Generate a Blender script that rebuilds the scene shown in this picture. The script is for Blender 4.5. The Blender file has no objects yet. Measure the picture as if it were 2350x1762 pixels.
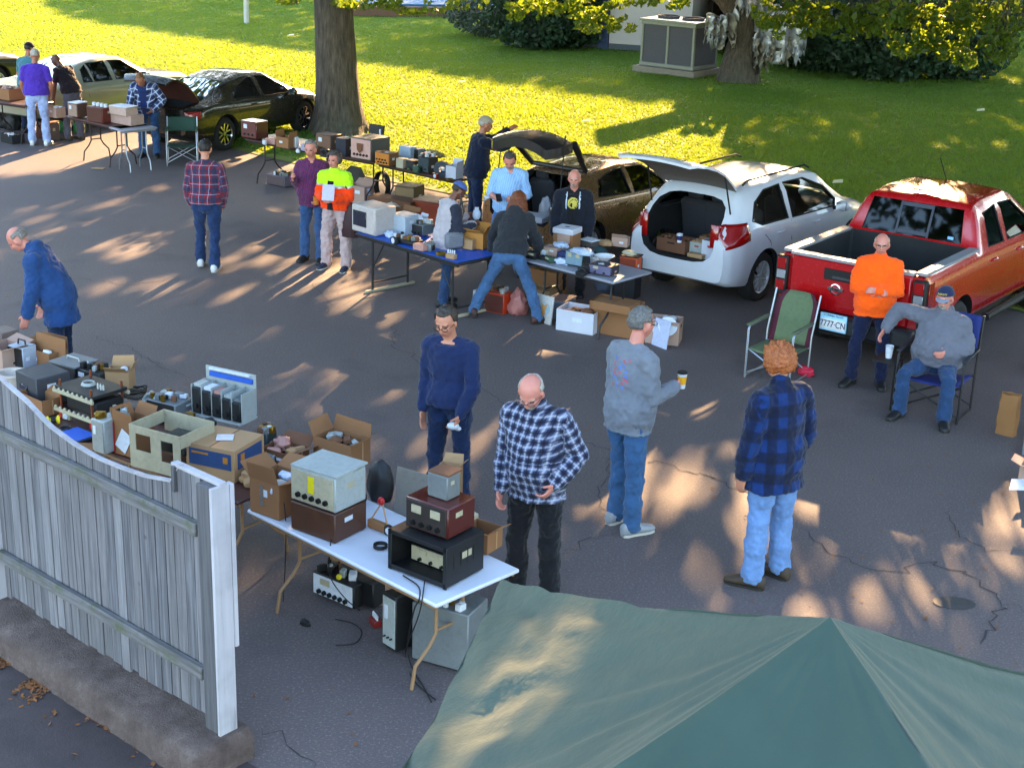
import bpy, bmesh, math, random
import numpy as np
from mathutils import Vector, Matrix, Euler, noise
R = math.radians
random.seed(11); rng = np.random.default_rng(11)
sc = bpy.context.scene
COL = sc.collection
PI = math.pi

# ---------------------------------------------------------------- camera, sky, sun, exposure
H, PITCH, ROLL, FPX = 5.1, .3330, .0330, 3400.
CF = Vector((0, math.cos(PITCH), -math.sin(PITCH))); _r = Vector((1, 0, 0)); _u = _r.cross(CF)
CR = math.cos(ROLL)*_r + math.sin(ROLL)*_u; CU = -math.sin(ROLL)*_r + math.cos(ROLL)*_u
CC = Vector((0, 0, H))
cam = bpy.data.cameras.new('camera'); camo = bpy.data.objects.new('camera', cam); COL.objects.link(camo)
camo.matrix_world = Matrix.Translation(CC) @ Matrix((CR, CU, -CF)).transposed().to_4x4()
cam.sensor_width = 36; cam.lens = 36*FPX/2350; cam.clip_end = 600; cam.clip_start = .1
sc.camera = camo
SUN_EL, SUN_AZ = R(18), R(14)
SUN = Vector((math.sin(SUN_AZ)*math.cos(SUN_EL), math.cos(SUN_AZ)*math.cos(SUN_EL), math.sin(SUN_EL)))
w = bpy.data.worlds.new('World'); sc.world = w; w.use_nodes = True
nt = w.node_tree; bg = nt.nodes['Background']; sky = nt.nodes.new('ShaderNodeTexSky')
sky.sky_type = 'NISHITA'; sky.sun_disc = False; sky.sun_elevation = SUN_EL; sky.sun_rotation = SUN_AZ
sky.air_density = 1.15; sky.dust_density = 1.2; sky.ozone_density = 1.0
nt.links.new(sky.outputs[0], bg.inputs[0]); bg.inputs[1].default_value = .15
sl = bpy.data.lights.new('sun', 'SUN'); sl.energy = 5; sl.angle = R(.55); sl.color = (1, .62, .31)
slo = bpy.data.objects.new('sun', sl); COL.objects.link(slo); slo.rotation_euler = SUN.to_track_quat('Z', 'Y').to_euler()
slo.location = (8, 30, 25)
sc.view_settings.view_transform = 'Standard'; sc.view_settings.look = 'None'; sc.view_settings.gamma = 1
sc.view_settings.exposure = 2.95
sc.render.engine = 'CYCLES'
sc.cycles.max_bounces = 8; sc.cycles.transparent_max_bounces = 12; sc.cycles.use_denoising = True

def at(u, v, z=0):
    "world point at height z seen at pixel (u, v) of the 2350 px wide photograph"
    d = CF + CR*((u-1175)/FPX) - CU*((v-881)/FPX)
    t = (z-H)/d.z
    return CC + d*t

# ---------------------------------------------------------------- helpers
def lin(h):
    if isinstance(h, (tuple, list)): return tuple(h[:3])
    h = h.lstrip('#'); c = [int(h[i:i+2], 16)/255 for i in (0, 2, 4)]
    return tuple(x/12.92 if x <= .04045 else ((x+.055)/1.055)**2.4 for x in c)
class N:
    def __init__(s, name):
        s.m = bpy.data.materials.new(name); s.m.use_nodes = True; s.t = s.m.node_tree
        s.b = s.t.nodes['Principled BSDF']; s.out = s.t.nodes['Material Output']
    def n(s, typ, **kw):
        x = s.t.nodes.new(typ)
        for k, v in kw.items():
            if k.startswith('i_'):
                key = k[2:]; key = int(key) if key.isdigit() else key.replace('_', ' ')
                x.inputs[key].default_value = v
            else: setattr(x, k, v)
        return x
    def l(s, a, b): s.t.links.new(a, b)
    def tc(s, kind='Object'): return s.n('ShaderNodeTexCoord').outputs[kind]
    def noise(s, vec, scale, detail=4, rough=.55):
        x = s.n('ShaderNodeTexNoise', i_Scale=scale, i_Detail=detail, i_Roughness=rough); s.l(vec, x.inputs['Vector']); return x.outputs['Fac']
    def ramp(s, fac, stops):
        x = s.n('ShaderNodeValToRGB'); e = x.color_ramp.elements
        while len(e) < len(stops): e.new(.5)
        for i, (p, c) in enumerate(stops):
            e[i].position = p; e[i].color = (*lin(c), 1) if not isinstance(c, (int, float)) else (c, c, c, 1)
        s.l(fac, x.inputs[0]); return x.outputs[0]
    def math(s, op, a, b=None, clamp=False):
        x = s.n('ShaderNodeMath', operation=op, use_clamp=clamp)
        for i, q in enumerate((a, b)):
            if q is None: continue
            if isinstance(q, (int, float)): x.inputs[i].default_value = q
            else: s.l(q, x.inputs[i])
        return x.outputs[0]
    def mix(s, fac, a, b, mode='MIX'):
        x = s.n('ShaderNodeMix', data_type='RGBA', blend_type=mode)
        for i, q in ((0, fac), (6, a), (7, b)):
            if isinstance(q, (int, float)): x.inputs[i].default_value = q
            elif isinstance(q, (tuple, list, str)): x.inputs[i].default_value = (*lin(q), 1)
            else: s.l(q, x.inputs[i])
        return x.outputs[2]
    def bump(s, h, strength=.3, dist=.01):
        x = s.n('ShaderNodeBump', i_Strength=strength, i_Distance=dist); s.l(h, x.inputs['Height']); s.l(x.outputs[0], s.b.inputs['Normal'])
_M = {}
def M(col, rough=.6, metal=0., var=.18, vs=5., bump=0., bs=60., coat=0., name=None, spec=.5, trans=0.):
    key = (col, rough, metal, var, vs, bump, bs, coat, name, spec, trans)
    if key in _M: return _M[key]
    q = N(name or 'surface')
    c = lin(col); tc = q.tc()
    f = q.noise(tc, vs, 5, .65)
    lo = tuple(x*(1-var) for x in c); hi = tuple(min(1, x*(1+var)) for x in c)
    cc = q.mix(f, lo, hi)
    if var > .1: cc = q.mix(q.ramp(q.noise(tc, vs*6, 4, .7), [(.48, 0.), (.72, .38)]), cc, tuple(x*.5 for x in c))
    q.l(cc, q.b.inputs['Base Color'])
    q.b.inputs['Roughness'].default_value = rough; q.b.inputs['Metallic'].default_value = metal
    q.b.inputs['Specular IOR Level'].default_value = spec
    if var:
        rr = q.math('MULTIPLY', f, .3); q.l(q.math('ADD', rr, max(.02, rough-.15)), q.b.inputs['Roughness'])
    if coat: q.b.inputs['Coat Weight'].default_value = coat; q.b.inputs['Coat Roughness'].default_value = .04
    if trans: q.b.inputs['Transmission Weight'].default_value = trans
    if bump: q.bump(q.noise(tc, bs, 3), bump, .004)
    _M[key] = q.m; return q.m
def glassmat(name, tint, op=.35, rough=.03):
    q = N(name); q.t.nodes.remove(q.b)
    tr = q.n('ShaderNodeBsdfTransparent'); tr.inputs[0].default_value = (*tint, 1)
    gl = q.n('ShaderNodeBsdfGlossy', i_Roughness=rough); gl.inputs[0].default_value = (.9, .95, 1, 1)
    fr = q.n('ShaderNodeFresnel', i_IOR=1.5); mx = q.n('ShaderNodeMixShader')
    q.l(fr.outputs[0], mx.inputs[0])
    q.l(tr.outputs[0], mx.inputs[1]); q.l(gl.outputs[0], mx.inputs[2]); q.l(mx.outputs[0], q.out.inputs[0]); return q.m

def tag(o, label=None, cat=None, group=None, kind=None):
    if label: o['label'] = label
    if cat: o['category'] = cat
    if group: o['group'] = group
    if kind: o['kind'] = kind
    return o
def thing(name, label, cat, loc=(0, 0, 0), rz=0, group=None):
    o = bpy.data.objects.new(name, None); COL.objects.link(o); o.empty_display_size = .1
    o.location = loc; o.rotation_euler = (0, 0, rz)
    return tag(o, label, cat, group)
def link(name, me, parent=None):
    o = bpy.data.objects.new(name, me); COL.objects.link(o)
    if parent: o.parent = parent
    return o
def smooth_angle(me, ang=40):
    me.polygons.foreach_set('use_smooth', [True]*len(me.polygons))
    try: me.set_sharp_from_angle(angle=R(ang))
    except Exception: pass
class MB:
    def __init__(s): s.v = []; s.f = []; s.m = []; s.mats = []
    def mi(s, m):
        if m not in s.mats: s.mats.append(m)
        return s.mats.index(m)
    def add(s, vs, fs, mat, T=None):
        b = len(s.v); k = s.mi(mat)
        for p in vs:
            p = Vector(p); s.v.append(T @ p if T is not None else p)
        for f in fs: s.f.append([b+i for i in f]); s.m.append(k)
        return s
    def box(s, c, d, mat, rz=0, T=None, bev=None, rx=0, ry=0):
        x, y, z = (q/2 for q in d); bev = min(.12*min(d), .012) if bev is None else min(bev, .45*min(d))
        L = Matrix.Translation(c) @ Euler((rx, ry, rz)).to_matrix().to_4x4()
        if T is not None: L = T @ L
        vs = []; fs = []
        b = bev; sg = [(-1, -1, -1), (1, -1, -1), (1, 1, -1), (-1, 1, -1), (-1, -1, 1), (1, -1, 1), (1, 1, 1), (-1, 1, 1)]
        for (i, j, k) in sg:
            vs += [(i*x, j*(y-b), k*(z-b)), (i*(x-b), j*y, k*(z-b)), (i*(x-b), j*(y-b), k*z)]
        def F(idx, a): return [q*3+a for q in idx]
        faces = [(F((0, 3, 2, 1), 2)), (F((4, 5, 6, 7), 2)), (F((0, 1, 5, 4), 1)), (F((2, 3, 7, 6), 1)), (F((1, 2, 6, 5), 0)), (F((3, 0, 4, 7), 0))]
        for a, c2, ax in ((0, 1, 0), (2, 3, 0), (4, 5, 0), (6, 7, 0), (1, 2, 1), (3, 0, 1), (5, 6, 1), (7, 4, 1), (0, 4, 2), (1, 5, 2), (2, 6, 2), (3, 7, 2)):
            p, q = [t for t in (0, 1, 2) if t != ax]
            faces.append([a*3+p, a*3+q, c2*3+q, c2*3+p])
        for i in range(8): faces.append([i*3, i*3+1, i*3+2])
        # orient outward
        out = []
        for f in faces:
            P = [Vector(vs[i]) for i in f]; nrm = (P[1]-P[0]).cross(P[2]-P[0]); cen = sum(P, Vector())/len(P)
            out.append(f if nrm.dot(cen) > 0 else f[::-1])
        return s.add(vs, out, mat, L)
    def tube(s, pts, r, mat, n=8, T=None, caps=True, closed=False):
        pts = [Vector(p) for p in pts]; rs = r if isinstance(r, (list, tuple)) else [r]*len(pts)
        vs = []; fs = []; up = None
        for i, p in enumerate(pts):
            a = pts[i-1] if (i or closed) else p; b = pts[(i+1) % len(pts)] if (i < len(pts)-1 or closed) else p
            t = (b-a).normalized() if (b-a).length > 1e-9 else Vector((0, 0, 1))
            if up is None: up = t.orthogonal().normalized()
            up = (up-t*up.dot(t)); up = up.normalized() if up.length > 1e-6 else t.orthogonal().normalized()
            sd = t.cross(up)
            for k in range(n):
                a2 = 2*PI*k/n; vs.append(p+(up*math.cos(a2)+sd*math.sin(a2))*rs[i])
        m = len(pts)
        for i in range(m if closed else m-1):
            for k in range(n):
                k2 = (k+1) % n; j = (i+1) % m
                fs.append([i*n+k, i*n+k2, j*n+k2, j*n+k])
        if caps and not closed:
            fs.append([k for k in range(n)][::-1]); fs.append([(m-1)*n+k for k in range(n)])
        return s.add(vs, fs, mat, T)
    def cyl(s, p0, p1, r0, mat, r1=None, n=16, T=None): return s.tube([p0, p1], [r0, r0 if r1 is None else r1], mat, n, T)
    def lathe(s, prof, mat, T=None, n=24, closed=False):
        vs = []; fs = []; m = len(prof)
        for r, z in prof:
            for k in range(n): vs.append((r*math.cos(2*PI*k/n), r*math.sin(2*PI*k/n), z))
        for i in range(m if closed else m-1):
            j = (i+1) % m
            for k in range(n): fs.append([i*n+k, i*n+(k+1) % n, j*n+(k+1) % n, j*n+k])
        if not closed:
            if prof[0][0] > 1e-6: fs.append(list(range(n))[::-1])
            if prof[-1][0] > 1e-6: fs.append([(m-1)*n+k for k in range(n)])
        return s.add(vs, fs, mat, T)
    def prism(s, poly, z0, z1, mat, T=None):
        n = len(poly); ar = sum(poly[i-1][0]*poly[i][1]-poly[i][0]*poly[i-1][1] for i in range(n))
        if ar < 0: poly = poly[::-1]
        vs = [(x, y, z0) for x, y in poly]+[(x, y, z1) for x, y in poly]
        fs = [list(range(n))[::-1], [n+i for i in range(n)]]+[[i, (i+1) % n, n+(i+1) % n, n+i] for i in range(n)]
        return s.add(vs, fs, mat, T)
    def face(s, pts, mat, T=None): return s.add(pts, [list(range(len(pts)))], mat, T)
    def plate(s, pts, th, mat, T=None):
        "thin solid from a planar polygon"
        P = [Vector(p) for p in pts]; nrm = (P[1]-P[0]).cross(P[2]-P[0]).normalized()*th; n = len(P)
        fs = [list(range(n))[::-1], [n+i for i in range(n)]]+[[i, (i+1) % n, n+(i+1) % n, n+i] for i in range(n)]
        return s.add(P+[p+nrm for p in P], fs, mat, T)
    def ell(s, c, r, mat, T=None, n=12, m=8, rot=None):
        vs = []; fs = []; rot = rot or Matrix.Identity(3)
        for i in range(m+1):
            a = PI*i/m
            for k in range(n):
                b = 2*PI*k/n; vs.append(Vector(c)+rot @ Vector((r[0]*math.sin(a)*math.cos(b), r[1]*math.sin(a)*math.sin(b), -r[2]*math.cos(a))))
        for i in range(m):
            for k in range(n): fs.append([i*n+k, i*n+(k+1) % n, (i+1)*n+(k+1) % n, (i+1)*n+k])
        return s.add(vs, fs, mat, T)
    def mesh(s, name, sm=True, ang=38):
        me = bpy.data.meshes.new(name); me.from_pydata([tuple(v) for v in s.v], [], s.f)
        for m in s.mats: me.materials.append(m)
        me.polygons.foreach_set('material_index', s.m); me.update()
        if sm: smooth_angle(me, ang)
        return me
    def build(s, name, parent=None, sm=True, ang=38):
        if not s.v: return None
        return link(name, s.mesh(name, sm, ang), parent)
def TR(loc=(0, 0, 0), rz=0, rx=0, ry=0, sc_=1): return Matrix.Translation(loc) @ Euler((rx, ry, rz)).to_matrix().to_4x4() @ Matrix.Scale(sc_, 4)
def npmesh(name, V, F, mats, mi=None, smooth=False):
    "fast mesh from numpy arrays; F is (n,3) or (n,4)"
    me = bpy.data.meshes.new(name); n, k = F.shape
    me.vertices.add(len(V)); me.vertices.foreach_set('co', np.ascontiguousarray(V, np.float32).ravel())
    me.loops.add(n*k); me.loops.foreach_set('vertex_index', np.ascontiguousarray(F, np.int32).ravel())
    me.polygons.add(n); me.polygons.foreach_set('loop_start', np.arange(0, n*k, k, dtype=np.int32))
    for m in mats: me.materials.append(m)
    if mi is not None: me.polygons.foreach_set('material_index', np.ascontiguousarray(mi, np.int32))
    if smooth: me.polygons.foreach_set('use_smooth', np.ones(n, bool))
    me.update(calc_edges=True); return me
# ---------------------------------------------------------------- the setting
def m_asphalt():
    q = N('asphalt'); tc = q.tc()
    big = q.noise(tc, .35, 6, .6); mid = q.noise(tc, 2.2, 5, .6); fine = q.noise(tc, 48, 5, .85)
    c = q.ramp(big, [(.3, (.096, .072, .072)), (.7, (.138, .106, .101))])
    c = q.mix(q.math('MULTIPLY', mid, .5), c, (.080, .069, .074))
    sp = q.ramp(fine, [(.52, 0.), (.72, 1.)]); c = q.mix(q.math('MULTIPLY', sp, .75), c, (.30, .27, .25))
    dk = q.ramp(q.noise(tc, 60, 2, .9), [(.3, 1.), (.42, 0.)]); c = q.mix(q.math('MULTIPLY', dk, .5), c, (.03, .028, .03))
    st = q.ramp(q.noise(tc, .9, 3, .5), [(.62, 0.), (.72, 1.)]); c = q.mix(q.math('MULTIPLY', st, .35), c, (.045, .04, .042))
    q.l(c, q.b.inputs['Base Color']); q.b.inputs['Roughness'].default_value = .78; q.b.inputs['Specular IOR Level'].default_value = .35
    q.bump(q.math('ADD', fine, q.math('MULTIPLY', q.noise(tc, 25, 3), .6)), .5, .006); return q.m
ASPH = m_asphalt()
def struct(name, mb_or_me):
    o = mb_or_me.build(name) if isinstance(mb_or_me, MB) else link(name, mb_or_me)
    o['kind'] = 'structure'; return o
g = MB(); g.face([(-300, -60, 0), (300, -60, 0), (300, 500, 0), (-300, 500, 0)], ASPH); struct('asphalt', g)
E0, E1 = at(0, 234), at(2350, 718); ED = (E1-E0).normalized(); EN = Vector((-ED.y, ED.x, 0))
if EN.y < 0: EN = -EN
m_soil = M('#6f7d2c', .95, var=.3, vs=1.3, bump=.2, bs=40, name='turf')
# lawn: one sheet whose near edge wanders
mb = MB(); n = 160; edge = []
for i in range(n+1):
    t = -60+150*i/n; p = E0+ED*t+EN*(.18*noise.noise(Vector((t*.6, 3, 0)))+.1*noise.noise(Vector((t*2.4, 9, 0)))); edge.append((p.x, p.y, .012))
vs = edge+[(-300, 500, .012), ]; mb.add(edge+[(300, 490, .012), (-300, 490, .012)], [list(range(n+1))+[n+1, n+2]], m_soil); struct('lawn', mb)
PHI0 = math.atan2((E1-E0).y, (E1-E0).x)
def m_grass():
    q = N('grass_blades'); tc = q.tc(); a = q.noise(tc, .5, 4, .6); b = q.noise(tc, 9, 3, .7)
    c = q.ramp(a, [(.3, (.12, .27, .05)), (.55, (.16, .32, .06)), (.75, (.22, .33, .065))])
    c = q.mix(q.ramp(b, [(.5, 0.), (.8, .6)]), c, (.20, .19, .05)); mp = q.n('ShaderNodeMapping'); mp.inputs['Rotation'].default_value = (0, 0, -PHI0); mp.inputs['Scale'].default_value = (.06, .9, 1); q.l(tc, mp.inputs[0]); c = q.mix(q.ramp(q.noise(mp.outputs[0], 1.3, 3), [(.38, 0.), (.62, .7)]), c, (.18, .34, .08))
    q.l(c, q.b.inputs['Base Color']); q.b.inputs['Roughness'].default_value = .7; q.b.inputs['Specular IOR Level'].default_value = .15
    ge = q.n('ShaderNodeNewGeometry'); vm = q.n('ShaderNodeMix', data_type='VECTOR'); vm.inputs[0].default_value = .72; q.l(ge.outputs['Normal'], vm.inputs[4]); vm.inputs[5].default_value = (0, 0, 1); q.l(vm.outputs[1], q.b.inputs['Normal'])
    tl = q.n('ShaderNodeBsdfTranslucent'); tint = q.mix(.85, c, (.50, .62, .02)); q.l(tint, tl.inputs[0])
    mx = q.n('ShaderNodeMixShader', i_0=.32); q.l(q.b.outputs[0], mx.inputs[1]); q.l(tl.outputs[0], mx.inputs[2]); q.l(mx.outputs[0], q.out.inputs[0]); return q.m
GRASS = m_grass()
def grass(n):
    y = 17+58*rng.random(n*3)**1.15; x = (rng.random(n*3)*2-1)*(.40*y+2.5)
    dx = x-E0.x; dy = y-E0.y; d = dx*EN.x+dy*EN.y; t = dx*ED.x+dy*ED.y
    k = d > (.10+.18*np.sin(t*1.7)*.5+.1*np.sin(t*5.1)-.02+.22*rng.random(n*3)**3); x, y = x[k][:n], y[k][:n]; n = len(x)
    h = (.028+.032*rng.random(n))*(1+.25*np.sin(x*1.1+np.sin(y*.7)*2)*np.sin(y*.9)); h += np.clip(1.1-np.hypot(x-TRX, y-TRY), 0, 1)*.12*rng.random(n)
    wd = (.006+.012*rng.random(n))*(.6+y/28)
    a = rng.random(n)*PI*2; lx = rng.normal(0, .028, n); ly = rng.normal(0, .028, n)
    V = np.zeros((n, 3, 3)); V[:, 0] = np.c_[x-np.cos(a)*wd, y-np.sin(a)*wd, np.full(n, .01)]; V[:, 1] = np.c_[x+np.cos(a)*wd, y+np.sin(a)*wd, np.full(n, .01)]
    V[:, 2] = np.c_[x+lx, y+ly, h+.01]
    o = link('grass', npmesh('grass', V.reshape(-1, 3), np.arange(n*3).reshape(-1, 3), [GRASS])); o['kind'] = 'stuff'; tag(o, 'sunlit yellow green lawn grass beyond the parked cars')
TR0 = at(778, 306); TRX, TRY = TR0.x, TR0.y
grass(800000)

# cracks in the asphalt, drawn as thin dark ribbons
crk = M((.045, .038, .038), .95, name='crack_filler', bump=.3)
def ribbon(mb, pts, w, z=.004, mat=crk, jit=.03):
    P = []
    for i in range(len(pts)-1):
        a, b = at(*pts[i]), at(*pts[i+1]); m = max(2, int((b-a).length/.07))
        for k in range(m): P.append(a.lerp(b, k/m)+Vector((random.gauss(0, jit), random.gauss(0, jit), 0)))
    P.append(at(*pts[-1])); vs = []; 
    for i, p in enumerate(P):
        t = (P[min(i+1, len(P)-1)]-P[max(i-1, 0)]).normalized(); s = Vector((-t.y, t.x, 0)); ww = w*.5*random.uniform(.35, 1.2)*min(1, .2+i/4, .2+(len(P)-1-i)/4)
        vs += [(p.x+s.x*ww, p.y+s.y*ww, z), (p.x-s.x*ww, p.y-s.y*ww, z)]
    mb.add(vs, [[2*i, 2*i+1, 2*i+3, 2*i+2] for i in range(len(P)-1)], mat)
cm = MB()
for pts, w in [([(905, 735), (900, 790), (960, 830), (1040, 865), (1080, 885), (1130, 910), (1175, 945)], .012), ([(1310, 1005), (1400, 1035), (1480, 1060), (1580, 1078), (1660, 1105), (1720, 1140), (1735, 1165)], .014),
    ([(1400, 1035), (1395, 1090), (1372, 1130), (1380, 1160), (1430, 1180)], .010), ([(1280, 1275), (1340, 1245), (1400, 1215)], .010), ([(1820, 1205), (1880, 1250), (1960, 1290), (2040, 1315), (2130, 1290), (2230, 1320), (2290, 1370), (2350, 1405)], .014),
    ([(2290, 1370), (2300, 1400), (2260, 1440), (2250, 1480)], .02), ([(2180, 1170), (2200, 1230), (2260, 1260), (2350, 1262)], .009), ([(590, 1670), (640, 1690), (690, 1720), (720, 1762)], .012),
    ([(200, 770), (300, 800), (380, 850), (460, 870)], .010), ([(400, 640), (300, 655), (170, 640), (0, 670)], .012), ([(700, 640), (760, 690), (740, 730)], .008)]:
    ribbon(cm, pts, w)
struct('road_crack', cm)

# ---------------------------------------------------------------- trees, crowns shaped by where their shade falls
def m_leaf(name, c, tl, mixf=.5):
    q = N(name); tc = q.tc(); a = q.noise(tc, 1.1, 3, .6); b = q.noise(tc, 14, 2)
    cc = q.mix(q.ramp(a, [(.3, 0.), (.7, 1.)]), tuple(x*.6 for x in c), tuple(x*1.4 for x in c)); q.l(cc, q.b.inputs['Base Color'])
    q.b.inputs['Roughness'].default_value = .5
    t = q.n('ShaderNodeBsdfTranslucent'); q.l(q.mix(q.ramp(b, [(.35, 0.), (.65, 1.)]), tuple(x*.55 for x in tl), tl), t.inputs[0])
    mx = q.n('ShaderNodeMixShader', i_0=mixf); q.l(q.b.outputs[0], mx.inputs[1]); q.l(t.outputs[0], mx.inputs[2]); q.l(mx.outputs[0], q.out.inputs[0]); return q.m
LEAFC = m_leaf('shade_leaves', (.05, .10, .02), (.16, .2, .02), .25); LEAF = m_leaf('tree_leaves', (.04, .095, .018), (.30, .42, .015)); LEAFD = m_leaf('shrub_leaves', (.022, .055, .028), (.05, .1, .03), .2)
def m_bark():
    q = N('bark'); tc = q.tc(); mp = q.n('ShaderNodeMapping'); mp.inputs['Scale'].default_value = (7, 7, 1.1); q.l(tc, mp.inputs[0])
    f = q.noise(mp.outputs[0], 2.2, 8, .7); g2 = q.noise(tc, .8, 3)
    c = q.ramp(f, [(.3, (.028, .022, .018)), (.5, (.085, .066, .052)), (.72, (.17, .14, .115))]); c = q.mix(q.ramp(g2, [(.45, 0.), (.7, .45)]), c, (.09, .1, .075))
    q.l(c, q.b.inputs['Base Color']); q.b.inputs['Roughness'].default_value = .95; q.bump(f, 1., .05); return q.m
BARK = m_bark()
def trunk_mesh(h, r0, r1, flare=1.5, lean=(0, 0), seed=0, n=40, limbs=5):
    m = 30; V = []; F = []
    for i in range(m+1):
        t = i/m; z = h*t**1.25
        r = (r1+(r0-r1)*(1-t)**.8)*(1+(flare-1)*math.exp(-z/.38))
        for k in range(n):
            a = 2*PI*k/n
            rr = r*(1+.045*noise.noise(Vector((math.cos(a)*2.2, math.sin(a)*2.2, z*.5+seed)))+(.10*math.exp(-z/.4))*math.sin(a*5+seed)+.018*noise.noise(Vector((math.cos(a)*9, math.sin(a)*9, z*1.6))))
            V.append((rr*math.cos(a)+lean[0]*z/h, rr*math.sin(a)+lean[1]*z/h, z-.03))
    for i in range(m):
        for k in range(n): F.append([i*n+k, i*n+(k+1) % n, (i+1)*n+(k+1) % n, (i+1)*n+k])
    mb = MB(); mb.add(V, F, BARK)
    rnd = random.Random(seed)
    for j in range(limbs):
        a = 2*PI*j/limbs+rnd.random(); zb = h*(.72+.28*rnd.random()); L = 3+3*rnd.random(); p = Vector((lean[0]*zb/h, lean[1]*zb/h, zb)); pts = [p]; rad = [r1*.75]
        for s in range(6):
            p = p+Vector((math.cos(a)*L/6, math.sin(a)*L/6, L/6*(.75-.05*s)))+Vector((rnd.gauss(0, .12), rnd.gauss(0, .12), 0)); pts.append(p); rad.append(r1*.75*(1-(s+1)/7))
        mb.tube(pts, rad, BARK, 9)
    return mb
SG = np.array([SUN.x/SUN.z, SUN.y/SUN.z])       # ground shift of a shadow per metre of height
def inpoly(x, y, P):
    r = np.zeros(x.shape, bool); j = len(P)-1
    for i in range(len(P)):
        xi, yi = P[i]; xj, yj = P[j]
        c = ((yi > y) != (yj > y)) & (x < (xj-xi)*(y-yi)/(yj-yi+1e-12)+xi); r ^= c; j = i
    return r
LIT = [(-900, -60), (20, -40), (150, 40), (420, 84), (721, 126), (1050, 180), (1400, 230), (1640, 252), (1682, 270), (1690, 330), (1640, 400), (1560, 470), (1500, 520), (1400, 545), (1180, 500), (1060, 462), (860, 425), (720, 400), (640, 400), (560, 388), (430, 370), (334, 358), (210, 390), (0, 412), (-400, 440), (-900, 300)]
LITP = [tuple(at(u, v)[:2]) for u, v in LIT]
# patches of sun on the asphalt: (u, v, half width m, half depth m)
DAP = [(905, 1010, .32, .5), (1030, 1080, .35, .7), (1075, 960, .45, .5), (1110, 1060, .3, .5), (1320, 985, .3, .3), (1385, 1010, .35, .4), (1400, 1075, .5, .6), (1350, 1130, .25, .3), (1530, 1110, .5, .7), (1600, 1150, .5, .5), (1500, 1190, .3, .5),
    (1615, 1330, .28, .35), (1700, 1080, .35, .6), (1760, 1200, .25, .5), (1850, 1150, .25, .4), (1850, 1270, .28, .3), (1935, 1170, .2, .3), (1995, 1145, .2, .45), (2085, 1145, .16, .4), (1960, 1370, .55, .7), (2060, 1410, .4, .5), (1900, 1420, .6, .4), (2140, 1400, .25, .7), (2280, 1150, .3, .5), (2280, 1265, .2, .3), (2310, 1080, .3, .4), (2340, 1190, .3, .5), (1770, 1120, .3, .5), (2210, 1300, .2, .25),
    (800, 850, .35, .9), (720, 910, .3, .7), (650, 830, .35, .2), (860, 800, .2, .4), (320, 660, .7, .3), (400, 650, .25, .4), (450, 670, .6, .7), (550, 650, .3, .3), (660, 660, .4, .3), (560, 500, .8, .6), (620, 490, .5, .5), (330, 520, .9, .7), (250, 470, .8, .5), (180, 560, .9, .6), (110, 520, .8, .5), (60, 440, .9, .4), (280, 560, .6, .3), (320, 430, .9, .4), (200, 420, 1., .4), (30, 600, .5, .5), (370, 480, .5, .4),
    (560, 600, .5, .25), (480, 430, .5, .3), (560, 430, .4, .4), (600, 560, .3, .3), (690, 640, .3, .3), (870, 620, .25, .2), (935, 620, .25, .3), (985, 640, .2, .4), (1060, 590, .3, .3), (880, 720, .2, .5), (980, 722, .12, .15), (1360, 800, .15, .5), (1655, 735, .5, .3), (1560, 650, .4, .2), (1830, 690, .3, .3), (100, 610, .5, .3), (770, 1010, .3, .3)]
DAPW = []; _rd = random.Random(5)
def split(cx, cy, a, b, fill=.46):
    "a big opening becomes a handful of small leaf gaps"
    if a*b < .05: return [(cx, cy, a*.8+.03, b*.8+.04)]
    L = []
    for k in range(int(a*b*3.14*fill/.085)+2): t = _rd.random()*2*PI; r = _rd.random()**.6; s = _rd.uniform(.08, .14); L.append((cx+a*r*math.cos(t), cy+b*r*math.sin(t), s, s*1.9))
    return L
for u, v, a, b in DAP: q_ = at(u, v); DAPW += split(q_.x, q_.y, a, b)
# things (car roofs, shoulders, foliage) that the sun reaches: (world point, radius)
SPOT = []
def spot(p, r): q = Vector(p); SPOT.extend(split(q.x-q.z*SG[0], q.y-q.z*SG[1], r*.8, r*1.7, .7))
for u, v, z, r in [(1700, 400, 1.5, .3), (1800, 385, 1.5, .4), (1540, 370, 1.7, .45), (1600, 530, .8, .5), (1900, 360, 1.3, .5), (1330, 370, 1.4, .45), (1440, 380, 1.35, .4), (1180, 300, 1.8, .5), (1380, 480, .8, .45), (1420, 470, .8, .4),
    (2050, 420, 1.75, .22), (2100, 445, 1.75, .18), (2170, 440, 1.75, .2), (2230, 460, 1.75, .22), (1960, 590, 1.25, .2), (1880, 588, 1.25, .2), (2110, 610, 1.25, .2), (1830, 560, 1.25, .3), (1900, 530, 1.25, .25), (2280, 640, 1.0, .35), (1985, 590, 1.4, .12), (2275, 750, 1.1, .15),
    (1150, 880, 1.75, .12), (1200, 900, 1.6, .14), (1320, 640, 1.2, .1), (1290, 420, 1.7, .15), (1170, 490, 1.5, .2), (1225, 520, 1.4, .2), (1000, 500, .9, .25), (980, 470, .8, .3), (1095, 240, 1.7, .3), (880, 350, .9, 1.2), (950, 400, .9, .9), (900, 540, .4, .3), (935, 690, .3, .25), (1330, 690, .3, .12), (1262, 675, .3, .15), (1690, 640, .3, .5), (1230, 700, .3, .2),
    (1220, 1480, 2.4, .28), (1180, 1560, 2.3, .30), (1060, 1660, 2.2, .34), (1140, 1700, 2.2, .3), (1500, 1640, 2.5, .14), (1580, 1580, 2.6, .12), (1650, 1530, 2.7, .10), (1410, 1700, 2.4, .14), (1250, 1720, 2.3, .22), (2110, 1520, 2.8, .12), (1330, 1450, 2.4, .10), (1340, 1380, 2.2, .1)]: spot(at(u, v, z), r)
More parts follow.
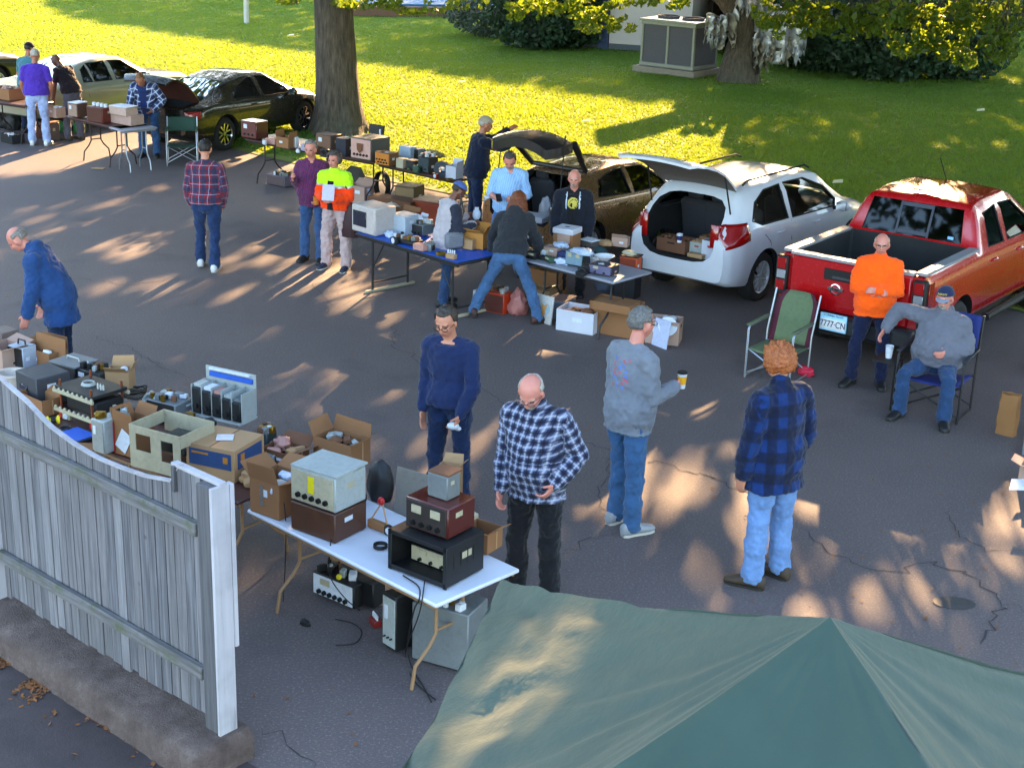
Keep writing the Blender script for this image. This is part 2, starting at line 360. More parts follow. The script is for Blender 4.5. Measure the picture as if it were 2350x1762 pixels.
def keep(x, y):
    "true where the crowns must let no leaf shade the ground point"
    r = inpoly(x, y, LITP)
    for cx, cy, a, b in DAPW+SPOT: r |= ((x-cx)/a)**2+((y-cy)/b)**2 < 1
    return r
def leaf_quads(P, size, rs=rng):
    n = len(P); a = rs.normal(0, 1, (n, 3)); a /= np.linalg.norm(a, axis=1)[:, None]; b = rs.normal(0, 1, (n, 3)); b -= a*(a*b).sum(1)[:, None]; b /= np.linalg.norm(b, axis=1)[:, None]
    s = (size*(.7+.6*rs.random(n)))[:, None] if np.isscalar(size) else size[:, None]
    V = np.stack([P-a*s*.55, P+b*s*.32, P+a*s*.55, P-b*s*.32], 1).reshape(-1, 3); return V, np.arange(n*4).reshape(-1, 4)
TREES = [dict(p=(TRX, TRY), h=7, r=.43, r1=.31, name='oak_tree', label='large oak with a thick flared trunk standing behind the brown tables', lean=(-.25, 0), flare=1.55),
    dict(p=tuple(at(2418, 600)[:2]), h=7, r=.5, r1=.33, name='maple_tree', label='tree whose grey trunk shows at the right edge behind the red pickup', lean=(0, 0), flare=1.3),
    dict(p=(-17, 37), h=7, r=.5, r1=.3, name='oak_tree', label='shade tree on the lawn past the left edge of the picture'),
    dict(p=(19, 42), h=7, r=.5, r1=.3, name='maple_tree', label='shade tree on the lawn past the right edge, nearer one'),
    dict(p=(23, 62), h=7, r=.5, r1=.3, name='maple_tree', label='shade tree on the lawn past the right edge, farther one'),
    dict(p=(-26, 60), h=7, r=.5, r1=.3, name='oak_tree', label='tree far back on the lawn past the left edge'),
    dict(p=(-9, 88), h=8, r=.5, r1=.3, name='oak_tree', label='far tree behind the lawn, left of the far row'),
    dict(p=(4, 84), h=8, r=.5, r1=.3, name='oak_tree', label='far tree behind the lawn, middle of the far row'),
    dict(p=(18, 90), h=8, r=.5, r1=.3, name='oak_tree', label='far tree behind the lawn, right of the far row'),
    dict(p=(36, 84), h=8, r=.5, r1=.3, name='oak_tree', label='far tree behind the lawn, rightmost of the far row'),
    dict(p=(-26, 96), h=8, r=.5, r1=.3, name='oak_tree', label='far tree behind the lawn, leftmost of the far row')]
def crowns():
    TP = np.array([t['p'] for t in TREES]); L = []; S = []
    def sample(n, x0, x1, y0, y1, z0, z1, size, dens=None):
        x = x0+(x1-x0)*rng.random(n); y = y0+(y1-y0)*rng.random(n); z = z0+(z1-z0)*rng.random(n)
        k = ~keep(x, y)
        if dens is not None: k &= rng.random(n) < dens(x, y)
        x, y, z = x[k], y[k], z[k]; L.append(np.c_[x+z*SG[0], y+z*SG[1], z]); S.append(size*(.7+.6*rng.random(len(x))))
    def den(x, y): return .72+.45*np.sin(x*2.1+1.3*np.sin(y*.9))*np.sin(y*.8+x*.5)+.12
    sample(90000, -15, 15, 1, 30, 5, 10, .30, den)
    sample(16000, -15, 15, 1, 22, 5, 9, .24)
    sample(50000, -11, 9, -10, 2, 6, 10.5, .30)
    sample(95000, -34, 34, 24, 88, 6.5, 13, .52)
    P = np.concatenate(L); S = np.concatenate(S)
    D = P-np.array(CC); dz = D@np.array(CF); uu = 1175+FPX*(D@np.array(CR))/dz; vv = 881-FPX*(D@np.array(CU))/dz     # no crown leaf hangs low or close in the open yard
    k = (dz < 1) | (uu < -900) | (uu > 3250) | (vv < -60) | (P[:, 1] > 80); P, S = P[k], S[k]; k = np.hypot(P[:, 0], P[:, 1]-2) > 9; P, S = P[k], S[k]
    who = np.argmin(((P[:, None, :2]-TP[None])**2).sum(2), 1)
    return P, S, who
CP, CS, CW = crowns()
# hanging foliage that shows along the top of the picture: (u, v, distance y, radius u px, radius v px, leaves, tree)
HANG = [(2110, 55, 24, 75, 45, 420, 1), (2165, 95, 24, 60, 40, 300, 1), (2080, 100, 24, 40, 35, 160, 1), (2230, 40, 24, 60, 40, 260, 1), (2045, 25, 24, 50, 25, 120, 1), (2215, 135, 24, 28, 22, 70, 1), (2060, 60, 24.5, 60, 40, 160, 1), (1990, 40, 25, 60, 30, 220, 1), (1900, 40, 25.5, 70, 35, 300, 1), (1820, 35, 26, 60, 45, 260, 1), (1850, 60, 26, 30, 30, 70, 1), (1760, 30, 26, 35, 40, 170, 1), (1785, 75, 26, 14, 16, 22, 1),
    (1950, 70, 25, 60, 22, 80, 1), (2320, 60, 23, 50, 60, 200, 1), (2290, 110, 23, 50, 35, 130, 1), (2250, 20, 24, 80, 22, 150, 1),
    (1380, 35, 28, 60, 30, 240, 0), (1330, 20, 28, 80, 22, 220, 0), (1250, 12, 28, 80, 18, 160, 0), (1405, 62, 28, 20, 14, 30, 0), (1447, 66, 28, 12, 10, 16, 0), (1540, 8, 28, 45, 12, 70, 0), (1200, 25, 29, 60, 25, 110, 0), (1350, 60, 28, 30, 18, 50, 0),
    (950, 18, 29, 80, 16, 150, 0), (880, 8, 29, 60, 10, 60, 0), (790, 8, 28.5, 30, 10, 40, 0), (660, 2, 29, 28, 8, 40, 0), (830, 12, 28.6, 20, 10, 24, 0), (1060, 8, 29.5, 60, 14, 60, 0), (1460, 5, 28.5, 60, 10, 60, 0)]
HL = {0: [], 1: []}
for (u, v, dy, ru, rv, n, ti) in HANG:
    for k in range(int(n*1.7)):
        a = random.random()*2*PI; rr = random.random()**.5; uu = u+ru*rr*math.cos(a); vv = v+rv*rr*math.sin(a)
        if noise.noise(Vector((uu*.03, vv*.05, 1))) < -.18: continue
        d = CF+CR*((uu-1175)/FPX)-CU*((vv-881)/FPX); HL[ti].append(CC+d*((dy+random.gauss(0, .35))/d.y))
SUNNY = []
for (u, v, r) in [(2110, 60, .55), (2160, 100, .4), (2230, 50, .35), (2215, 140, .2), (2090, 110, .3)]:
    d = CF+CR*((u-1175)/FPX)-CU*((v-881)/FPX); SUNNY.append((CC+d*(24/d.y), r))
for (u, v, r) in [(1385, 40, .4), (1330, 20, .4), (1450, 66, .15), (1540, 8, .3), (660, 2, .3), (790, 10, .3), (1250, 12, .3)]:
    d = CF+CR*((u-1175)/FPX)-CU*((v-881)/FPX); SUNNY.append((CC+d*(28/d.y), r))
kk = np.ones(len(CP), bool); gx = CP[:, 0]-CP[:, 2]*SG[0]; gy = CP[:, 1]-CP[:, 2]*SG[1]
for p, r in SUNNY: kk &= ~((((gx-(p.x-p.z*SG[0]))/r)**2+((gy-(p.y-p.z*SG[1]))/(r*2.2))**2 < 1) & (CP[:, 1] > p.y))
CP, CS, CW = CP[kk], CS[kk], CW[kk]
for i, t in enumerate(TREES):
    o = thing(t['name'], t['label'], 'tree', (t['p'][0], t['p'][1], 0))
    trunk_mesh(t['h'], t['r'], t['r1'], t.get('flare', 1.4), t.get('lean', (0, 0)), i).build('trunk', o, ang=80)
    k = CW == i; P = CP[k]-np.array([t['p'][0], t['p'][1], 0]); S = CS[k]
    V, F = leaf_quads(P, S); nC = len(F)
    if i in HL:
        P2 = np.array([tuple(p-Vector((t['p'][0], t['p'][1], 0))) for p in HL[i]]); V2, F2 = leaf_quads(P2, .115); F = np.concatenate([F, F2+len(V)]); V = np.concatenate([V, V2])
        mb = MB(); ends = [(h, r) for h, r in zip(HANG, range(99)) if h[6] == i]
        for (u, v, dy, ru, rv, n, ti), _ in ends:
            if n < 100: continue
            for q in range(2):
                d = CF+CR*((u+random.uniform(-.5, .5)*ru-1175)/FPX)-CU*((v+random.uniform(-.2, .6)*rv-881)/FPX); e = CC+d*(dy/d.y)-Vector((t['p'][0], t['p'][1], 0))
                s = Vector((0, 0, 5.0+random.random())); m1 = s.lerp(e, .55)+Vector((0, 0, .5)); pts = [s, s.lerp(m1, .5)+Vector((0, 0, .3)), m1, m1.lerp(e, .5)+Vector((random.gauss(0, .1), 0, .12)), e]; mb.tube(pts, [.07, .05, .03, .016, .005], BARK, 6)
        mb.build('branch', o)
    if len(V): link('crown', npmesh('crown', V, F, [LEAFC, LEAF], (np.arange(len(F)) >= nC).astype(np.int32)), o)

# ---------------------------------------------------------------- far side of the lawn
def shrub(name, label, px, ht, rad, n, mat=LEAFD, group=None, lf=.16):
    c = at(*px); o = thing(name, label, 'shrub', (c.x, c.y, 0), 0, group); P = []
    for i in range(int(n*2.2)):
        d = rng.normal(0, 1, 3); d /= np.linalg.norm(d); r = (.55+.45*rng.random()**.5)*(1+.22*noise.noise(Vector(d*1.7)+Vector((px[0], 0, 0)))+.1*noise.noise(Vector(d*5)))
        p = (d[0]*r*rad[0], d[1]*r*rad[1], ht*.48+d[2]*r*ht*.52)
        if p[2] > .02: P.append(p)
    V, F = leaf_quads(np.array(P[:n]), lf); link('foliage', npmesh('foliage', V, F, [mat]), o)
    mb = MB()
    for k in range(5): a = k*1.3; mb.tube([(0, 0, 0), (math.cos(a)*rad[0]*.3, math.sin(a)*rad[1]*.3, ht*.4), (math.cos(a)*rad[0]*.55, math.sin(a)*rad[1]*.5, ht*.75)], [.05, .03, .012], BARK, 6)
    mb.build('stem', o); return o
shrub('juniper_shrub', 'low grey green juniper spreading left of the dark shrub by the white wall', (1130, 85), 1.5, (1.5, 1.3), 3200, m_leaf('juniper_leaves', (.05, .08, .06), (.08, .12, .06), .2), lf=.13)
shrub('evergreen_shrub', 'dark round evergreen shrub just left of the blue wall trim', (1230, 112), 2.3, (1.6, 1.3), 4800)
shrub('evergreen_shrub', 'dark evergreen shrub touching the blue corner trim', (1312, 112), 2.2, (.95, 1.0), 2600)
shrub('evergreen_shrub', 'wide dark shrub directly right of the torn silver plastic', (1905, 165), 2.1, (2.2, 1.5), 5200)
shrub('evergreen_shrub', 'middle dark shrub of the bank behind the red pickup', (2040, 182), 2.1, (2.2, 1.5), 5200)
shrub('evergreen_shrub', 'dark shrub at the right end of the bank, under the yellow leaves', (2180, 182), 2.1, (1.6, 1.4), 4600)
shrub('evergreen_shrub', 'tall dark shrub behind the air conditioner, half hidden', (1760, 120), 2.2, (1.5, 1.2), 3600)
shrub('evergreen_shrub', 'pale green shrub far right behind the hanging branch', (2310, 60), 2.4, (2.4, 1.5), 3000, m_leaf('pale_leaves', (.07, .1, .06), (.1, .14, .06), .25))
# building
white = M('#cfc9cf', .85, var=.06, vs=1.2, name='white_siding'); bluet = M('#223a6a', .6, name='blue_trim'); greyb = M('#5d6470', .9, var=.1, name='grey_block'); shing = M('#4d4038', .95, var=.4, vs=9, name='brown_shingle')
A = at(1396, 116); B = at(1582, 128); dr = (B-A).normalized(); ang = math.atan2(dr.y, dr.x); WL = (B-A).length
bo = thing('brick_building', 'pale walled building with blue corner trim behind the air conditioner', 'building', A, ang)
wb_ = MB(); wb_.box((WL/2, 3.02, 1.2), (WL, 6, 2.0), white); wb_.build('wall', bo)
wb_ = MB(); wb_.box((WL/2, 3.03, .1), (WL+.02, 6.02, .22), greyb); wb_.build('foundation', bo)
wb_ = MB(); wb_.box((-.18, .06, 1.1), (.34, .14, 2.2), bluet); wb_.box((-1.6, .3, 1.05), (2.5, .1, 2.1), greyb); wb_.build('corner_trim', bo)
wb_ = MB(); wb_.box((WL/2+1.5, 3, 2.3), (WL+7, 6.2, .16), shing, rx=.03); wb_.build('roof', bo)
wb_ = MB(); wb_.box((WL+2.6, 4.5, 1.1), (5.2, 1.2, 2.2), shing); wb_.build('wing', bo)
wb_ = MB(); wb_.box((WL-.55, -.03, 1.0), (.22, .06, .32), M('#9aa0a4', .5, name='metal_box')); wb_.tube([(WL-.5, -.03, .85), (WL-.5, -.04, .3), (WL-.3, -.2, .12)], .02, M('#2b2b2b')); wb_.build('meter_box', bo)
# blue pool cover with a brick edge
A = at(960, 40); B = at(1160, 42); dr = (B-A).normalized(); ang = math.atan2(dr.y, dr.x)
po = thing('covered_pool', 'blue covered pool with a brick edge at the top, beyond the lawn', 'pool', A, ang)
b_ = MB(); b_.box((2, 0, .18), (9, .35, .36), M('#7b5a48', .9, var=.3, name='brick_edge')); b_.build('brick_edge', po)
b_ = MB(); b_.box((2, 4, .28), (9, 7.4, .3), M('#3b6f96', .6, var=.3, vs=1.5, name='blue_cover')); b_.build('pool_cover', po)
# white marker pipe
p = at(566, 56); o = MB(); o.lathe([(.085, 0), (.09, .05), (.085, 1.0), (.095, 1.02), (.09, 1.2), (.05, 1.26)], M('#d8d4cf', .5, name='white_pipe')); q = o.build('marker_post'); q.location = p; tag(q, 'white standing marker pipe alone on the shaded far lawn', 'post')
# air conditioner
A = at(1466, 166); B = at(1588, 181); dr = (B-A).normalized(); ang = math.atan2(dr.y, dr.x); L = (B-A).length
ac = thing('air_conditioner', 'big rooftop style air conditioner on a concrete slab by the lawn', 'air conditioner', A, ang)
cr = M('#8f9188', .5, .2, name='cream_metal'); dk = M('#5a5862', .8, .1, var=.2, name='condenser_coil'); cc = M('#8d8378', .9, name='concrete', bump=.4)
D = L*.75; Hh = 1.2
m_ = MB(); m_.box((L/2, D/2, .09), (L+.25, D+.3, .2), cc); m_.build('slab', ac)
m_ = MB()
for x in (.04, L/2, L-.04): m_.box((x, .04, .2+Hh/2), (.07, .08, Hh), cr)
for y in (D-.04,):
    for x in (.04, L-.04): m_.box((x, y, .2+Hh/2), (.08, .08, Hh), cr)
for z in (.25, .2+Hh-.05): m_.box((L/2, D/2, z), (L+.02, D+.02, .1), cr)
m_.build('frame', ac)
for (c, d) in (((L*.25, .045, .2+Hh/2), (L*.46, .03, Hh-.16)), ((L*.75, .045, .2+Hh/2), (L*.46, .03, Hh-.16)), ((L-.035, D/2, .2+Hh/2), (.03, D-.12, Hh-.16)), ((.035, D/2, .2+Hh/2), (.03, D-.12, Hh-.16))):
    m_ = MB(); m_.box(c, d, dk)
    for k in range(14):
        z = c[2]-d[2]/2+d[2]*(k+.5)/14; m_.box((c[0]+(.017 if d[0] < .1 and c[0] > L/2 else 0), c[1]-(.017 if d[1] < .1 else 0), z), (d[0]*.98 if d[0] > .1 else .006, .006 if d[1] < .1 else d[1]*.98, .012), dk)
    m_.build('coil_panel', ac)
m_ = MB(); m_.box((L/2, D/2, .2+Hh+.02), (L+.1, D+.1, .06), cr)
for x in (L*.27, L*.73): m_.lathe([(.30, 0), (.30, .07), (.26, .07), (.26, .02), (.02, .02), (.02, .05)], dk, TR((x, D/2, .2+Hh+.05)))
m_.build('top_cover', ac)
# leaning trunk wrapped in torn silver plastic
c = at(1672, 187); lt = thing('leaning_tree', 'old brown leaning trunk wrapped in shredded silver plastic beside the air conditioner', 'tree', (c.x, c.y, 0))
m_ = MB(); m_.tube([(.25, 0, -.05), (.28, 0, .5), (.35, .1, 1.1), (.25, .1, 1.7), (-.1, .1, 2.2), (-.7, .1, 2.8), (-1.4, .2, 3.4)], [.62, .5, .42, .4, .42, .45, .42], BARK, 16)
m_.tube([(.3, 0, 1.2), (.7, .1, 1.8), (1.1, .2, 2.6), (1.3, .3, 3.6)], [.3, .22, .18, .15], BARK, 12); m_.build('trunk', lt)
silv = M('#b9bcc6', .35, .35, var=.3, vs=4, name='silver_plastic'); silv2 = M('#8f8a80', .6, .1, var=.4, vs=4, name='worn_plastic')
def shred(cx, cz, w, h, mat, seed, y=-.45):
    w *= 1.35; h *= 1.15
    rnd = random.Random(seed); nx, nz = 14, 12; vs = []; fs = []
    for i in range(nx+1):
        low = h*(.74+.3*noise.noise(Vector((i*.35+seed, 0, 0)))-.08*(i % 2))
        for j in range(nz+1):
            t = j/nz; vs.append((cx+(i/nx-.5)*w+.08*noise.noise(Vector((i*.5, j*.5, seed))), y+.16*math.sin(i*1.3+seed)+.12*noise.noise(Vector((i*.6, j*.6, seed+7)))+.1*t, cz-low*t+.05*math.sin(i*.8)))
    for i in range(nx):
        for j in range(nz):
            if rnd.random() < .04*j/2: continue
            a = i*(nz+1)+j; fs.append([a, a+1, a+nz+2, a+nz+1])
    mb = MB(); mb.add(vs, fs, mat); o = mb.build('torn_plastic', lt, ang=80); md = o.modifiers.new('s', 'SOLIDIFY'); md.thickness = .012
shred(-.35, 1.75, .6, .95, silv2, 1); shred(-.45, 1.7, .35, .9, silv, 2, -.55); shred(.8, 1.7, .45, 1.0, silv, 3); shred(1.35, 2.0, .75, 1.5, silv, 4); shred(1.1, 1.3, .5, .9, silv2, 5, -.5); shred(1.65, 1.9, .3, 1.3, silv, 6); shred(.35, 2.9, .6, 1.5, silv, 8, -.5); shred(1.25, 1.6, .8, 1.2, silv, 15, -.65); shred(.75, 1.15, .3, .95, silv2, 9, -.55); shred(.55, 2.3, .4, .7, silv, 12, -.5)
# fallen leaves and twigs on the lawn and by the kerb (nobody could count them)
mb_ = M('#7a4a22', .8, var=.5, vs=30, name='dead_leaf'); P = []
for i in range(2600):
    t = random.random(); s = abs(random.gauss(0, .12)); a = at(0+540*t, 1490+215*t, .012); c0 = Vector((.55, .83, 0)); p = a-c0*(s*1.3+.02)
    if noise.noise(Vector((t*9, s*4, 0))) > -.08+s*.5: P.append((p.x, p.y, .012+random.random()*.02))
for i in range(420): p = at(random.uniform(0, 2350), random.uniform(420, 1750), .008); P.append((p.x, p.y, .008))
V, F = leaf_quads(np.array(P), .05*(.6+.6*rng.random(len(P)))); V[:, 2] = np.abs(V[:, 2]-.012)*.35+.008
o = link('fallen_leaves', npmesh('fallen_leaves', V, F, [mb_])); o['kind'] = 'stuff'; tag(o, 'scattered brown dead leaves lying along the foot of the concrete kerb')
mb_ = MB()
for (u, v) in [(668, 83), (2250, 255), (1922, 420), (1060, 190), (1345, 280)]:
    mb_ = MB(); p = at(u, v, .07); mb_.plate([(-.1, -.04, 0), (.08, -.06, .02), (.1, .05, .05), (-.06, .06, .03)], .01, M('#d9d5b0', .6, name='litter')); q = mb_.build('paper_scrap'); q.location = p
    tag(q, {668: 'pale scrap lying on the shaded grass below the white marker pipe', 2250: 'pale scrap on the grass near the right tree', 1922: 'pale scrap on the grass above the white SUV mirror', 1060: 'small pale scrap on the bright grass right of the oak', 1345: 'small pale scrap on the bright grass above the brown hatchback'}[u], 'litter')
for (u, v) in [(226, 387)]:
    mb_ = MB(); p = at(u, v, .01); mb_.plate([(-.12, -.03, 0), (.1, -.05, .0), (.12, .03, .0), (-.05, .05, .0)], .012, M('#a58a66', .8, name='wood_scrap')); q = mb_.build('wood_scrap'); q.location = p; tag(q, 'flat tan scrap on the asphalt in front of the small brown table', 'litter')
p = at(2190, 1383, .004); mb_ = MB(); mb_.prism([(.16*math.cos(a)*1.0, .10*math.sin(a)) for a in np.linspace(0, 2*PI, 20, endpoint=False)], 0, .003, M((.055, .05, .05), .6)); q = mb_.build('oil_stain'); q.location = p; q['kind'] = 'structure'

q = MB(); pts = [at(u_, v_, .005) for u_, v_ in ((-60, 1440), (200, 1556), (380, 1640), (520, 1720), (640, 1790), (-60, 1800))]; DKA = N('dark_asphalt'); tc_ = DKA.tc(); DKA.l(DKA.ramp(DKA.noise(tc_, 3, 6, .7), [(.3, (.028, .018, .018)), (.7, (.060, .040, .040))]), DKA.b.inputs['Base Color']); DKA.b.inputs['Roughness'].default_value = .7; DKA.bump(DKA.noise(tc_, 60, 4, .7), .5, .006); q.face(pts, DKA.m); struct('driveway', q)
# ---------------------------------------------------------------- concrete kerb and fence in the left foreground
F0 = at(505, 1668, .2); F1 = at(0, 1360, .2); FD = (F1-F0).normalized(); FN = Vector((-FD.y, FD.x, 0))      # FN points toward the camera side
if FN.dot(CC-F0) < 0: FN = -FN
def onfence(u, v):
    d = CF+CR*((u-1175)/FPX)-CU*((v-881)/FPX); nn = Vector((FN.x, FN.y, 0)); t = (F0-CC).dot(nn)/d.dot(nn); p = CC+d*t; return (p-F0).dot(FD), p.z
FANG = math.atan2(FD.y, FD.x)
def m_conc():
    q = N('old_concrete'); tc = q.tc(); a = q.noise(tc, 6, 6, .7); b = q.noise(tc, 70, 3, .7); c = q.ramp(a, [(.3, (.062, .038, .032)), (.55, (.13, .090, .078)), (.75, (.20, .150, .135))])
    c = q.mix(q.ramp(b, [(.5, 0.), (.65, .7)]), c, (.10, .075, .065)); q.l(c, q.b.inputs['Base Color']); q.b.inputs['Roughness'].default_value = .95; q.bump(q.math('ADD', b, a), 1., .02); return q.m
kb = MB(); s_ = at(548, 1690, 0)-F0; NS = 90; prof = [(-.10, -.03), (-.12, .16), (-.10, .2), (.0, .205), (.20, .2), (.285, .188), (.315, .155), (.33, .05), (.35, -.03)]
vs = []; fs = []; m = len(prof)
for i in range(NS+1):
    s = -.16+4.2*(i/NS)**1.4; sh = 1 if i > 4 else (.35+.65*(i/4)**.5)
    for j, (n_, z) in enumerate(prof):
        q = .014*noise.noise(Vector((s*3, j*.7, 0)))+.010*noise.noise(Vector((s*14, j*2.1, 5))); zz = z*(sh if z > 0 else 1)
        vs.append(((s, .0)[0]+q, (n_-.09)*(.75+.25*sh)+.06+q, zz+q*.6))
fs = [[i*m+j, i*m+j+1, (i+1)*m+j+1, (i+1)*m+j] for i in range(NS) for j in range(m-1)]+[list(range(m)), [NS*m+j for j in range(m)][::-1]]
sgn = 1 if FN.dot(Vector((-math.sin(FANG), math.cos(FANG), 0))) > 0 else -1
kb.add([(x, sgn*y, z) for x, y, z in vs], fs, m_conc()); ko = kb.build('concrete_kerb', ang=60); ko.location = (F0.x, F0.y, 0); ko.rotation_euler = (0, 0, FANG); tag(ko, 'rough low concrete kerb under the weathered grey fence', 'kerb')
def m_wood(name, stops, sc_=(30, 30, 1.2), moss=0.):
    q = N(name); tc = q.tc(); mp = q.n('ShaderNodeMapping'); mp.inputs['Scale'].default_value = sc_; q.l(tc, mp.inputs[0]); f = q.noise(mp.outputs[0], 1.2, 8, .7); c = q.ramp(f, stops)
    kn = q.n('ShaderNodeTexVoronoi', i_Scale=3.2); q.l(tc, kn.inputs['Vector']); c = q.mix(q.ramp(kn.outputs['Distance'], [(.0, .9), (.07, 0.)]), c, (.03, .025, .025))
    big = q.noise(tc, 1.6, 4, .6); c = q.mix(q.ramp(big, [(.45, 0.), (.75, .55)]), c, (.10, .095, .10))
    if moss: c = q.mix(q.ramp(q.noise(tc, 7, 5, .75), [(.5, 0.), (.68, moss)]), c, (.075, .09, .035))
    q.l(c, q.b.inputs['Base Color']); q.b.inputs['Roughness'].default_value = .9; q.bump(f, .6, .006); return q.m
gw = m_wood('weathered_wood', [(.28, (.055, .05, .055)), (.5, (.145, .135, .145)), (.7, (.225, .21, .225))]); gwm = m_wood('mossy_wood', [(.3, (.06, .055, .055)), (.6, (.17, .16, .165))], (2, 30, 30), .8); gwd = m_wood('dark_wood', [(.3, (.045, .042, .046)), (.6, (.11, .105, .115))])
wp = m_wood('white_paint', [(.28, (.18, .17, .18)), (.40, (.40, .38, .41)), (.7, (.48, .46, .50))], (14, 14, .8))
fe = thing('wooden_fence', 'weathered grey board fence with a scalloped white topped edge in the left foreground', 'fence', (F0.x, F0.y, 0), FANG)
top = [onfence(u, v) for u, v in [(421, 1108), (390, 1106), (330, 1095), (275, 1076), (220, 1053), (165, 1020), (110, 979), (60, 925), (25, 895), (0, 872), (-40, 838)]]
ts = np.array([a for a, b in top]); tz = np.array([b for a, b in top])
def ztop(s): return float(np.interp(s, ts, tz))
rt = [onfence(u, v) for u, v in [(473, 1215), (240, 1110), (0, 985)]]; rb = [onfence(u, v) for u, v in [(479, 1540), (240, 1400), (18, 1283)]]
ZR = float(np.mean([b for a, b in rt])); ZB = float(np.mean([b for a, b in rb])); SL = onfence(6, 1250)[0]
GW = [gw, gw, m_wood('pale_weathered_wood', [(.28, (.09, .085, .09)), (.5, (.19, .18, .195)), (.7, (.29, .275, .295))]), m_wood('grey_weathered_wood', [(.28, (.04, .038, .042)), (.5, (.12, .115, .13)), (.7, (.22, .21, .23))])]; pk = MB(); s = .10; cap = []
while s < SL-.02:
    wd = random.uniform(.075, .105); z0 = .2+random.uniform(.0, .04); zt1, zt2 = ztop(s), ztop(s+wd); y0 = -sgn*random.uniform(-.002, .004)
    if s < .30: zt1 = zt2 = max(zt1, onfence(450, 1075)[1]-.03)
    th = .016; y1 = y0-sgn*th
    vs = [(s, y0, z0), (s+wd-.008, y0, z0), (s+wd-.008, y0, zt2), (s, y0, zt1), (s, y1, z0), (s+wd-.008, y1, z0), (s+wd-.008, y1, zt2), (s, y1, zt1)]
    pk.add(vs, [[0, 1, 2, 3], [7, 6, 5, 4], [0, 4, 5, 1], [1, 5, 6, 2], [2, 6, 7, 3], [3, 7, 4, 0]], random.choice(GW))
    if s > .28: cap.append((s, zt1)); last = (s+wd, zt2)
    s += wd
pk.build('board_panel', fe, ang=30); cap.append(last)
cp = MB(); pts = cap
for (a, za), (b, zb_) in zip(pts[:-1], pts[1:]):
    y0, y1 = sgn*.004, -sgn*.030
    cp.add([(a, y0, za), (b, y0, zb_), (b, y1, zb_), (a, y1, za), (a, y0, za+.012), (b, y0, zb_+.012), (b, y1, zb_+.012), (a, y1, za+.012)], [[0, 1, 2, 3], [7, 6, 5, 4], [0, 4, 5, 1], [1, 5, 6, 2], [2, 6, 7, 3], [3, 7, 4, 0]], wp)
cp.build('painted_edge', fe, ang=30)
for nm, z in (('top_rail', ZR), ('bottom_rail', ZB)):
    r_ = MB(); r_.box((SL/2+.05, sgn*.026, z), (SL-.1, .045, .085), gwm, bev=.006); r_.build(nm, fe)
ph = onfence(505, 1118)[1]
r_ = MB(); r_.box((0, 0, .2+(ph-.2)/2), (.125, .12, ph-.2), gwd, bev=.004); r_.build('post', fe)
r_ = MB(); r_.box((-.075, -sgn*.0, .2+(ph-.2)/2), (.022, .13, ph-.19), wp, bev=.003); r_.box((-.068, -sgn*.080, .75+(ph-.75)/2), (.05, .028, ph-.75), wp, bev=.003); r_.build('painted_trim', fe)
r_ = MB(); r_.box((.14, -sgn*.02, ph+.012), (.45, .05, .022), wp, bev=.003); r_.box((.33, -.0, ph-.07), (.025, .05, .16), gwd); r_.build('top_cap', fe)
r_ = MB(); r_.box((SL+.06, 0, 1.0), (.12, .12, 1.7), wp, bev=.004); r_.build('post', fe)

# ---------------------------------------------------------------- green canopy in the right foreground
def m_canvas():
    q = N('green_canvas'); tc = q.tc(); a = q.noise(tc, 1.4, 5, .6); c = q.ramp(a, [(.3, (.027, .056, .044)), (.7, (.042, .080, .062))]); q.l(c, q.b.inputs['Base Color'])
    q.b.inputs['Roughness'].default_value = .55; q.b.inputs['Sheen Weight'].default_value = .2; q.b.inputs['Sheen Roughness'].default_value = .4; q.b.inputs['Sheen Tint'].default_value = (.9, .85, .7, 1)
    t = q.n('ShaderNodeBsdfTranslucent'); t.inputs[0].default_value = (.06, .13, .09, 1); mx = q.n('ShaderNodeMixShader', i_0=.25); q.l(q.b.outputs[0], mx.inputs[1]); q.l(t.outputs[0], mx.inputs[2]); q.l(mx.outputs[0], q.out.inputs[0])
    q.bump(q.noise(tc, 7, 6, .65), .32, .03); return q.m
PK = at(1905, 1415, 3.05); C1 = at(1150, 1338, 2.15); dv = Vector((C1.x-PK.x, C1.y-PK.y)); CO = []
for k in range(4):
    a = -k*PI/2; CO.append(Vector((PK.x+dv.x*math.cos(a)-dv.y*math.sin(a), PK.y+dv.x*math.sin(a)+dv.y*math.cos(a), C1.z)))
tent = thing('canopy_tent', 'dark green pop up canopy roof filling the bottom right corner', 'tent', (PK.x, PK.y, 0)); CAN = m_canvas()
nn = 44; vs = []; fs = []; idx = {}
for f in range(4):
    A, B = CO[f], CO[(f+1) % 4]
    for i in range(nn+1):
        for j in range(nn+1):
            a = i/nn; b = j/nn; e = A.lerp(B, b); p = PK.lerp(e, a); sg = math.sin(PI*b)
            inw = (PK-e); inw.z = 0; p = p+inw.normalized()*(.13*sg*a*a)
            p.z += .34*0-(.10*sg*a*(1.15-a)*2.2)*1.0-.16*a*(1-a)
            dc = min(b, 1-b); wr = .022*math.sin(b*46+3*noise.noise(Vector((a*2, b*2, f))))*math.exp(-dc*7)*a+.050*noise.noise(Vector((b*5+f*3, a*3.0, 4)))*a*sg+.030*noise.noise(Vector((b*16+f*3, a*8.0, 1)))*a
            p.z += wr+.014*math.sin(b*34+5*noise.noise(Vector((a*2.5, b*3, f+9))))*a*(1-a)*3*sg+.012*noise.noise(Vector((b*22+a*9, a*16-b*6, f+3)))*a
            vs.append(p-Vector((PK.x, PK.y, 0)))
    o_ = f*(nn+1)**2
    for i in range(nn):
        for j in range(nn): a = o_+i*(nn+1)+j; fs.append([a, a+nn+1, a+nn+2, a+1])
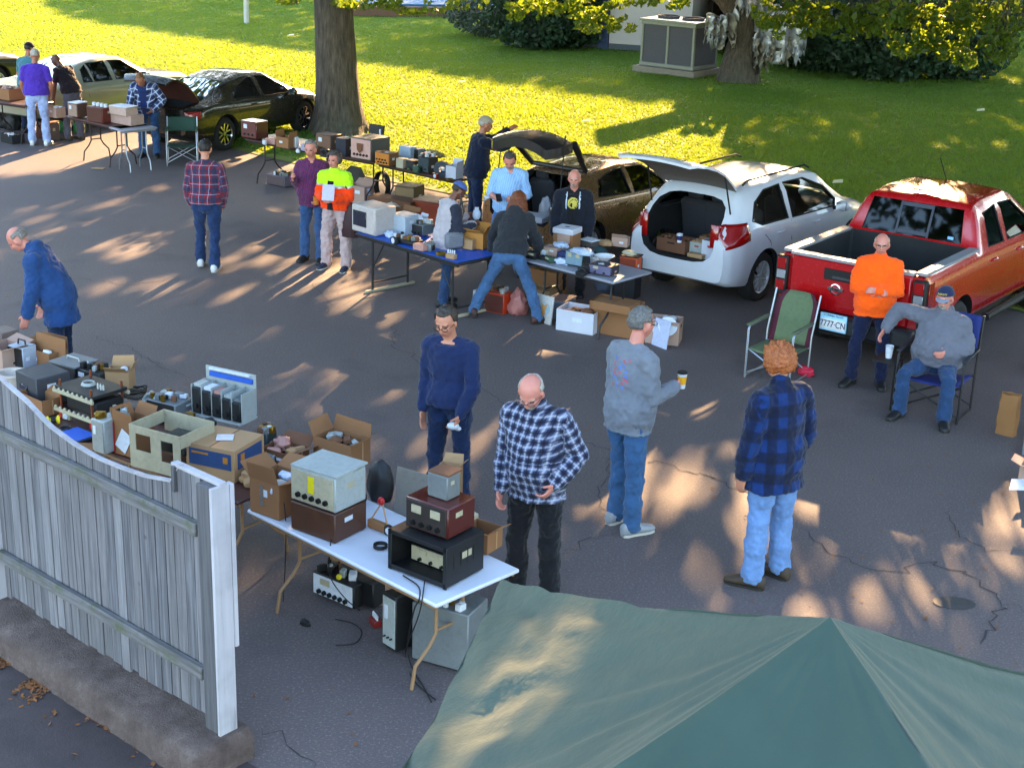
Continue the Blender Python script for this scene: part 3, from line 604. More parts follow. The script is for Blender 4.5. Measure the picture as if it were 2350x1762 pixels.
TV = list(vs); t_ = MB(); t_.add(vs, fs, CAN); me = t_.mesh('roof_canvas', ang=55); bm = bmesh.new(); bm.from_mesh(me); bmesh.ops.remove_doubles(bm, verts=bm.verts, dist=.004); bmesh.ops.recalc_face_normals(bm, faces=bm.faces); bm.to_mesh(me); bm.free(); smooth_angle(me, 55); link('roof_canvas', me, tent)
for f in range(4):
    A, B = CO[f], CO[(f+1) % 4]; vs = []; fs = []
    for j in range(41):
        b = j/40; e = A.lerp(B, b); inw = PK-e; inw.z = 0; e = e+inw.normalized()*.13*math.sin(PI*b); e.z += -.10*math.sin(PI*b)*.33+.05*noise.noise(Vector((b*5+f*3, 3, 4)))*math.sin(PI*b); e -= Vector((PK.x, PK.y, 0)); o2 = -inw.normalized()*(.01+.02*math.sin(b*40))
        vs += [e, e+o2+Vector((0, 0, -.17))]
    fs = [[2*j, 2*j+1, 2*j+3, 2*j+2] for j in range(40)]; t_ = MB(); t_.add(vs, fs, CAN); t_.build('valance', tent, ang=60)
seam = M((.012, .026, .02), .9, name='seam_thread')
for f in ():
    q = MB(); q.tube([(0, 0, 3.055), (CO[f]-Vector((PK.x, PK.y, 0)))+Vector((0, 0, .006))], .003, seam, 5) if 0 else None
    A, B = CO[f], CO[(f+1) % 4]; a = .26; pts = [vs_ for vs_ in [TV[f*(nn+1)**2+int(a*nn)*(nn+1)+j] for j in range(nn+1)]]; q.tube([p+Vector((0, 0, .003)) for p in pts], .0035, seam, 5); q.build('seam', tent)
pm = M('#b9bcc0', .35, .8, name='tent_pole')
for c in CO:
    t_ = MB(); q = c-Vector((PK.x, PK.y, 0)); q = Vector((q.x*.985, q.y*.985, q.z)); t_.tube([(q.x, q.y, 0), (q.x, q.y, 1.2)], .018, pm, 8); t_.tube([(q.x, q.y, 1.2), (q.x, q.y, q.z-.03)], .014, pm, 8); t_.tube([(q.x, q.y, q.z-.35), (q.x*.4, q.y*.4, 2.2)], .010, pm, 6); t_.box((q.x, q.y, .01), (.09, .09, .02), pm); t_.build('leg', tent)
# ---------------------------------------------------------------- people
def V3(p): return Vector(p)
def loft(secs, n=18):
    "closed surface through elliptical sections (centre, X radius vector, Y radius vector)"
    vs = []; fs = []
    for c, X, Y in secs:
        for k in range(n): a = 2*PI*k/n; vs.append(c+X*math.cos(a)+Y*math.sin(a))
    m = len(secs)
    for i in range(m-1):
        for k in range(n): fs.append([i*n+k, i*n+(k+1) % n, (i+1)*n+(k+1) % n, (i+1)*n+k])
    b = len(vs); vs += [secs[0][0], secs[-1][0]]
    for k in range(n): fs.append([b, (k+1) % n, k]); fs.append([b+1, (m-1)*n+k, (m-1)*n+(k+1) % n])
    return vs, fs
def limb(pts, rad, n=14, flat=None):
    pts = [V3(p) for p in pts]; secs = []; m = len(pts); up = None
    def add(c, t, r):
        nonlocal up
        if up is None: up = (V3((1, 0, 0)) if abs(t.x) < .8 else V3((0, 1, 0)))
        up = (up-t*up.dot(t)).normalized(); s = t.cross(up); secs.append((c, up*r, s*r*(flat or 1)))
    for i, p in enumerate(pts):
        t = (pts[min(i+1, m-1)]-pts[max(i-1, 0)]).normalized()
        if i == 0:
            for q in (80, 55, 28): a = R(q); add(p-t*rad[0]*math.sin(a)*.9, t, rad[0]*math.cos(a))
        add(p, t, rad[i])
        if i == m-1:
            for q in (28, 55, 80): a = R(q); add(p+t*rad[i]*math.sin(a)*.9, t, rad[i]*math.cos(a))
    return loft(secs, n)
def ellp(c, r, rot=None, n=18, m=12):
    q = MB(); q.ell(c, r, None, n=n, m=m, rot=rot); return q.v, q.f
def fuse(name, prims, vox, smooth=3, disp=0., dsc=.12, sf=.5):
    V = []; F = []
    for vs, fs in prims: b = len(V); V += [tuple(v) for v in vs]; F += [[b+i for i in f] for f in fs]
    me = bpy.data.meshes.new('tmp'); me.from_pydata(V, [], F); o = bpy.data.objects.new('tmp', me); COL.objects.link(o)
    r = o.modifiers.new('r', 'REMESH'); r.mode = 'VOXEL'; r.voxel_size = vox; r.use_smooth_shade = True
    s = o.modifiers.new('s', 'SMOOTH'); s.factor = sf; s.iterations = smooth
    if disp:
        for k, (a, b) in enumerate(((disp, dsc), (disp*.6, dsc*.35))):
            tx = bpy.data.textures.new('folds', 'CLOUDS'); tx.noise_scale = b; tx.noise_depth = 1
            d = o.modifiers.new('d', 'DISPLACE'); d.texture = tx; d.strength = a; d.mid_level = .5; d.texture_coords = 'LOCAL'
    dg = bpy.context.evaluated_depsgraph_get(); dg.update(); out = bpy.data.meshes.new_from_object(o.evaluated_get(dg)); out.name = name
    bpy.data.objects.remove(o); bpy.data.meshes.remove(me); out.materials.clear(); return out
def cloth_uv(me, bones):
    "stores distance round and along the nearest limb, so that woven checks follow the cloth"
    n = len(me.vertices); co = np.empty(n*3, np.float32); me.vertices.foreach_get('co', co); co = co.reshape(-1, 3); best = np.full(n, 1e9); out = np.zeros((n, 3), np.float32)
    for p0, p1, X, rad, *of in bones:
        p0 = np.array(p0); d = np.array(p1)-p0; L = np.linalg.norm(d); d = d/L; t = np.clip((co-p0)@d, (-.25 if not of else 0) if rad > .1 else 0, L+.05 if of or rad < .1 else L); q = co-(p0+t[:, None]*d); dist = np.linalg.norm(q, axis=1)/rad
        X = np.array(X); X = X-d*(X@d); X /= np.linalg.norm(X); Y = np.cross(d, X); u = q@Y+.55*(q@X) if rad > .1 else np.arctan2(q@Y, q@X)*rad; t = t+(of[0] if of else 0); k = dist < best
        out[k, 0] = u[k]; out[k, 1] = t[k]; best[k] = dist[k]
    a = me.attributes.new('weave', 'FLOAT_VECTOR', 'POINT'); a.data.foreach_set('vector', out.ravel())
def m_cloth(name, col, stripes=(), var=.12, rough=.9, bump=.16, sheen=.15):
    "stripes: (axis 0/1, period m, width fraction, offset, colour, strength)"
    q = N(name); at_ = q.n('ShaderNodeAttribute', attribute_name='weave'); sp = q.n('ShaderNodeSeparateXYZ'); q.l(at_.outputs['Vector'], sp.inputs[0]); tc = q.tc()
    c = None; f = q.noise(tc, 7, 5, .6); base = lin(col); c = q.mix(q.ramp(f, [(.3, 0.), (.7, 1.)]), tuple(x*(1-var) for x in base), tuple(min(1, x*(1+var)) for x in base))
    for ax, per, wd, off, cl, st in stripes:
        x = q.math('FRACT', q.math('ADD', q.math('MULTIPLY', sp.outputs[ax], 1/per), off)); s = q.n('ShaderNodeMapRange', interpolation_type='SMOOTHSTEP'); s.inputs[1].default_value = wd/2+.04; s.inputs[2].default_value = wd/2-.04; s.inputs[3].default_value = 0; s.inputs[4].default_value = st
        q.l(q.math('ABSOLUTE', q.math('SUBTRACT', x, .5)), s.inputs[0]); c = q.mix(s.outputs[0], c, cl)
    q.l(c, q.b.inputs['Base Color']); q.b.inputs['Roughness'].default_value = rough; q.b.inputs['Specular IOR Level'].default_value = .2; q.b.inputs['Sheen Weight'].default_value = sheen
    q.bump(q.math('ADD', q.noise(tc, 14, 4, .6), q.math('MULTIPLY', q.noise(tc, 45, 2), .25)), bump*2.4, .014); return q.m
def m_skin(c):
    q = N('skin'); tc = q.tc(); f = q.noise(tc, 14, 4, .6); b = lin(c); q.l(q.mix(f, tuple(x*.75 for x in b), (min(1, b[0]*1.25), b[1]*1.12, b[2]*1.08)), q.b.inputs['Base Color']); q.b.inputs['Roughness'].default_value = .5
    q.b.inputs['Subsurface Weight'].default_value = .08; q.b.inputs['Subsurface Radius'].default_value = (.01, .004, .002); q.b.inputs['Subsurface Scale'].default_value = .5; q.bump(q.noise(tc, 90, 3), .15, .002); return q.m
SK = dict(light=m_skin('#b98068'), pink=m_skin('#c07f70'), tan=m_skin('#a06a50'), brown=m_skin('#553020'), dark=m_skin('#6b4030'))
EYE = M((.025, .018, .016), .25, name='eye'); LIP = M((.30, .11, .09), .5, name='lips'); 
def m_hair(c):
    q = N('hair'); tc = q.tc(); f = q.noise(tc, 60, 4, .7); b = lin(c); q.l(q.mix(q.ramp(f, [(.3, 0.), (.7, 1.)]), tuple(x*.45 for x in b), tuple(min(1, x*1.5) for x in b)), q.b.inputs['Base Color']); q.b.inputs['Roughness'].default_value = .55; q.bump(f, .9, .006); return q.m
HB = m_hair('#3a2418'); HK = m_hair('#1c1512'); HG = m_hair('#77706a'); HR = m_hair('#6b3416'); HW = m_hair('#a39b92'); HT = m_hair('#6e4628')
def nrm(v): return V3(v).normalized()
def seg(p, d, L): return p+nrm(d)*L
STAND = dict(lu=(-.13, .02, -1), lf=(-.03, .18, -1), ru=(.13, .02, -1), rf=(.03, .18, -1), lt=(-.06, .02, -1), ls=(-.03, -.02, -1), rt=(.06, .02, -1), rs=(.03, -.02, -1))
def person(label, u, v, face, h=1.76, lean=0, bend=6, side=0, head=(5, 0), pose=None, skin='light', top=None, sleeve='long', hem=0, loose=.012, pants=None, ploose=.012, shoes=None, sole=None, hair=('short', HB), belly=.0, wide=1., glasses=None, beard=None, cap=None,
           curl=.5, toes=(8, -8), at_=None, zoff=0, vox=.0085, under=None, openf=0, sleeves_cuff=.0, handn=None, inner=None, hood=False, collar=None, twist=0, fold=.030):
    loose *= .72; k = h/1.76; S = dict(STAND); S.update(pose or {}); S = {a: V3(b) for a, b in S.items()}
    loc = at_ if at_ is not None else at(u, v); root = thing('person', label, 'person', (loc.x, loc.y, 0), R(face))
    rx = lambda a: Matrix.Rotation(-R(a), 3, 'X'); M1 = Matrix.Rotation(R(side), 3, 'Y') @ rx(lean); M2 = Matrix.Rotation(R(twist), 3, 'Z') @ Matrix.Rotation(R(side*1.3), 3, 'Y') @ rx(lean+bend); M0 = Matrix.Rotation(R(side*.5), 3, 'Y') @ rx(lean*.55)
    P = V3((0, 0, .95)); W = P+M1 @ V3((0, 0, .19)); Cc = W+M2 @ V3((0, 0, .19)); C7 = Cc+M2 @ V3((0, -.01, .13)); NB = C7+M2 @ V3((0, .01, .045))
    hy, hp = R(head[1]), head[0]; HM = Matrix.Rotation(hy, 3, 'Z') @ Matrix.Rotation(R(side*.5), 3, 'Y') @ rx(hp+lean*.25); nk = (M2 @ V3((0, .25, 1))).lerp(HM @ V3((0, .1, 1)), .5).normalized(); HC = NB+nk*.075+HM @ V3((0, .018, .07))
    J = {}
    for sd, sx in (('l', -1), ('r', 1)):
        sh = C7+M2 @ V3((sx*.166*wide, 0, -.055)); e = seg(sh, S[sd+'u'], .29); wr = seg(e, S[sd+'f'], .255); J[sd+'sh'] = sh; J[sd+'el'] = e; J[sd+'wr'] = wr
        hip = P+M0 @ V3((sx*.088*wide, 0, -.03)); kn = seg(hip, S[sd+'t'], .425); an = seg(kn, S[sd+'s'], .41); J[sd+'hi'] = hip; J[sd+'kn'] = kn; J[sd+'an'] = an
    low = min(J['lan'].z, J['ran'].z); dz = .085-low; mid = (J['lan']+J['ran'])/2; mv = V3((-mid.x, -mid.y, dz+zoff/k))
    def g(p): return (p+mv)*k
    T = {a: g(b) for a, b in J.items()}; P_, W_, C_, C7_, NB_, HC_ = map(g, (P, W, Cc, C7, NB, HC))
    k_ = k
    def torso(off, z0=-.09, ztop=1., hemw=0.):
        tab = [(-.10, P, M0, .145, .105, 0), (-.02, P, M0, .168, .118, .25), (.09, P, M1, .168, .115, .8), (.19, P, M1, .158, .110, 1), (.28, W, M2, .160, .112, .7), (.37, W, M2, .172, .116, .3), (.44, W, M2, .172, .108, 0), (.50, W, M2, .135, .085, 0), (.535, W, M2, .078, .066, 0)]
        secs = []
        for s, o_, Mx, a, b, bl in tab:
            if s < z0-1e-6 or s > ztop: continue
            base = o_ if o_ is P else W; ss = s if o_ is P else s-.19
            c = base+Mx @ V3((0, bl*belly*.55, ss)); a2 = (a*wide+bl*belly*.4+off+(hemw if s < .1 else 0)); b2 = b+bl*belly*.6+off+(hemw if s < .1 else 0)
            secs.append((g(c), Mx @ V3((a2*k_, 0, 0)), Mx @ V3((0, b2*k_, 0))))
        if z0 < -.1:
            c = P+M0 @ V3((0, 0, z0)); a2 = .17*wide+off+hemw; secs.insert(0, (g(c), M0 @ V3((a2*k_, 0, 0)), M0 @ V3((0, (.122+off+hemw)*k_, 0))))
        return loft(secs, 28)
    def arm(s, f0, f1, r, o=0): # portion of the arm from 0 (shoulder) to 2 (wrist)
        sh, el, wr = T[s+'sh'], T[s+'el'], T[s+'wr']; pts = []; rad = []
        prof = [(0, .056), (.35, .050), (.8, .043), (1, .041), (1.3, .042), (1.7, .034), (2, .028)]
        for t, q in prof:
            if t > f1: break
            p = sh.lerp(el, t) if t <= 1 else el.lerp(wr, t-1); pts.append(p); rad.append((q*r+o)*k_)
        if prof[-1][0] > f1: p = sh.lerp(el, f1) if f1 <= 1 else el.lerp(wr, f1-1); pts.append(p); rad.append((np.interp(f1, [a for a, b in prof], [b for a, b in prof])*r+o)*k_)
        return limb(pts, rad)
    def leg(s, o, r=1., ank=None, f1=2.):
        hp_, kn, an = T[s+'hi'], T[s+'kn'], T[s+'an']; prof = [(0, .088), (.3, .083), (.7, .064), (1, .056), (1.35, .056), (1.7, .044), (2, .038)]; pts = []; rad = []
        for t, q in prof:
            q = q*r+o
            if ank and t > .8: q = max(q, ank)
            pts.append(hp_.lerp(kn, t) if t <= 1 else kn.lerp(an, t-1)); rad.append(q*k_)
        return limb(pts, rad)
    # body: one continuous surface
    clo = top is not None
    pr = [torso(-.02)]
    for s in 'lr':
        pr.append(arm(s, 0, 2, .85 if sleeve == 'long' else 1.0)); pr.append(leg(s, -.012, .95)); an = T[s+'an']; ft = (Matrix.Rotation(R(toes[0 if s == 'l' else 1]), 3, 'Z')) @ V3((0, 1, 0)); pr.append(limb([an+V3((0, 0, -.03))*k_, an+ft*.10*k_+V3((0, 0, -.052))*k_], [.030*k_, .020*k_]))
        wr = T[s+'wr']; sx = -1 if s == 'l' else 1; a = nrm(T[s+'wr']-T[s+'el']); pn = V3((handn or {}).get(s, (-sx, .15, 0))); pn = (pn-a*pn.dot(a)).normalized(); sd = a.cross(pn)*(1 if s == 'l' else -1)
        fwd = V3((0, 1, 0)); 
        if sd.dot(fwd) < 0 and not (handn or {}).get(s): sd = -sd
        q = k_*1.02; secs = []
        for t, wv, th in ((-.01, .024, .018), (.02, .034, .016), (.055, .041, .014), (.085, .040, .012), (.095, .034, .010)): secs.append((wr+a*t*q, sd*wv*q, pn*th*q))
        pr.append(loft(secs, 14)); cu = curl if not isinstance(curl, dict) else curl.get(s, .5)
        for i, (of, L) in enumerate(((.030, .068), (.010, .076), (-.010, .071), (-.030, .056))):
            p = wr+a*.09*q+sd*of*q; d = a.copy(); pts = [p]; rad = [.0095*q]
            for j in range(3): ang_ = cu*(.9+.12*i)*(j*.7+.35); d2 = (a*math.cos(ang_)+pn*math.sin(ang_)); p = p+d2*L/3*q*1.08; pts.append(p); rad.append((.0092-.0008*j)*q)
            pr.append(limb(pts, rad, 8))
        p = wr+a*.018*q+sd*.026*q; d = (a*.75+sd*.75+pn*.25).normalized(); pr.append(limb([p, p+d*.038*q, p+d*.038*q+(a*.8+sd*.25+pn*(.3+.4*cu))*.034*q], [.0125*q, .0115*q, .0095*q], 8))
    pr.append(limb([C7_+M2 @ V3((0, 0, -.03))*k_, NB_, HC_+HM @ V3((0, -.015, -.06))*k_], [.062*k_, .056*k_, .054*k_]))
    def hd(c, r, rot=None): pr.append(ellp(HC_+HM @ V3(c)*k_, tuple(x*k_ for x in r), HM if rot is None else HM @ rot))
    hd((0, -.012, .028), (.077, .098, .092)); hd((0, .022, -.030), (.060, .070, .082)); hd((0, .048, -.078), (.034, .034, .026)); hd((0, .068, .022), (.055, .024, .022))
    hd((0, .094, -.012), (.011, .016, .028), Matrix.Rotation(R(-18), 3, 'X')); hd((0, .101, -.026), (.016, .015, .011)); hd((-.034, .062, -.022), (.024, .024, .022)); hd((.034, .062, -.022), (.024, .024, .022)); hd((0, .082, -.058), (.026, .015, .013))
    for sx in (-1, 1): hd((sx*.079, -.004, -.008), (.012, .022, .034), Matrix.Rotation(R(sx*-14), 3, 'Z')); hd((sx*.062, -.01, -.03), (.014, .03, .03))
    me = fuse('body', pr, vox*k_, 2, sf=.4); skm = SK[skin] if isinstance(skin, str) else skin
    for m_ in (skm, EYE, LIP, beard[1] if beard else skm, hair[1] if hair else HB): me.materials.append(m_)
    nf = len(me.polygons); cen = np.empty(nf*3, np.float32); me.polygons.foreach_get('center', cen); cen = cen.reshape(-1, 3); L = (cen-np.array(HC_))@np.array(HM)/k_; x, y, z = L.T; mi = np.zeros(nf, np.int32)
    fr = (y > .045)&(abs(z) < .15)&(abs(x) < .09)
    mi[fr & (((abs(x)-.032)/.015)**2+((z-.002)/.0075)**2 < 1)] = 1; mi[fr & (abs(abs(x)-.032) < .02) & (abs(z-.024) < .004)] = 4; mi[fr & (abs(x) < .024) & (abs(z+.060) < .0075)] = 2
    if beard:
        if beard[0] == 'full': bm_ = (z < -.035)&(z > -.13)&(y > -.005)&~((abs(x) < .022)&(abs(z+.060) < .006))&(abs(x) < .085)&(z < -.035-.0*y)
        elif beard[0] == 'goatee': bm_ = (z < -.042)&(z > -.12)&(y > .045)&(abs(x) < .036)&~((abs(x) < .018)&(abs(z+.060) < .006))
        else: bm_ = (abs(z+.046) < .009)&(y > .05)&(abs(x) < .034)
        mi[bm_] = 3
    me.polygons.foreach_set('material_index', mi); link('body', me, root)
    # clothes
    bones = [(P_, W_, M1 @ V3((0, -1, 0)), .17), (W_, NB_, M2 @ V3((0, -1, 0)), .17, (W_-P_).length)]+[(T[s+a], T[s+b], (0, 1, 0), .06) for s in 'lr' for a, b in (('sh', 'el'), ('el', 'wr'))]
    f1 = {'long': 1.97, 'short': .80, 'none': 0, 'rolled': 1.12}[sleeve]
    if top is not None:
        nmn = top[0]; pr = [torso(loose, z0=-.02-hem, hemw=.026 if hem else 0, ztop=.6 if collar or hood else .51)]
        for s in 'lr':
            if f1: pr.append(arm(s, 0, f1, 1.1, loose*1.1))
            else: pr.append(ellp(T[s+'sh']-M2 @ V3((.03 if s == 'r' else -.03, 0, -.01))*k_, (.045*k_,)*3))
        pr.append(limb([T['lsh'].lerp(C7_, .25)+V3((0, 0, .0)), C7_+V3((0, 0, .0))*k_, T['rsh'].lerp(C7_, .25)], [(.052+loose)*k_, (.050+loose)*k_, (.052+loose)*k_]))
        if collar is not None or hood:
            o_ = .016
            pr.append(limb([NB_+M2 @ V3((0, -.01, -.03))*k_, NB_+M2 @ V3((0, .0, .018))*k_], [(.066+o_)*k_, (.055+o_)*k_]))
        if hood: pr.append(ellp(NB_+M2 @ V3((0, -.075, -.015))*k_, (.105*k_, .055*k_, .065*k_), M2))
        me = fuse(nmn, pr, max(.011, vox*1.25)*k_, 3, fold, .11); me.materials.append(top[1])
        if inner is not None:   # an open front over another shirt
            me.materials.append(inner); n_ = len(me.polygons); c = np.empty(n_*3, np.float32); me.polygons.foreach_get('center', c); c = c.reshape(-1, 3)-np.array(W_); q = c@np.array(M2)/k_; wd = openf*(1+1.2*np.clip(q[:, 2], 0, .4))
            me.polygons.foreach_set('material_index', ((abs(q[:, 0]) < wd)&(q[:, 1] > .03)).astype(np.int32))
        if len(top) > 2: top[2](me, root, dict(W=W_, M2=M2, k=k_, P=P_, C7=C7_, T=T, HC=HC_, HM=HM))
        cloth_uv(me, bones); link(nmn, me, root)
    if pants is not None:
        pr = [torso(.006+ploose*.3, z0=-.02, ztop=.13)]+[leg(s, ploose, 1., .062+ploose*.7) for s in 'lr']+[ellp(P_+M0 @ V3((0, -.03, -.06))*k_, (.135*k_*wide, .105*k_, .09*k_))]
        me = fuse('trousers', pr, max(.011, vox*1.25)*k_, 3, .034, .10); me.materials.append(pants); link('trousers', me, root)
    for s in 'lr':
        an = T[s+'an']; sh = nrm(T[s+'an']-T[s+'kn']); yaw = toes[0 if s == 'l' else 1]; drop = max(0, an.z/k_-.085-zoff/k_); pit = min(50, drop*260) if not S.get('flat') else 0
        Mf = Matrix.Rotation(R(yaw), 3, 'Z') @ Matrix.Rotation(-R(pit), 3, 'X'); secs = []
        for y, a, t in ((-.095, .020, .060), (-.086, .038, .095), (-.045, .046, .112), (.0, .046, .115), (.05, .048, .098), (.10, .052, .072), (.145, .052, .058), (.19, .041, .046), (.208, .020, .030)):
            c = an+Mf @ V3((0, y, -.085+t/2+.006))*k_; secs.append((c, Mf @ V3((a, 0, 0))*k_, Mf @ V3((0, 0, t/2))*k_))
        vs, fs = loft(secs, 18); q = MB(); q.add(vs, fs, shoes or M('#1b1a1c', .6, name='shoe')); b_ = link('shoe', q.mesh('shoe', ang=60), root)
        q = MB(); out = [(-.09, 0)]+[(y, a) for y, a in ((-.085, .025), (-.05, .043), (.0, .041), (.05, .044), (.10, .052), (.15, .052), (.19, .038), (.207, .012))]; poly = [(a, y) for y, a in out]+[(-a, y) for y, a in out[::-1]]
        Tm = Matrix.Translation(an) @ Mf.to_4x4() @ Matrix.Scale(k_, 4); q.prism(poly[1:-1], -.088, -.066, sole or M('#26241f', .7, name='rubber'), Tm); q.build('sole', b_)
    # hair, cap, glasses
    def shell(name, off, rule, mat, nz=.006, fr_=30., r=(.079, .101, .094), c=(0, -.012, .028), th=.012):
        n, m = 44, 30; vs = []; fs = []; ok = []
        for i in range(m+1):
            a = PI*i/m
            for j in range(n):
                b = 2*PI*j/n; d = V3((math.sin(a)*math.cos(b), math.sin(a)*math.sin(b), math.cos(a))); o2 = off(d) if callable(off) else off
                rr = 1+nz/.09*noise.noise(d*fr_/8+V3((u*.01, 0, 0))); p = V3((d.x*(r[0]+o2), d.y*(r[1]+o2), d.z*(r[2]+o2)))*rr+V3(c); vs.append(HC_+HM @ p*k_); ok.append(rule(d))
        for i in range(m):
            for j in range(n):
                f = [i*n+j, (i+1)*n+j, (i+1)*n+(j+1) % n, i*n+(j+1) % n]
                if all(ok[q] for q in f): fs.append(f)
        q = MB(); q.add(vs, fs, mat); me = q.mesh(name, ang=80); bm = bmesh.new(); bm.from_mesh(me); bmesh.ops.delete(bm, geom=[v_ for v_ in bm.verts if not v_.link_faces], context='VERTS'); bmesh.ops.remove_doubles(bm, verts=bm.verts, dist=1e-5)
        bm.to_mesh(me); bm.free(); me.polygons.foreach_set('use_smooth', [True]*len(me.polygons)); o = link(name, me, root); md = o.modifiers.new('s', 'SOLIDIFY'); md.thickness = th*k_; md.offset = -1; return o
    ears = lambda d: not (abs(d.x) > .72 and -.62 < d.z < -.05 and d.y > -.35)
    RU = {'short': lambda d: (d.y < .30 and d.z > -.62 and ears(d) and (d.z > -.25 or d.y < -.1)) or d.z > .62,
          'buzz': lambda d: (d.y < .25 and d.z > -.55 and ears(d) and (d.z > -.2 or d.y < -.1)) or d.z > .72,
          'fringe': lambda d: d.y < .15 and -.6 < d.z < .42 and ears(d) and (d.z > -.2 or d.y < -.1),
          'curly': lambda d: (d.y < .42 and d.z > -.72) or d.z > .45, 'long': lambda d: (d.y < .45 and d.z > -.9) or d.z > .6}
    if hair and hair[0] in RU:
        kd = hair[0]; off = {'short': .012, 'buzz': .006, 'fringe': .006, 'curly': .030, 'long': .022}[kd]; shell('hair', off, RU[kd], hair[1], {'curly': .022, 'short': .010, 'long': .012}.get(kd, .004), {'curly': 58, 'short': 34}.get(kd, 20))
        if kd == 'long':
            pr = []
            for i in range(16):
                a = PI*(.02+.96*i/15); b_ = V3((math.cos(a)*.085, -math.sin(a)*.10-.005, 0)); s0 = HC_+HM @ (b_+V3((0, 0, .01)))*k_; rnd = random.Random(i)
                pr.append(limb([s0, s0+(HM @ V3((b_.x*.35, b_.y*.1, -.12))*k_), s0+HM @ V3((b_.x*.55+rnd.gauss(0, .012), b_.y*.2, -.23-.03*rnd.random()))*k_], [.026*k_, .028*k_, .014*k_], 8))
            q = fuse('hair', pr, .009, 1, .02, .04); q.materials.append(hair[1]); link('hair', q, root)
    if cap:
        cm_, brim, back = cap[0], cap[1], cap[2] if len(cap) > 2 else 0
        o = shell('cap', .016, lambda d: d.z > .12, cm_, .002, 10, th=.008); sg = -1 if back else 1; q = MB(); poly = []
        for i in range(13): a = PI*i/12; poly.append((math.cos(a)*.072, .088+math.sin(a)*.075))
        Tm = Matrix.Translation(HC_) @ HM.to_4x4() @ Matrix.Rotation(R(180 if back else 0), 4, 'Z') @ Matrix.Translation((0, -.0, .040*k_)) @ Matrix.Rotation(R(-14), 4, 'X') @ Matrix.Scale(k_, 4); q.prism(poly, 0, .006, brim, Tm); q.build('cap_brim', root)
    if glasses:
        q = MB(); Tm = Matrix.Translation(HC_) @ HM.to_4x4() @ Matrix.Scale(k_, 4); fr_, lens = glasses
        for sx in (-1, 1):
            ring = [(sx*.033+.024*math.cos(a), .106-.004*abs(math.cos(a)), .002+.018*math.sin(a)) for a in np.linspace(0, 2*PI, 14, endpoint=False)]; q.tube(ring, .0022, fr_, 6, Tm, closed=True)
            if lens: q.face(ring, lens, Tm)
            q.tube([(sx*.057, .104, .006), (sx*.078, .06, .008), (sx*.083, -.01, .0)], .0022, fr_, 5, Tm)
        q.tube([(-.01, .107, .006), (0, .109, .008), (.01, .107, .006)], .0022, fr_, 5, Tm); q.build('glasses', root)
    G = dict(T=T, HC=HC_, HM=HM, root=root, k=k_, W=W_, P=P_, C7=C7_, M2=M2, M1=M1, NB=NB_)
    return G
def wpt(G, p):
    "world position of a point in a person's frame"
    r = G['root']; c, s = math.cos(r.rotation_euler.z), math.sin(r.rotation_euler.z); return V3((r.location.x+c*p.x-s*p.y, r.location.y+s*p.x+c*p.y, r.location.z+p.z))
# ---------------------------------------------------------------- vehicles (x forward from the rear bumper, y left, z up)
def m_paint(name, c, metal=.3, rough=.28):
    q = N(name); tc = q.tc(); f = q.noise(tc, 3, 4); b = lin(c); q.l(q.mix(f, tuple(x*.85 for x in b), tuple(min(1, x*1.12) for x in b)), q.b.inputs['Base Color']); q.b.inputs['Metallic'].default_value = metal
    d = q.noise(tc, 25, 5, .7); q.l(q.math('ADD', q.math('MULTIPLY', d, .22), rough-.1), q.b.inputs['Roughness']); q.b.inputs['Coat Weight'].default_value = 1; q.b.inputs['Coat Roughness'].default_value = .06; return q.m
BK = M('#0c0c0d', .7, name='black_plastic'); TYR = M('#161617', .85, name='tyre_rubber', bump=.3); RIM = M('#c4c6ca', .35, .5, var=.1, name='alloy'); INT = M('#121215', .9, name='car_interior', var=.3); SEAT = M('#2a2a30', .9, name='seat_cloth')
GLS = glassmat('window_glass', (.72, .76, .74)); GLD = glassmat('tinted_glass', (.05, .055, .06)); REDL = M('#8c0505', .12, name='red_lens', coat=1, var=.1); CLRL = M('#9b9ca0', .15, .3, name='clear_lens', coat=1); CHR = M('#c8cace', .12, 1., name='chrome', var=.05)
WHT = M('#d8d8d8', .5, name='plate_white')
def smooth1(x, y, s): # smoothed piecewise linear profile
    gx = np.linspace(x[0]-.5, x[-1]+.5, 900); gy = np.interp(gx, x, y); k = np.arange(-120, 121)*(gx[1]-gx[0]); w_ = np.exp(-(k/s)**2/2); w_ /= w_.sum(); gy = np.convolve(np.pad(gy, 120, 'edge'), w_, 'valid'); return lambda t: np.interp(t, gx, gy)
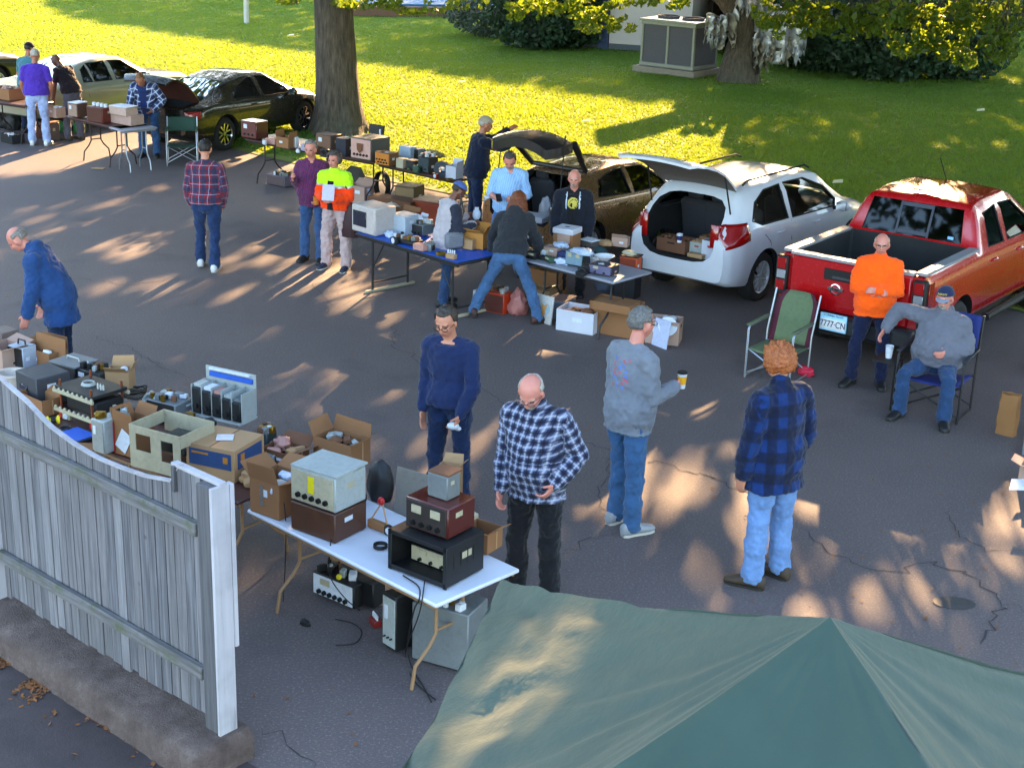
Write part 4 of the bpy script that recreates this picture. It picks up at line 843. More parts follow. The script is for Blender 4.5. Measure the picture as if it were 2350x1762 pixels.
class Car:
    def __init__(s, L, zb, zt, zbelt, wb, wt, sm=.05, smt=.07, tuck=.97):
        "each profile is a list of (x, value)"
        s.L = L; f = lambda P, q: smooth1([a for a, b in P], [b for a, b in P], q); s.zb, s.zt, s.zbelt, s.wb, s.wt = f(zb, sm), f(zt, smt), f(zbelt, sm), f(wb, .03), f(wt, .06); s.tuck = tuck
    def sec(s, x, ins=0., zmin=None, top=0.):
        zb, zt, ze, wb, wt = float(s.zb(x)), float(s.zt(x))-top, float(s.zbelt(x)), float(s.wb(x))-ins, float(s.wt(x))-ins
        if zmin is not None: zb = zmin
        ze = min(ze, zt-.02); h = ze-zb; g = zt-ze; wt = min(wt, wb*.97)
        P = [(0, zb), (wb*.5, zb), (wb*.86, zb), (wb*.93, zb+.02), (wb*.965, zb+.08*h+.01), (wb*.985, zb+.25*h), (wb, zb+.45*h), (wb, zb+.62*h), (wb*.99, zb+.80*h), (wb*s.tuck, ze-.03*min(1, h)), (wb*s.tuck-.012, ze),
             (wb*s.tuck-.012-(wb*s.tuck-.012-wt)*.33, ze+g*.33), (wb*s.tuck-.012-(wb*s.tuck-.012-wt)*.66, ze+g*.66), (wt, ze+g*.86), (wt-.035, ze+g*.94), (wt-.10, ze+g*.98), (wt*.55, zt+.0), (0, zt+.012)]
        return P
    def solid(s, xs, mat, ins=0., zmin=None, top=0.):
        vs = []; fs = []; n = None
        for x in xs:
            P = s.sec(x, ins, zmin, top); Q = P+[(-y, z) for y, z in P[-2:0:-1]]; n = len(Q); vs += [(x, -y, z) for y, z in Q]
        m = len(xs)
        for i in range(m-1):
            for k in range(n): fs.append([i*n+k, i*n+(k+1) % n, (i+1)*n+(k+1) % n, (i+1)*n+k])
        fs.append([k for k in range(n)][::-1]); fs.append([(m-1)*n+k for k in range(n)]); q = MB(); q.add(vs, fs, mat); return q
    def sy(s, x, z):
        P = s.sec(x)[2:15]; return float(np.interp(z, [b for a, b in P], [a for a, b in P]))
def boolean(o, cut, mode='DIFFERENCE'):
    bm = bmesh.new(); bm.from_mesh(cut.data); bmesh.ops.recalc_face_normals(bm, faces=bm.faces); bm.to_mesh(cut.data); bm.free()
    m_ = o.modifiers.new('b', 'BOOLEAN'); m_.operation = mode; m_.object = cut; m_.solver = 'EXACT'
    try: m_.material_mode = 'TRANSFER'
    except Exception: pass
    dg = bpy.context.evaluated_depsgraph_get(); dg.update(); me = bpy.data.meshes.new_from_object(o.evaluated_get(dg)); o.modifiers.clear(); o.data = me; bpy.data.objects.remove(cut)
def wheel(root, x, y, r, w_, rim, spokes=5, side=-1):
    wo = MB(); wo.lathe([(r*.66, -w_/2+.01), (r*.80, -w_/2), (r*.95, -w_/2+.012), (r, -w_/2+.04), (r, w_/2-.04), (r*.95, w_/2-.012), (r*.80, w_/2), (r*.66, w_/2-.01), (r*.66, -w_/2+.01)], TYR, TR((0, 0, 0), rx=PI/2), 40, closed=False)
    o = wo.build('wheel', root, ang=50); o.location = (x, y, r); q = MB(); T = TR((0, 0, 0), rx=PI/2*(1 if side < 0 else -1)); f = w_/2-.02
    q.lathe([(r*.69, -w_/2+.02), (r*.69, f), (r*.66, f+.008), (r*.62, f-.005), (r*.60, -w_*.2)], rim, T, 40); q.lathe([(0, f-.02), (r*.12, f-.02), (r*.13, f-.04)], rim, T, 16)
    for k in range(spokes):
        a = 2*PI*k/spokes
        for dd in (-.09, .09): q.prism([(r*.10, -.016+dd*.35), (r*.63, -.020+dd*.7), (r*.63, .020+dd*.7), (r*.10, .016+dd*.35)], f-.045, f-.015, rim, T @ Matrix.Rotation(a, 4, 'Z'))
    q.lathe([(0, -w_*.2), (r*.6, -w_*.2)], BK, T, 24); q.build('rim', o, ang=35); return o
def make_car(name, label, x, y, th, scale, C, paint, wheels, wins=(), glass=GLS, cab=None, arch=.07, cats='car', cavities=(), lights=(), handles=(), mirror=None, seams=(), screens=(), plate=None, spokes=5, rim=RIM, trimm=BK, xs=None, group=None):
    root = thing(name, label, cats, (x, y, 0), PI/2-R(th), group); root.scale = (scale,)*3; L = C.L
    xs = xs or sorted(set([0, .012, .03, .06, .1, .15]+list(np.arange(.22, L-.2, .075))+[L-.15, L-.1, L-.06, L-.03, L-.012, L])); q = C.solid(xs, paint); body = q.build('body', root)
    r, wd, tr, wx = wheels
    def cut(mb): o = mb.build('cut', None, sm=False); o.parent = root; return o
    for wx_ in wx:
        for sg in (-1, 1): c = MB(); c.cyl((wx_, sg*(tr-wd*.75), r), (wx_, sg*(tr+.5), r), r+arch, BK, n=36); boolean(body, cut(c))
    if cab: x0, x1, ins, zmin, topt = cab; c = C.solid([x0]+[a for a in xs if x0+.02 < a < x1-.02]+[x1], INT, ins, zmin, topt); boolean(body, cut(c))
    for cv in cavities: boolean(body, cut(cv))
    for poly in wins:
        c = MB(); c.plate([(a, -1.3, b) for a, b in poly], 2.6, INT); vs = c.v
        if max(v.y for v in vs) < .5:
            c = MB(); c.plate([(a, 1.3, b) for a, b in poly], 2.6, INT)
        boolean(body, cut(c))
    for quad in screens: # windscreen and rear screen: (x bottom, half width, z bottom, x top, half width, z top)
        xb, hb, zb_, xt, ht, zt_, gm = quad; n = Vector((zt_-zb_, 0, -(xt-xb))).normalized()*.14; P = [Vector(p) for p in ((xb, -hb, zb_), (xb, hb, zb_), (xt, ht, zt_), (xt, -ht, zt_))]
        c = MB(); c.add([p-n for p in P]+[p+n for p in P], [[3, 2, 1, 0], [4, 5, 6, 7], [0, 1, 5, 4], [1, 2, 6, 5], [2, 3, 7, 6], [3, 0, 4, 7]], INT); boolean(body, cut(c))
        if gm:
            g_ = MB(); gx = lambda t, s_: P[0].lerp(P[3], t).lerp(P[1].lerp(P[2], t), s_)+n.normalized()*(0.0)*(1); sg = 1 if n.x*(1 if xb < L/2 else -1) < 0 else -1
            vs = []
            for i in range(5):
                for j in range(9): t, s_ = i/4, j/8; p = gx(t, s_); p = p+n.normalized()*sg*(.035*(1-(2*s_-1)**2)); vs.append(p)
            g_.add(vs, [[i*9+j, i*9+j+1, (i+1)*9+j+1, (i+1)*9+j] for i in range(4) for j in range(8)], gm); g_.build('window', root)
    smooth_angle(body.data, 33)
    for poly in wins:
        for sg in (-1, 1):
            g_ = MB(); g_.face([(a, sg*(C.sy(a, b)-.014), b) for a, b in (poly if sg > 0 else poly[::-1])], glass)
            o = g_.build('window', root, sm=False); f = MB(); pts = [(a, sg*(C.sy(a, b)+.001), b) for a, b in poly]; f.tube(pts, .011, trimm, 6, closed=True); f.build('frame', o)
    for pts in seams:
        for sg in (-1, 1): sm_ = MB(); sm_.tube([(a, sg*(C.sy(a, b)-.001), b) for a, b in pts], .006, BK, 5); sm_.build('door_seam', root)
    for (a, b) in handles:
        for sg in (-1, 1): h = MB(); yy = sg*(C.sy(a, b)+.022); h.tube([(a-.09, sg*C.sy(a-.09, b), b), (a-.07, yy, b), (a+.07, yy, b), (a+.09, sg*C.sy(a+.09, b), b)], .013, CHR if paint is not None and 0 else paint, 7); h.build('door_handle', root)
    for (x0, x1, z0, z1, m_) in lights:  # lamps that wrap round a corner
        for sg in (-1, 1):
            l = MB(); vs = []; nx, nz = 12, 6
            for i in range(nx+1):
                for j in range(nz+1): a = x0+(x1-x0)*i/nx; zz0 = z0+(z1-z0)*.25*abs(i/nx if x0 < L/2 else 1-i/nx); b = zz0+(z1-zz0)*j/nz; vs.append((a, sg*(C.sy(a, b)+.006), b))
            l.add(vs, [[i*(nz+1)+j, (i+1)*(nz+1)+j, (i+1)*(nz+1)+j+1, i*(nz+1)+j+1] for i in range(nx) for j in range(nz)], m_)
            if x0 < .1: w0 = C.sy(.0, (z0+z1)/2); l.box((x0-.0, sg*(w0-.05), (z0+z1)/2), (.03, .12, (z1-z0)), m_)
            o = l.build('tail_light' if x0 < L/2 else 'head_light', root, ang=50); md = o.modifiers.new('s', 'SOLIDIFY'); md.thickness = .006
    if mirror:
        mx, mz = mirror
        for sg in (-1, 1): m_ = MB(); w0 = C.sy(mx, mz); m_.ell((mx, sg*(w0+.15), mz+.06), (.07, .11, .08), paint); m_.tube([(mx, sg*(w0-.02), mz), (mx, sg*(w0+.1), mz+.04)], .03, BK, 8); m_.box((mx-.062, sg*(w0+.15), mz+.06), (.02, .16, .11), CHR); m_.build('mirror', root)
    for wx_ in wx:
        for sg in (-1, 1): wheel(root, wx_, sg*(tr-wd/2+.0), r, wd, rim, spokes, sg)
    if plate: p = MB(); p.box(plate[:3], (.02, .31, .155), WHT); p.build('number_plate', root)
    u_ = MB(); u_.box((L/2, 0, .26), (L-1.2, 1.2, .12), BK); u_.tube([(wx[0], -tr+.2, r), (wx[0], tr-.2, r)], .05, BK, 8); u_.tube([(wx[-1], -tr+.2, r), (wx[-1], tr-.2, r)], .05, BK, 8); u_.build('underbody', root)
    return root, body
def seats(root, rows, z=.45, w_=.5):
    s = MB()
    for x, ys in rows:
        for y_ in ys: s.box((x+.25, y_, z), (.5, w_, .16), SEAT, bev=.05); s.box((x, y_, z+.32), (.14, w_-.02, .62), SEAT, ry=-.2, bev=.05); s.box((x-.06, y_, z+.70), (.09, .26, .17), SEAT, bev=.04)
    s.build('seat', root)
def panel(rows, mat, inner, th=.035):
    "curved lid from rows of (x, half width, z): outer skin plus lining"
    q = MB(); vs = []; n = 11
    for x_, hw, z_ in rows:
        for j in range(n): t = -1+2*j/(n-1); vs.append((x_, t*hw, z_-.06*hw*t*t))
    m = len(rows); fs = [[i*n+j, (i+1)*n+j, (i+1)*n+j+1, i*n+j+1] for i in range(m-1) for j in range(n-1)]; q.add(vs, fs, mat); lo = [(a, b, c-th) for a, b, c in vs]; q.add(lo, [f[::-1] for f in fs], inner)
    ed = [j for j in range(n)]+[i*n+n-1 for i in range(1, m)]+[(m-1)*n+j for j in range(n-2, -1, -1)]+[i*n for i in range(m-2, 0, -1)]; b = len(q.v)
    q.add([vs[k] for k in ed]+[lo[k] for k in ed], [[i, (i+1) % len(ed), len(ed)+(i+1) % len(ed), len(ed)+i] for i in range(len(ed))], mat); return q

# white SUV with its tailgate up
Cw = Car(4.65, zb=[(0, .42), (.1, .34), (.5, .28), (4.2, .27), (4.65, .36)], zt=[(0, .95), (.05, 1.02), (.22, 1.28), (.55, 1.58), (1.0, 1.645), (2.2, 1.66), (2.8, 1.60), (3.65, 1.08), (4.3, .96), (4.6, .78), (4.65, .70)],
    zbelt=[(0, .90), (.1, .97), (.6, 1.12), (1.6, 1.06), (3.6, .98), (4.3, .86), (4.65, .66)], wb=[(0, .74), (.08, .82), (.3, .885), (1.0, .90), (3.6, .90), (4.3, .84), (4.55, .72), (4.65, .60)], wt=[(0, .66), (.3, .64), (.8, .63), (2.4, .63), (3.2, .66), (3.8, .75), (4.65, .5)])
pw = m_paint('white_paint_car', '#c9ccd4', 0, .3); cav = MB(); pts = []
for a in np.linspace(0, 2*PI, 28, endpoint=False):
    ca, sa = math.cos(a), math.sin(a); r_ = 1/((abs(ca)**4+abs(sa)**4)**.25); pts.append((ca*r_*.60, 1.07+sa*r_*.44))
cav.add([(-.3, y_, z_) for y_, z_ in pts]+[(.9, y_*.95, 1.07+(z_-1.07)*.95) for y_, z_ in pts], [list(range(28)), [28+k for k in range(28)][::-1]]+[[k, 28+k, 28+(k+1) % 28, (k+1) % 28] for k in range(28)], INT)
suv, sb = make_car('suv', 'white SUV with raised tailgate parked between the brown hatchback and red pickup', 2.0, 18.1, 37.5, .90, Cw, pw, (.352, .225, .86, (.96, 3.65)), cab=(.16, 3.55, .07, .55, .06), cavities=[cav],
    wins=[[(.62, 1.20), (.80, 1.42), (1.15, 1.54), (1.62, 1.56), (1.62, 1.10), (.85, 1.12)], [(1.74, 1.09), (1.74, 1.565), (2.35, 1.55), (2.85, 1.38), (3.2, 1.14), (3.1, 1.05)]], glass=GLS, screens=[(3.62, .66, 1.10, 2.78, .56, 1.56, GLS)],
    lights=[(.03, .50, .88, 1.20, REDL), (4.15, 4.55, .66, .82, CLRL)], handles=[(1.35, .95), (2.45, .93)], mirror=(3.05, 1.02), seams=[[(1.68, .35), (1.68, .8), (1.69, 1.06)], [(.9, .98), (1.05, .86), (1.2, .60), (1.3, .36)], [(2.9, .36), (3.0, .7), (3.02, 1.0)]])
seats(suv, [(1.25, (-.42, .05, .45)), (2.25, (-.38, .38))], .62)
g_ = panel([(.50, .60, 1.66), (.30, .62, 1.80), (.05, .65, 1.95), (-.20, .67, 2.05), (-.45, .67, 2.12), (-.64, .63, 2.15), (-.72, .55, 2.13)], pw, M('#5b5450', .8, name='tailgate_lining')); tg = g_.build('tailgate', suv, ang=50)
g_ = MB(); g_.plate([(.38, -.46, 1.745), (.05, -.50, 1.955), (.05, .50, 1.955), (.38, .46, 1.745)], .012, GLD); g_.build('window', tg)
for sg in (-1, 1): g_ = MB(); g_.tube([(.1, sg*.62, 1.88), (.30, sg*.64, 1.32)], .012, BK, 6); g_.build('gas_strut', tg)
g_ = MB(); g_.box((.22, 0, .60), (.25, 1.15, .04), BK); g_.build('sill_trim', suv)
g_ = MB()
for sg in (-1, 1): g_.tube([(.7, sg*.57, 1.655), (.8, sg*.57, 1.70), (2.5, sg*.57, 1.71), (2.65, sg*.57, 1.655)], .016, BK, 6)
g_.build('roof_rail', suv)

# brown hatchback with its hatch up
pbn = m_paint('brown_paint', '#8c6a45', .6, .28)
Cb = Car(4.45, zb=[(0, .45), (.1, .34), (.5, .26), (4.0, .25), (4.45, .34)], zt=[(0, .98), (.1, 1.05), (.5, 1.25), (1.1, 1.40), (2.0, 1.46), (2.6, 1.41), (3.5, 1.0), (4.1, .88), (4.4, .70), (4.45, .62)],
    zbelt=[(0, .93), (.5, 1.02), (1.6, .97), (3.4, .90), (4.1, .80), (4.45, .58)], wb=[(0, .70), (.08, .79), (.3, .85), (1.0, .87), (3.4, .87), (4.1, .80), (4.4, .68), (4.45, .55)], wt=[(0, .60), (.4, .56), (1.0, .56), (2.4, .57), (3.1, .62), (3.7, .72), (4.45, .5)])
cav = MB(); cav.box((.35, 0, 1.02), (1.5, 1.16, .66), INT, bev=.10)
hb_, _ = make_car('hatchback', 'brown hatchback with raised rear hatch left of the white SUV', .02, 19.75, 36, .86, Cb, pbn, (.32, .205, .83, (.85, 3.5)), cab=(.2, 3.35, .07, .50, .05), cavities=[cav],
    wins=[[(1.05, 1.05), (1.25, 1.28), (1.75, 1.37), (2.0, 1.375), (2.0, .99)], [(2.12, .985), (2.12, 1.375), (2.6, 1.34), (3.12, 1.05), (3.12, .96)]], screens=[(3.42, .60, 1.0, 2.62, .52, 1.37, GLS)],
    lights=[(.02, .42, .66, 1.02, M('#a49fa2', .18, .2, name='pale_tail_lens', coat=1)), (3.95, 4.35, .62, .78, CLRL)], handles=[(1.72, .87), (2.75, .86)], mirror=(3.02, .95), seams=[[(2.06, .33), (2.06, .96)], [(1.1, .92), (1.25, .75), (1.35, .40)], [(3.05, .34), (3.12, .7), (3.1, .92)]])
seats(hb_, [(1.2, (-.38, .38)), (2.2, (-.36, .36))], .55)
ht_ = MB(); P0 = Vector((1.05, 0, 1.43)); dk_ = M('#1d1a1c', .35, .2, name='dark_hatch_paint', coat=.6)
def hp(d, y_, o=0):
    a = R(52); e = min(d, .84); f = max(0, d-.84); return (P0.x-e*math.cos(a)-f, y_, P0.z+e*math.sin(a)+.10*f-.35*f*f+o)
fr = []
for d, hw in ((0, .54), (.3, .58), (.70, .63), (.92, .66), (1.15, .67), (1.32, .62), (1.42, .50)): fr.append((d, hw))
for sg in (-1, 1): ht_.tube([hp(d, sg*hw*.97, -.15*min(1, d/.84)) for d, hw in ((0, .54), (.3, .58), (.62, .63), (.86, .66))], [.045, .05, .055, .06], dk_, 8)
ht_.tube([hp(0, y_) for y_ in (-.54, 0, .54)], .04, dk_, 8)
vs = []; n = 11
for d, hw in fr[3:]:
    for j in range(n): t = -1+2*j/(n-1); p = hp(d, t*hw); vs.append((p[0], p[1], p[2]-.13*t*t))
ff = [[i*n+j, (i+1)*n+j, (i+1)*n+j+1, i*n+j+1] for i in range(3) for j in range(n-1)]; ht_.add(vs, ff, dk_); ht_.add([(a, b, c-.15) for a, b, c in vs], [f[::-1] for f in ff], INT)
ed = [j for j in range(n)]+[i*n+n-1 for i in range(1, 4)]+[3*n+j for j in range(n-2, -1, -1)]+[i*n for i in range(2, 0, -1)]; ht_.add([vs[k] for k in ed]+[(vs[k][0], vs[k][1], vs[k][2]-.15) for k in ed], [[i, (i+1) % len(ed), len(ed)+(i+1) % len(ed), len(ed)+i] for i in range(len(ed))], dk_)
ho = ht_.build('hatch', hb_, ang=50); g_ = MB(); g_.face([hp(.05, -.50), hp(.66, -.58), hp(.66, .58), hp(.05, .50)], GLS); g_.build('window', ho)
g_ = MB(); p = hp(1.0, .1); g_.box((p[0], .0, p[2]-.125), (.12, .42, .03), M('#7f8798', .4, name='latch_trim')); g_.tube([hp(1.05, -.60), (.2, -.62, 1.05)], .010, BK, 6); g_.tube([hp(1.05, .60), (.2, .62, 1.05)], .010, BK, 6); g_.build('latch', ho)

# red pickup
pr_ = m_paint('red_paint', '#a6070f', .05, .24)
Ct = Car(5.3, zb=[(0, .55), (.1, .50), (4.9, .42), (5.3, .50)], zt=[(0, 1.26), (.02, 1.28), (1.66, 1.31), (1.70, 1.50), (1.80, 1.78), (2.2, 1.83), (3.0, 1.82), (3.25, 1.74), (4.0, 1.24), (5.0, 1.14), (5.25, 1.0), (5.3, .9)],
    zbelt=[(0, 1.22), (1.6, 1.24), (1.75, 1.24), (3.9, 1.19), (5.0, 1.05), (5.3, .86)], wb=[(0, .88), (.04, .91), (.3, .925), (4.9, .925), (5.2, .86), (5.3, .74)], wt=[(0, .86), (1.62, .86), (1.72, .70), (2.0, .66), (3.2, .64), (3.6, .74), (4.1, .82), (5.3, .6)], sm=.02, smt=.03)
xs = sorted(set([0, .01, .03, .06, .1]+list(np.arange(.2, 1.55, .15))+[1.6, 1.64, 1.66, 1.68, 1.70, 1.73, 1.76, 1.8, 1.86]+list(np.arange(1.95, 5.1, .085))+[5.15, 5.2, 5.24, 5.27, 5.3])); cav = MB(); cav.box((.86, 0, 1.16), (1.50, 1.50, .82), M('#17191c', .85, name='bed_liner', bump=.3), bev=.03); cav2 = MB()
tk, _ = make_car('pickup_truck', 'red pickup truck with an empty black lined bed at the right edge', 3.62, 15.55, 36.5, .945, Ct, pr_, (.385, .26, .90, (1.16, 4.36)), cats='pickup truck', cab=(1.80, 3.85, .08, .70, .07), cavities=[cav], xs=xs,
    wins=[[(1.98, 1.29), (2.06, 1.66), (2.5, 1.70), (2.5, 1.27)], [(2.64, 1.27), (2.64, 1.70), (3.1, 1.67), (3.55, 1.36), (3.55, 1.25)]], glass=GLD, screens=[(1.66, .64, 1.33, 1.80, .58, 1.72, None), (3.92, .70, 1.27, 3.28, .60, 1.68, GLS)], handles=[(2.1, 1.12), (3.0, 1.10)], mirror=(3.5, 1.28),
    seams=[[(1.88, .56), (1.88, 1.22)], [(2.57, .56), (2.57, 1.24)], [(3.55, .56), (3.62, .9), (3.6, 1.2)], [(1.68, .56), (1.68, 1.24)]], arch=.09, plate=None, spokes=6)
seats(tk, [(2.2, (-.38, .38)), (3.0, (-.38, .38))], .85)
g_ = MB(); g_.face([(1.665, -.63, 1.33), (1.665, .63, 1.33), (1.80, .575, 1.72), (1.80, -.575, 1.72)], GLD); go = g_.build('rear_window', tk); g_ = MB(); fm = M('#2a3042', .5, name='window_frame')
for y_ in (-.20, .20): g_.box((1.728, y_, 1.525), (.02, .025, .41), fm, ry=.33)
g_.box((1.68, 0, 1.37), (.02, .40, .05), fm, ry=.33); g_.box((1.79, 0, 1.69), (.02, .40, .05), fm, ry=.33); g_.build('frame', go)
g_ = MB(); g_.box((1.66, -.5, 1.385), (.01, .07, .035), M('#7fb6ff', .4, name='window_sticker')); g_.build('sticker', go)
rl = M('#83868c', .6, name='bed_rail', var=.3, vs=20)
g_ = MB()
for sg in (-1, 1): g_.box((.84, sg*.815, 1.305), (1.62, .13, .035), rl)
g_.build('bed_rail', tk)
g_ = MB(); g_.box((.0, 0, .98), (.07, 1.48, .60), pr_, bev=.02); tgt = g_.build('tailgate', tk); g_ = MB(); g_.box((.02, 0, 1.30), (.12, 1.50, .035), rl); g_.build('cap', tgt)
g_ = MB(); g_.box((-.042, .05, 1.13), (.02, .52, .13), BK, bev=.008); g_.box((-.055, .05, 1.105), (.02, .30, .035), M('#33363c', .5), bev=.006); g_.build('tailgate_handle', tgt)
for sg in (-1, 1):
    g_ = MB(); g_.box((-.012, sg*.845, 1.02), (.09, .15, .46), BK, bev=.01); g_.box((-.052, sg*.845, 1.16), (.03, .11, .13), REDL); g_.box((-.052, sg*.845, 1.03), (.03, .11, .10), CLRL); g_.box((-.052, sg*.845, .90), (.03, .11, .12), REDL); g_.box((.10, sg*.926, 1.04), (.14, .015, .34), REDL); g_.build('tail_light', tk)
g_ = MB(); g_.box((-.08, 0, .58), (.22, 1.72, .20), M('#1a1c22', .5, name='bumper'), bev=.03); bu = g_.build('rear_bumper', tk); g_ = MB(); g_.box((-.205, .06, .62), (.02, .33, .20), M('#9ed2ee', .5, name='plate_blue')); g_.box((-.212, .06, .60), (.015, .31, .12), WHT); pl = g_.build('number_plate', bu)
def text(s, size, mat, parent, loc, rot, depth=.002, name='lettering', scale=(1, 1, 1)):
    cu = bpy.data.curves.new(name, 'FONT'); cu.body = s; cu.size = size; cu.extrude = depth; cu.align_x = 'CENTER'; cu.align_y = 'CENTER'; o = bpy.data.objects.new('tmp', cu); COL.objects.link(o); dg = bpy.context.evaluated_depsgraph_get(); dg.update()
    me = bpy.data.meshes.new_from_object(o.evaluated_get(dg)); bpy.data.objects.remove(o); me.materials.clear(); me.materials.append(mat); o = link(name, me, parent); o.location = loc; o.rotation_euler = rot; o.scale = scale; return o
RTX = (PI/2, 0, -PI/2)
ink = M('#14264e', .6, name='ink_blue')
text('7777·CN', .105, ink, pl, (-.222, .06, .60), RTX, scale=(.80, 1, 1)); text('CONNECTICUT', .034, ink, pl, (-.217, .06, .70), RTX)
q = MB(); q.lathe([(.066, 0), (.066, .012), (.054, .016), (.054, 0)], CHR, TR((-.040, .15, .965), ry=-PI/2), 32, closed=True); q.box((-.050, .15, .965), (.012, .19, .034), CHR); em = q.build('emblem', tgt); text('NISSAN', .032, BK, em, (-.058, .15, .965), RTX, scale=(1.1, 1, 1)); text('FRONTIER', .034, CHR, tgt, (-.067, .05, 1.105), RTX)
g_ = MB(); g_.tube([(2.9, .1, 1.83), (2.6, .1, 2.15)], .006, BK, 5); g_.box((2.0, .0, 1.845), (.05, .34, .02), REDL); g_.build('roof_lamp', tk)
g_ = MB()
for sg in (-1, 1): g_.tube([(1.9, sg*.97, .44), (3.7, sg*.97, .44)], .05, BK, 8)
g_.build('side_step', tk)

# black sedan with its boot lid up
pk_ = m_paint('dark_olive_paint', '#2b2a20', .6, .24)
Cs = Car(4.85, zb=[(0, .45), (.1, .34), (.5, .24), (4.4, .23), (4.85, .33)], zt=[(0, .92), (.06, 1.0), (.7, 1.06), (1.5, 1.36), (2.2, 1.46), (2.8, 1.43), (3.75, 1.0), (4.4, .88), (4.8, .70), (4.85, .6)],
    zbelt=[(0, .88), (.7, .99), (1.8, .95), (3.6, .90), (4.4, .78), (4.85, .56)], wb=[(0, .72), (.08, .80), (.35, .90), (1.1, .925), (3.8, .925), (4.5, .86), (4.8, .7), (4.85, .55)], wt=[(0, .66), (.7, .66), (1.2, .56), (2.6, .57), (3.4, .66), (4.0, .78), (4.85, .5)])
cav = MB(); cav.box((.55, 0, .86), (.95, 1.25, .50), INT, bev=.05)
sd_, _ = make_car('sedan', 'dark olive sedan with raised boot lid and chrome wheels left of the oak', -6.62, 27.0, 26.5, .90, Cs, pk_, (.345, .225, .89, (1.08, 3.93)), cab=(1.25, 3.6, .07, .50, .05), cavities=[cav],
    wins=[[(1.45, 1.02), (1.75, 1.24), (2.2, 1.36), (2.35, 1.36), (2.35, .98)], [(2.47, .975), (2.47, 1.365), (2.8, 1.34), (3.35, 1.06), (3.4, .95)]], screens=[(3.68, .64, 1.0, 2.86, .54, 1.38, GLS), (.86, .56, 1.09, 1.52, .50, 1.33, GLS)],
    lights=[(.02, .32, .72, .90, REDL), (4.3, 4.7, .60, .76, CLRL)], handles=[(2.05, .86), (3.0, .85)], mirror=(3.3, .93), seams=[[(2.41, .32), (2.41, .95)], [(1.45, .93), (1.55, .75), (1.65, .40)], [(3.4, .34), (3.45, .7), (3.4, .9)]], rim=CHR)
seats(sd_, [(1.55, (-.38, .38)), (2.5, (-.36, .36))], .50)
g_ = panel([(.62, .62, 1.06), (.40, .66, 1.28), (.12, .68, 1.50), (-.10, .66, 1.60), (-.22, .60, 1.60), (-.32, .52, 1.50)], pk_, M('#4a2219', .8, name='lid_lining')); g_.build('boot_lid', sd_, ang=50)

# old silver green sedan
pg = m_paint('sage_paint', '#9aa08e', .4, .35)
Cg = Car(5.0, zb=[(0, .45), (.1, .38), (.6, .30), (4.6, .28), (5.0, .38)], zt=[(0, .93), (.08, .97), (1.0, 1.02), (1.55, 1.33), (2.1, 1.42), (2.9, 1.40), (3.65, 1.0), (4.7, .90), (4.95, .78), (5.0, .7)],
    zbelt=[(0, .88), (1.0, .93), (3.6, .90), (4.7, .82), (5.0, .66)], wb=[(0, .80), (.06, .86), (.4, .92), (4.6, .92), (4.9, .84), (5.0, .7)], wt=[(0, .74), (1.0, .72), (1.6, .60), (2.9, .60), (3.5, .68), (4.3, .78), (5.0, .6)])
ol, _ = make_car('sedan', 'old sage green sedan glaring in the sun behind the people at far left', -10.0, 28.6, 30, .92, Cg, pg, (.33, .21, .88, (1.15, 3.95)), cab=(1.2, 3.5, .07, .50, .05),
    wins=[[(1.52, .98), (1.60, 1.22), (1.78, 1.31), (1.78, .97)], [(1.84, .97), (1.84, 1.33), (2.35, 1.345), (2.35, .96)], [(2.47, .96), (2.47, 1.345), (2.85, 1.32), (3.3, 1.02), (3.3, .94)]], screens=[(3.6, .66, 1.0, 2.92, .56, 1.35, GLS), (1.05, .60, 1.03, 1.5, .54, 1.28, GLS)],
    lights=[(.01, .2, .62, .84, REDL), (4.7, 4.95, .60, .76, CLRL)], handles=[(2.15, .85), (3.0, .84)], mirror=(3.25, .95), seams=[[(2.41, .36), (2.41, .94)], [(1.5, .93), (1.6, .7), (1.7, .42)], [(3.4, .36), (3.4, .9)]])
seats(ol, [(1.7, (-.38, .38)), (2.6, (-.36, .36))], .50)
pd = m_paint('dark_green_paint', '#3a3c28', .5, .3)
o2, _ = make_car('sedan', 'dark green car cut off by the left edge, nose toward the lawn', -14.2, 30.6, 30, .92, Cg, pd, (.33, .21, .88, (1.15, 3.95)), cab=(1.2, 3.5, .07, .50, .05), wins=[[(1.60, .97), (1.75, 1.31), (2.35, 1.345), (2.35, .96)], [(2.47, .96), (2.47, 1.345), (2.85, 1.32), (3.3, 1.02), (3.3, .94)]], screens=[(3.6, .66, 1.0, 2.92, .56, 1.35, GLS), (1.05, .60, 1.03, 1.5, .54, 1.28, GLS)], handles=[(2.15, .85), (3.0, .84)], mirror=(3.25, .95))
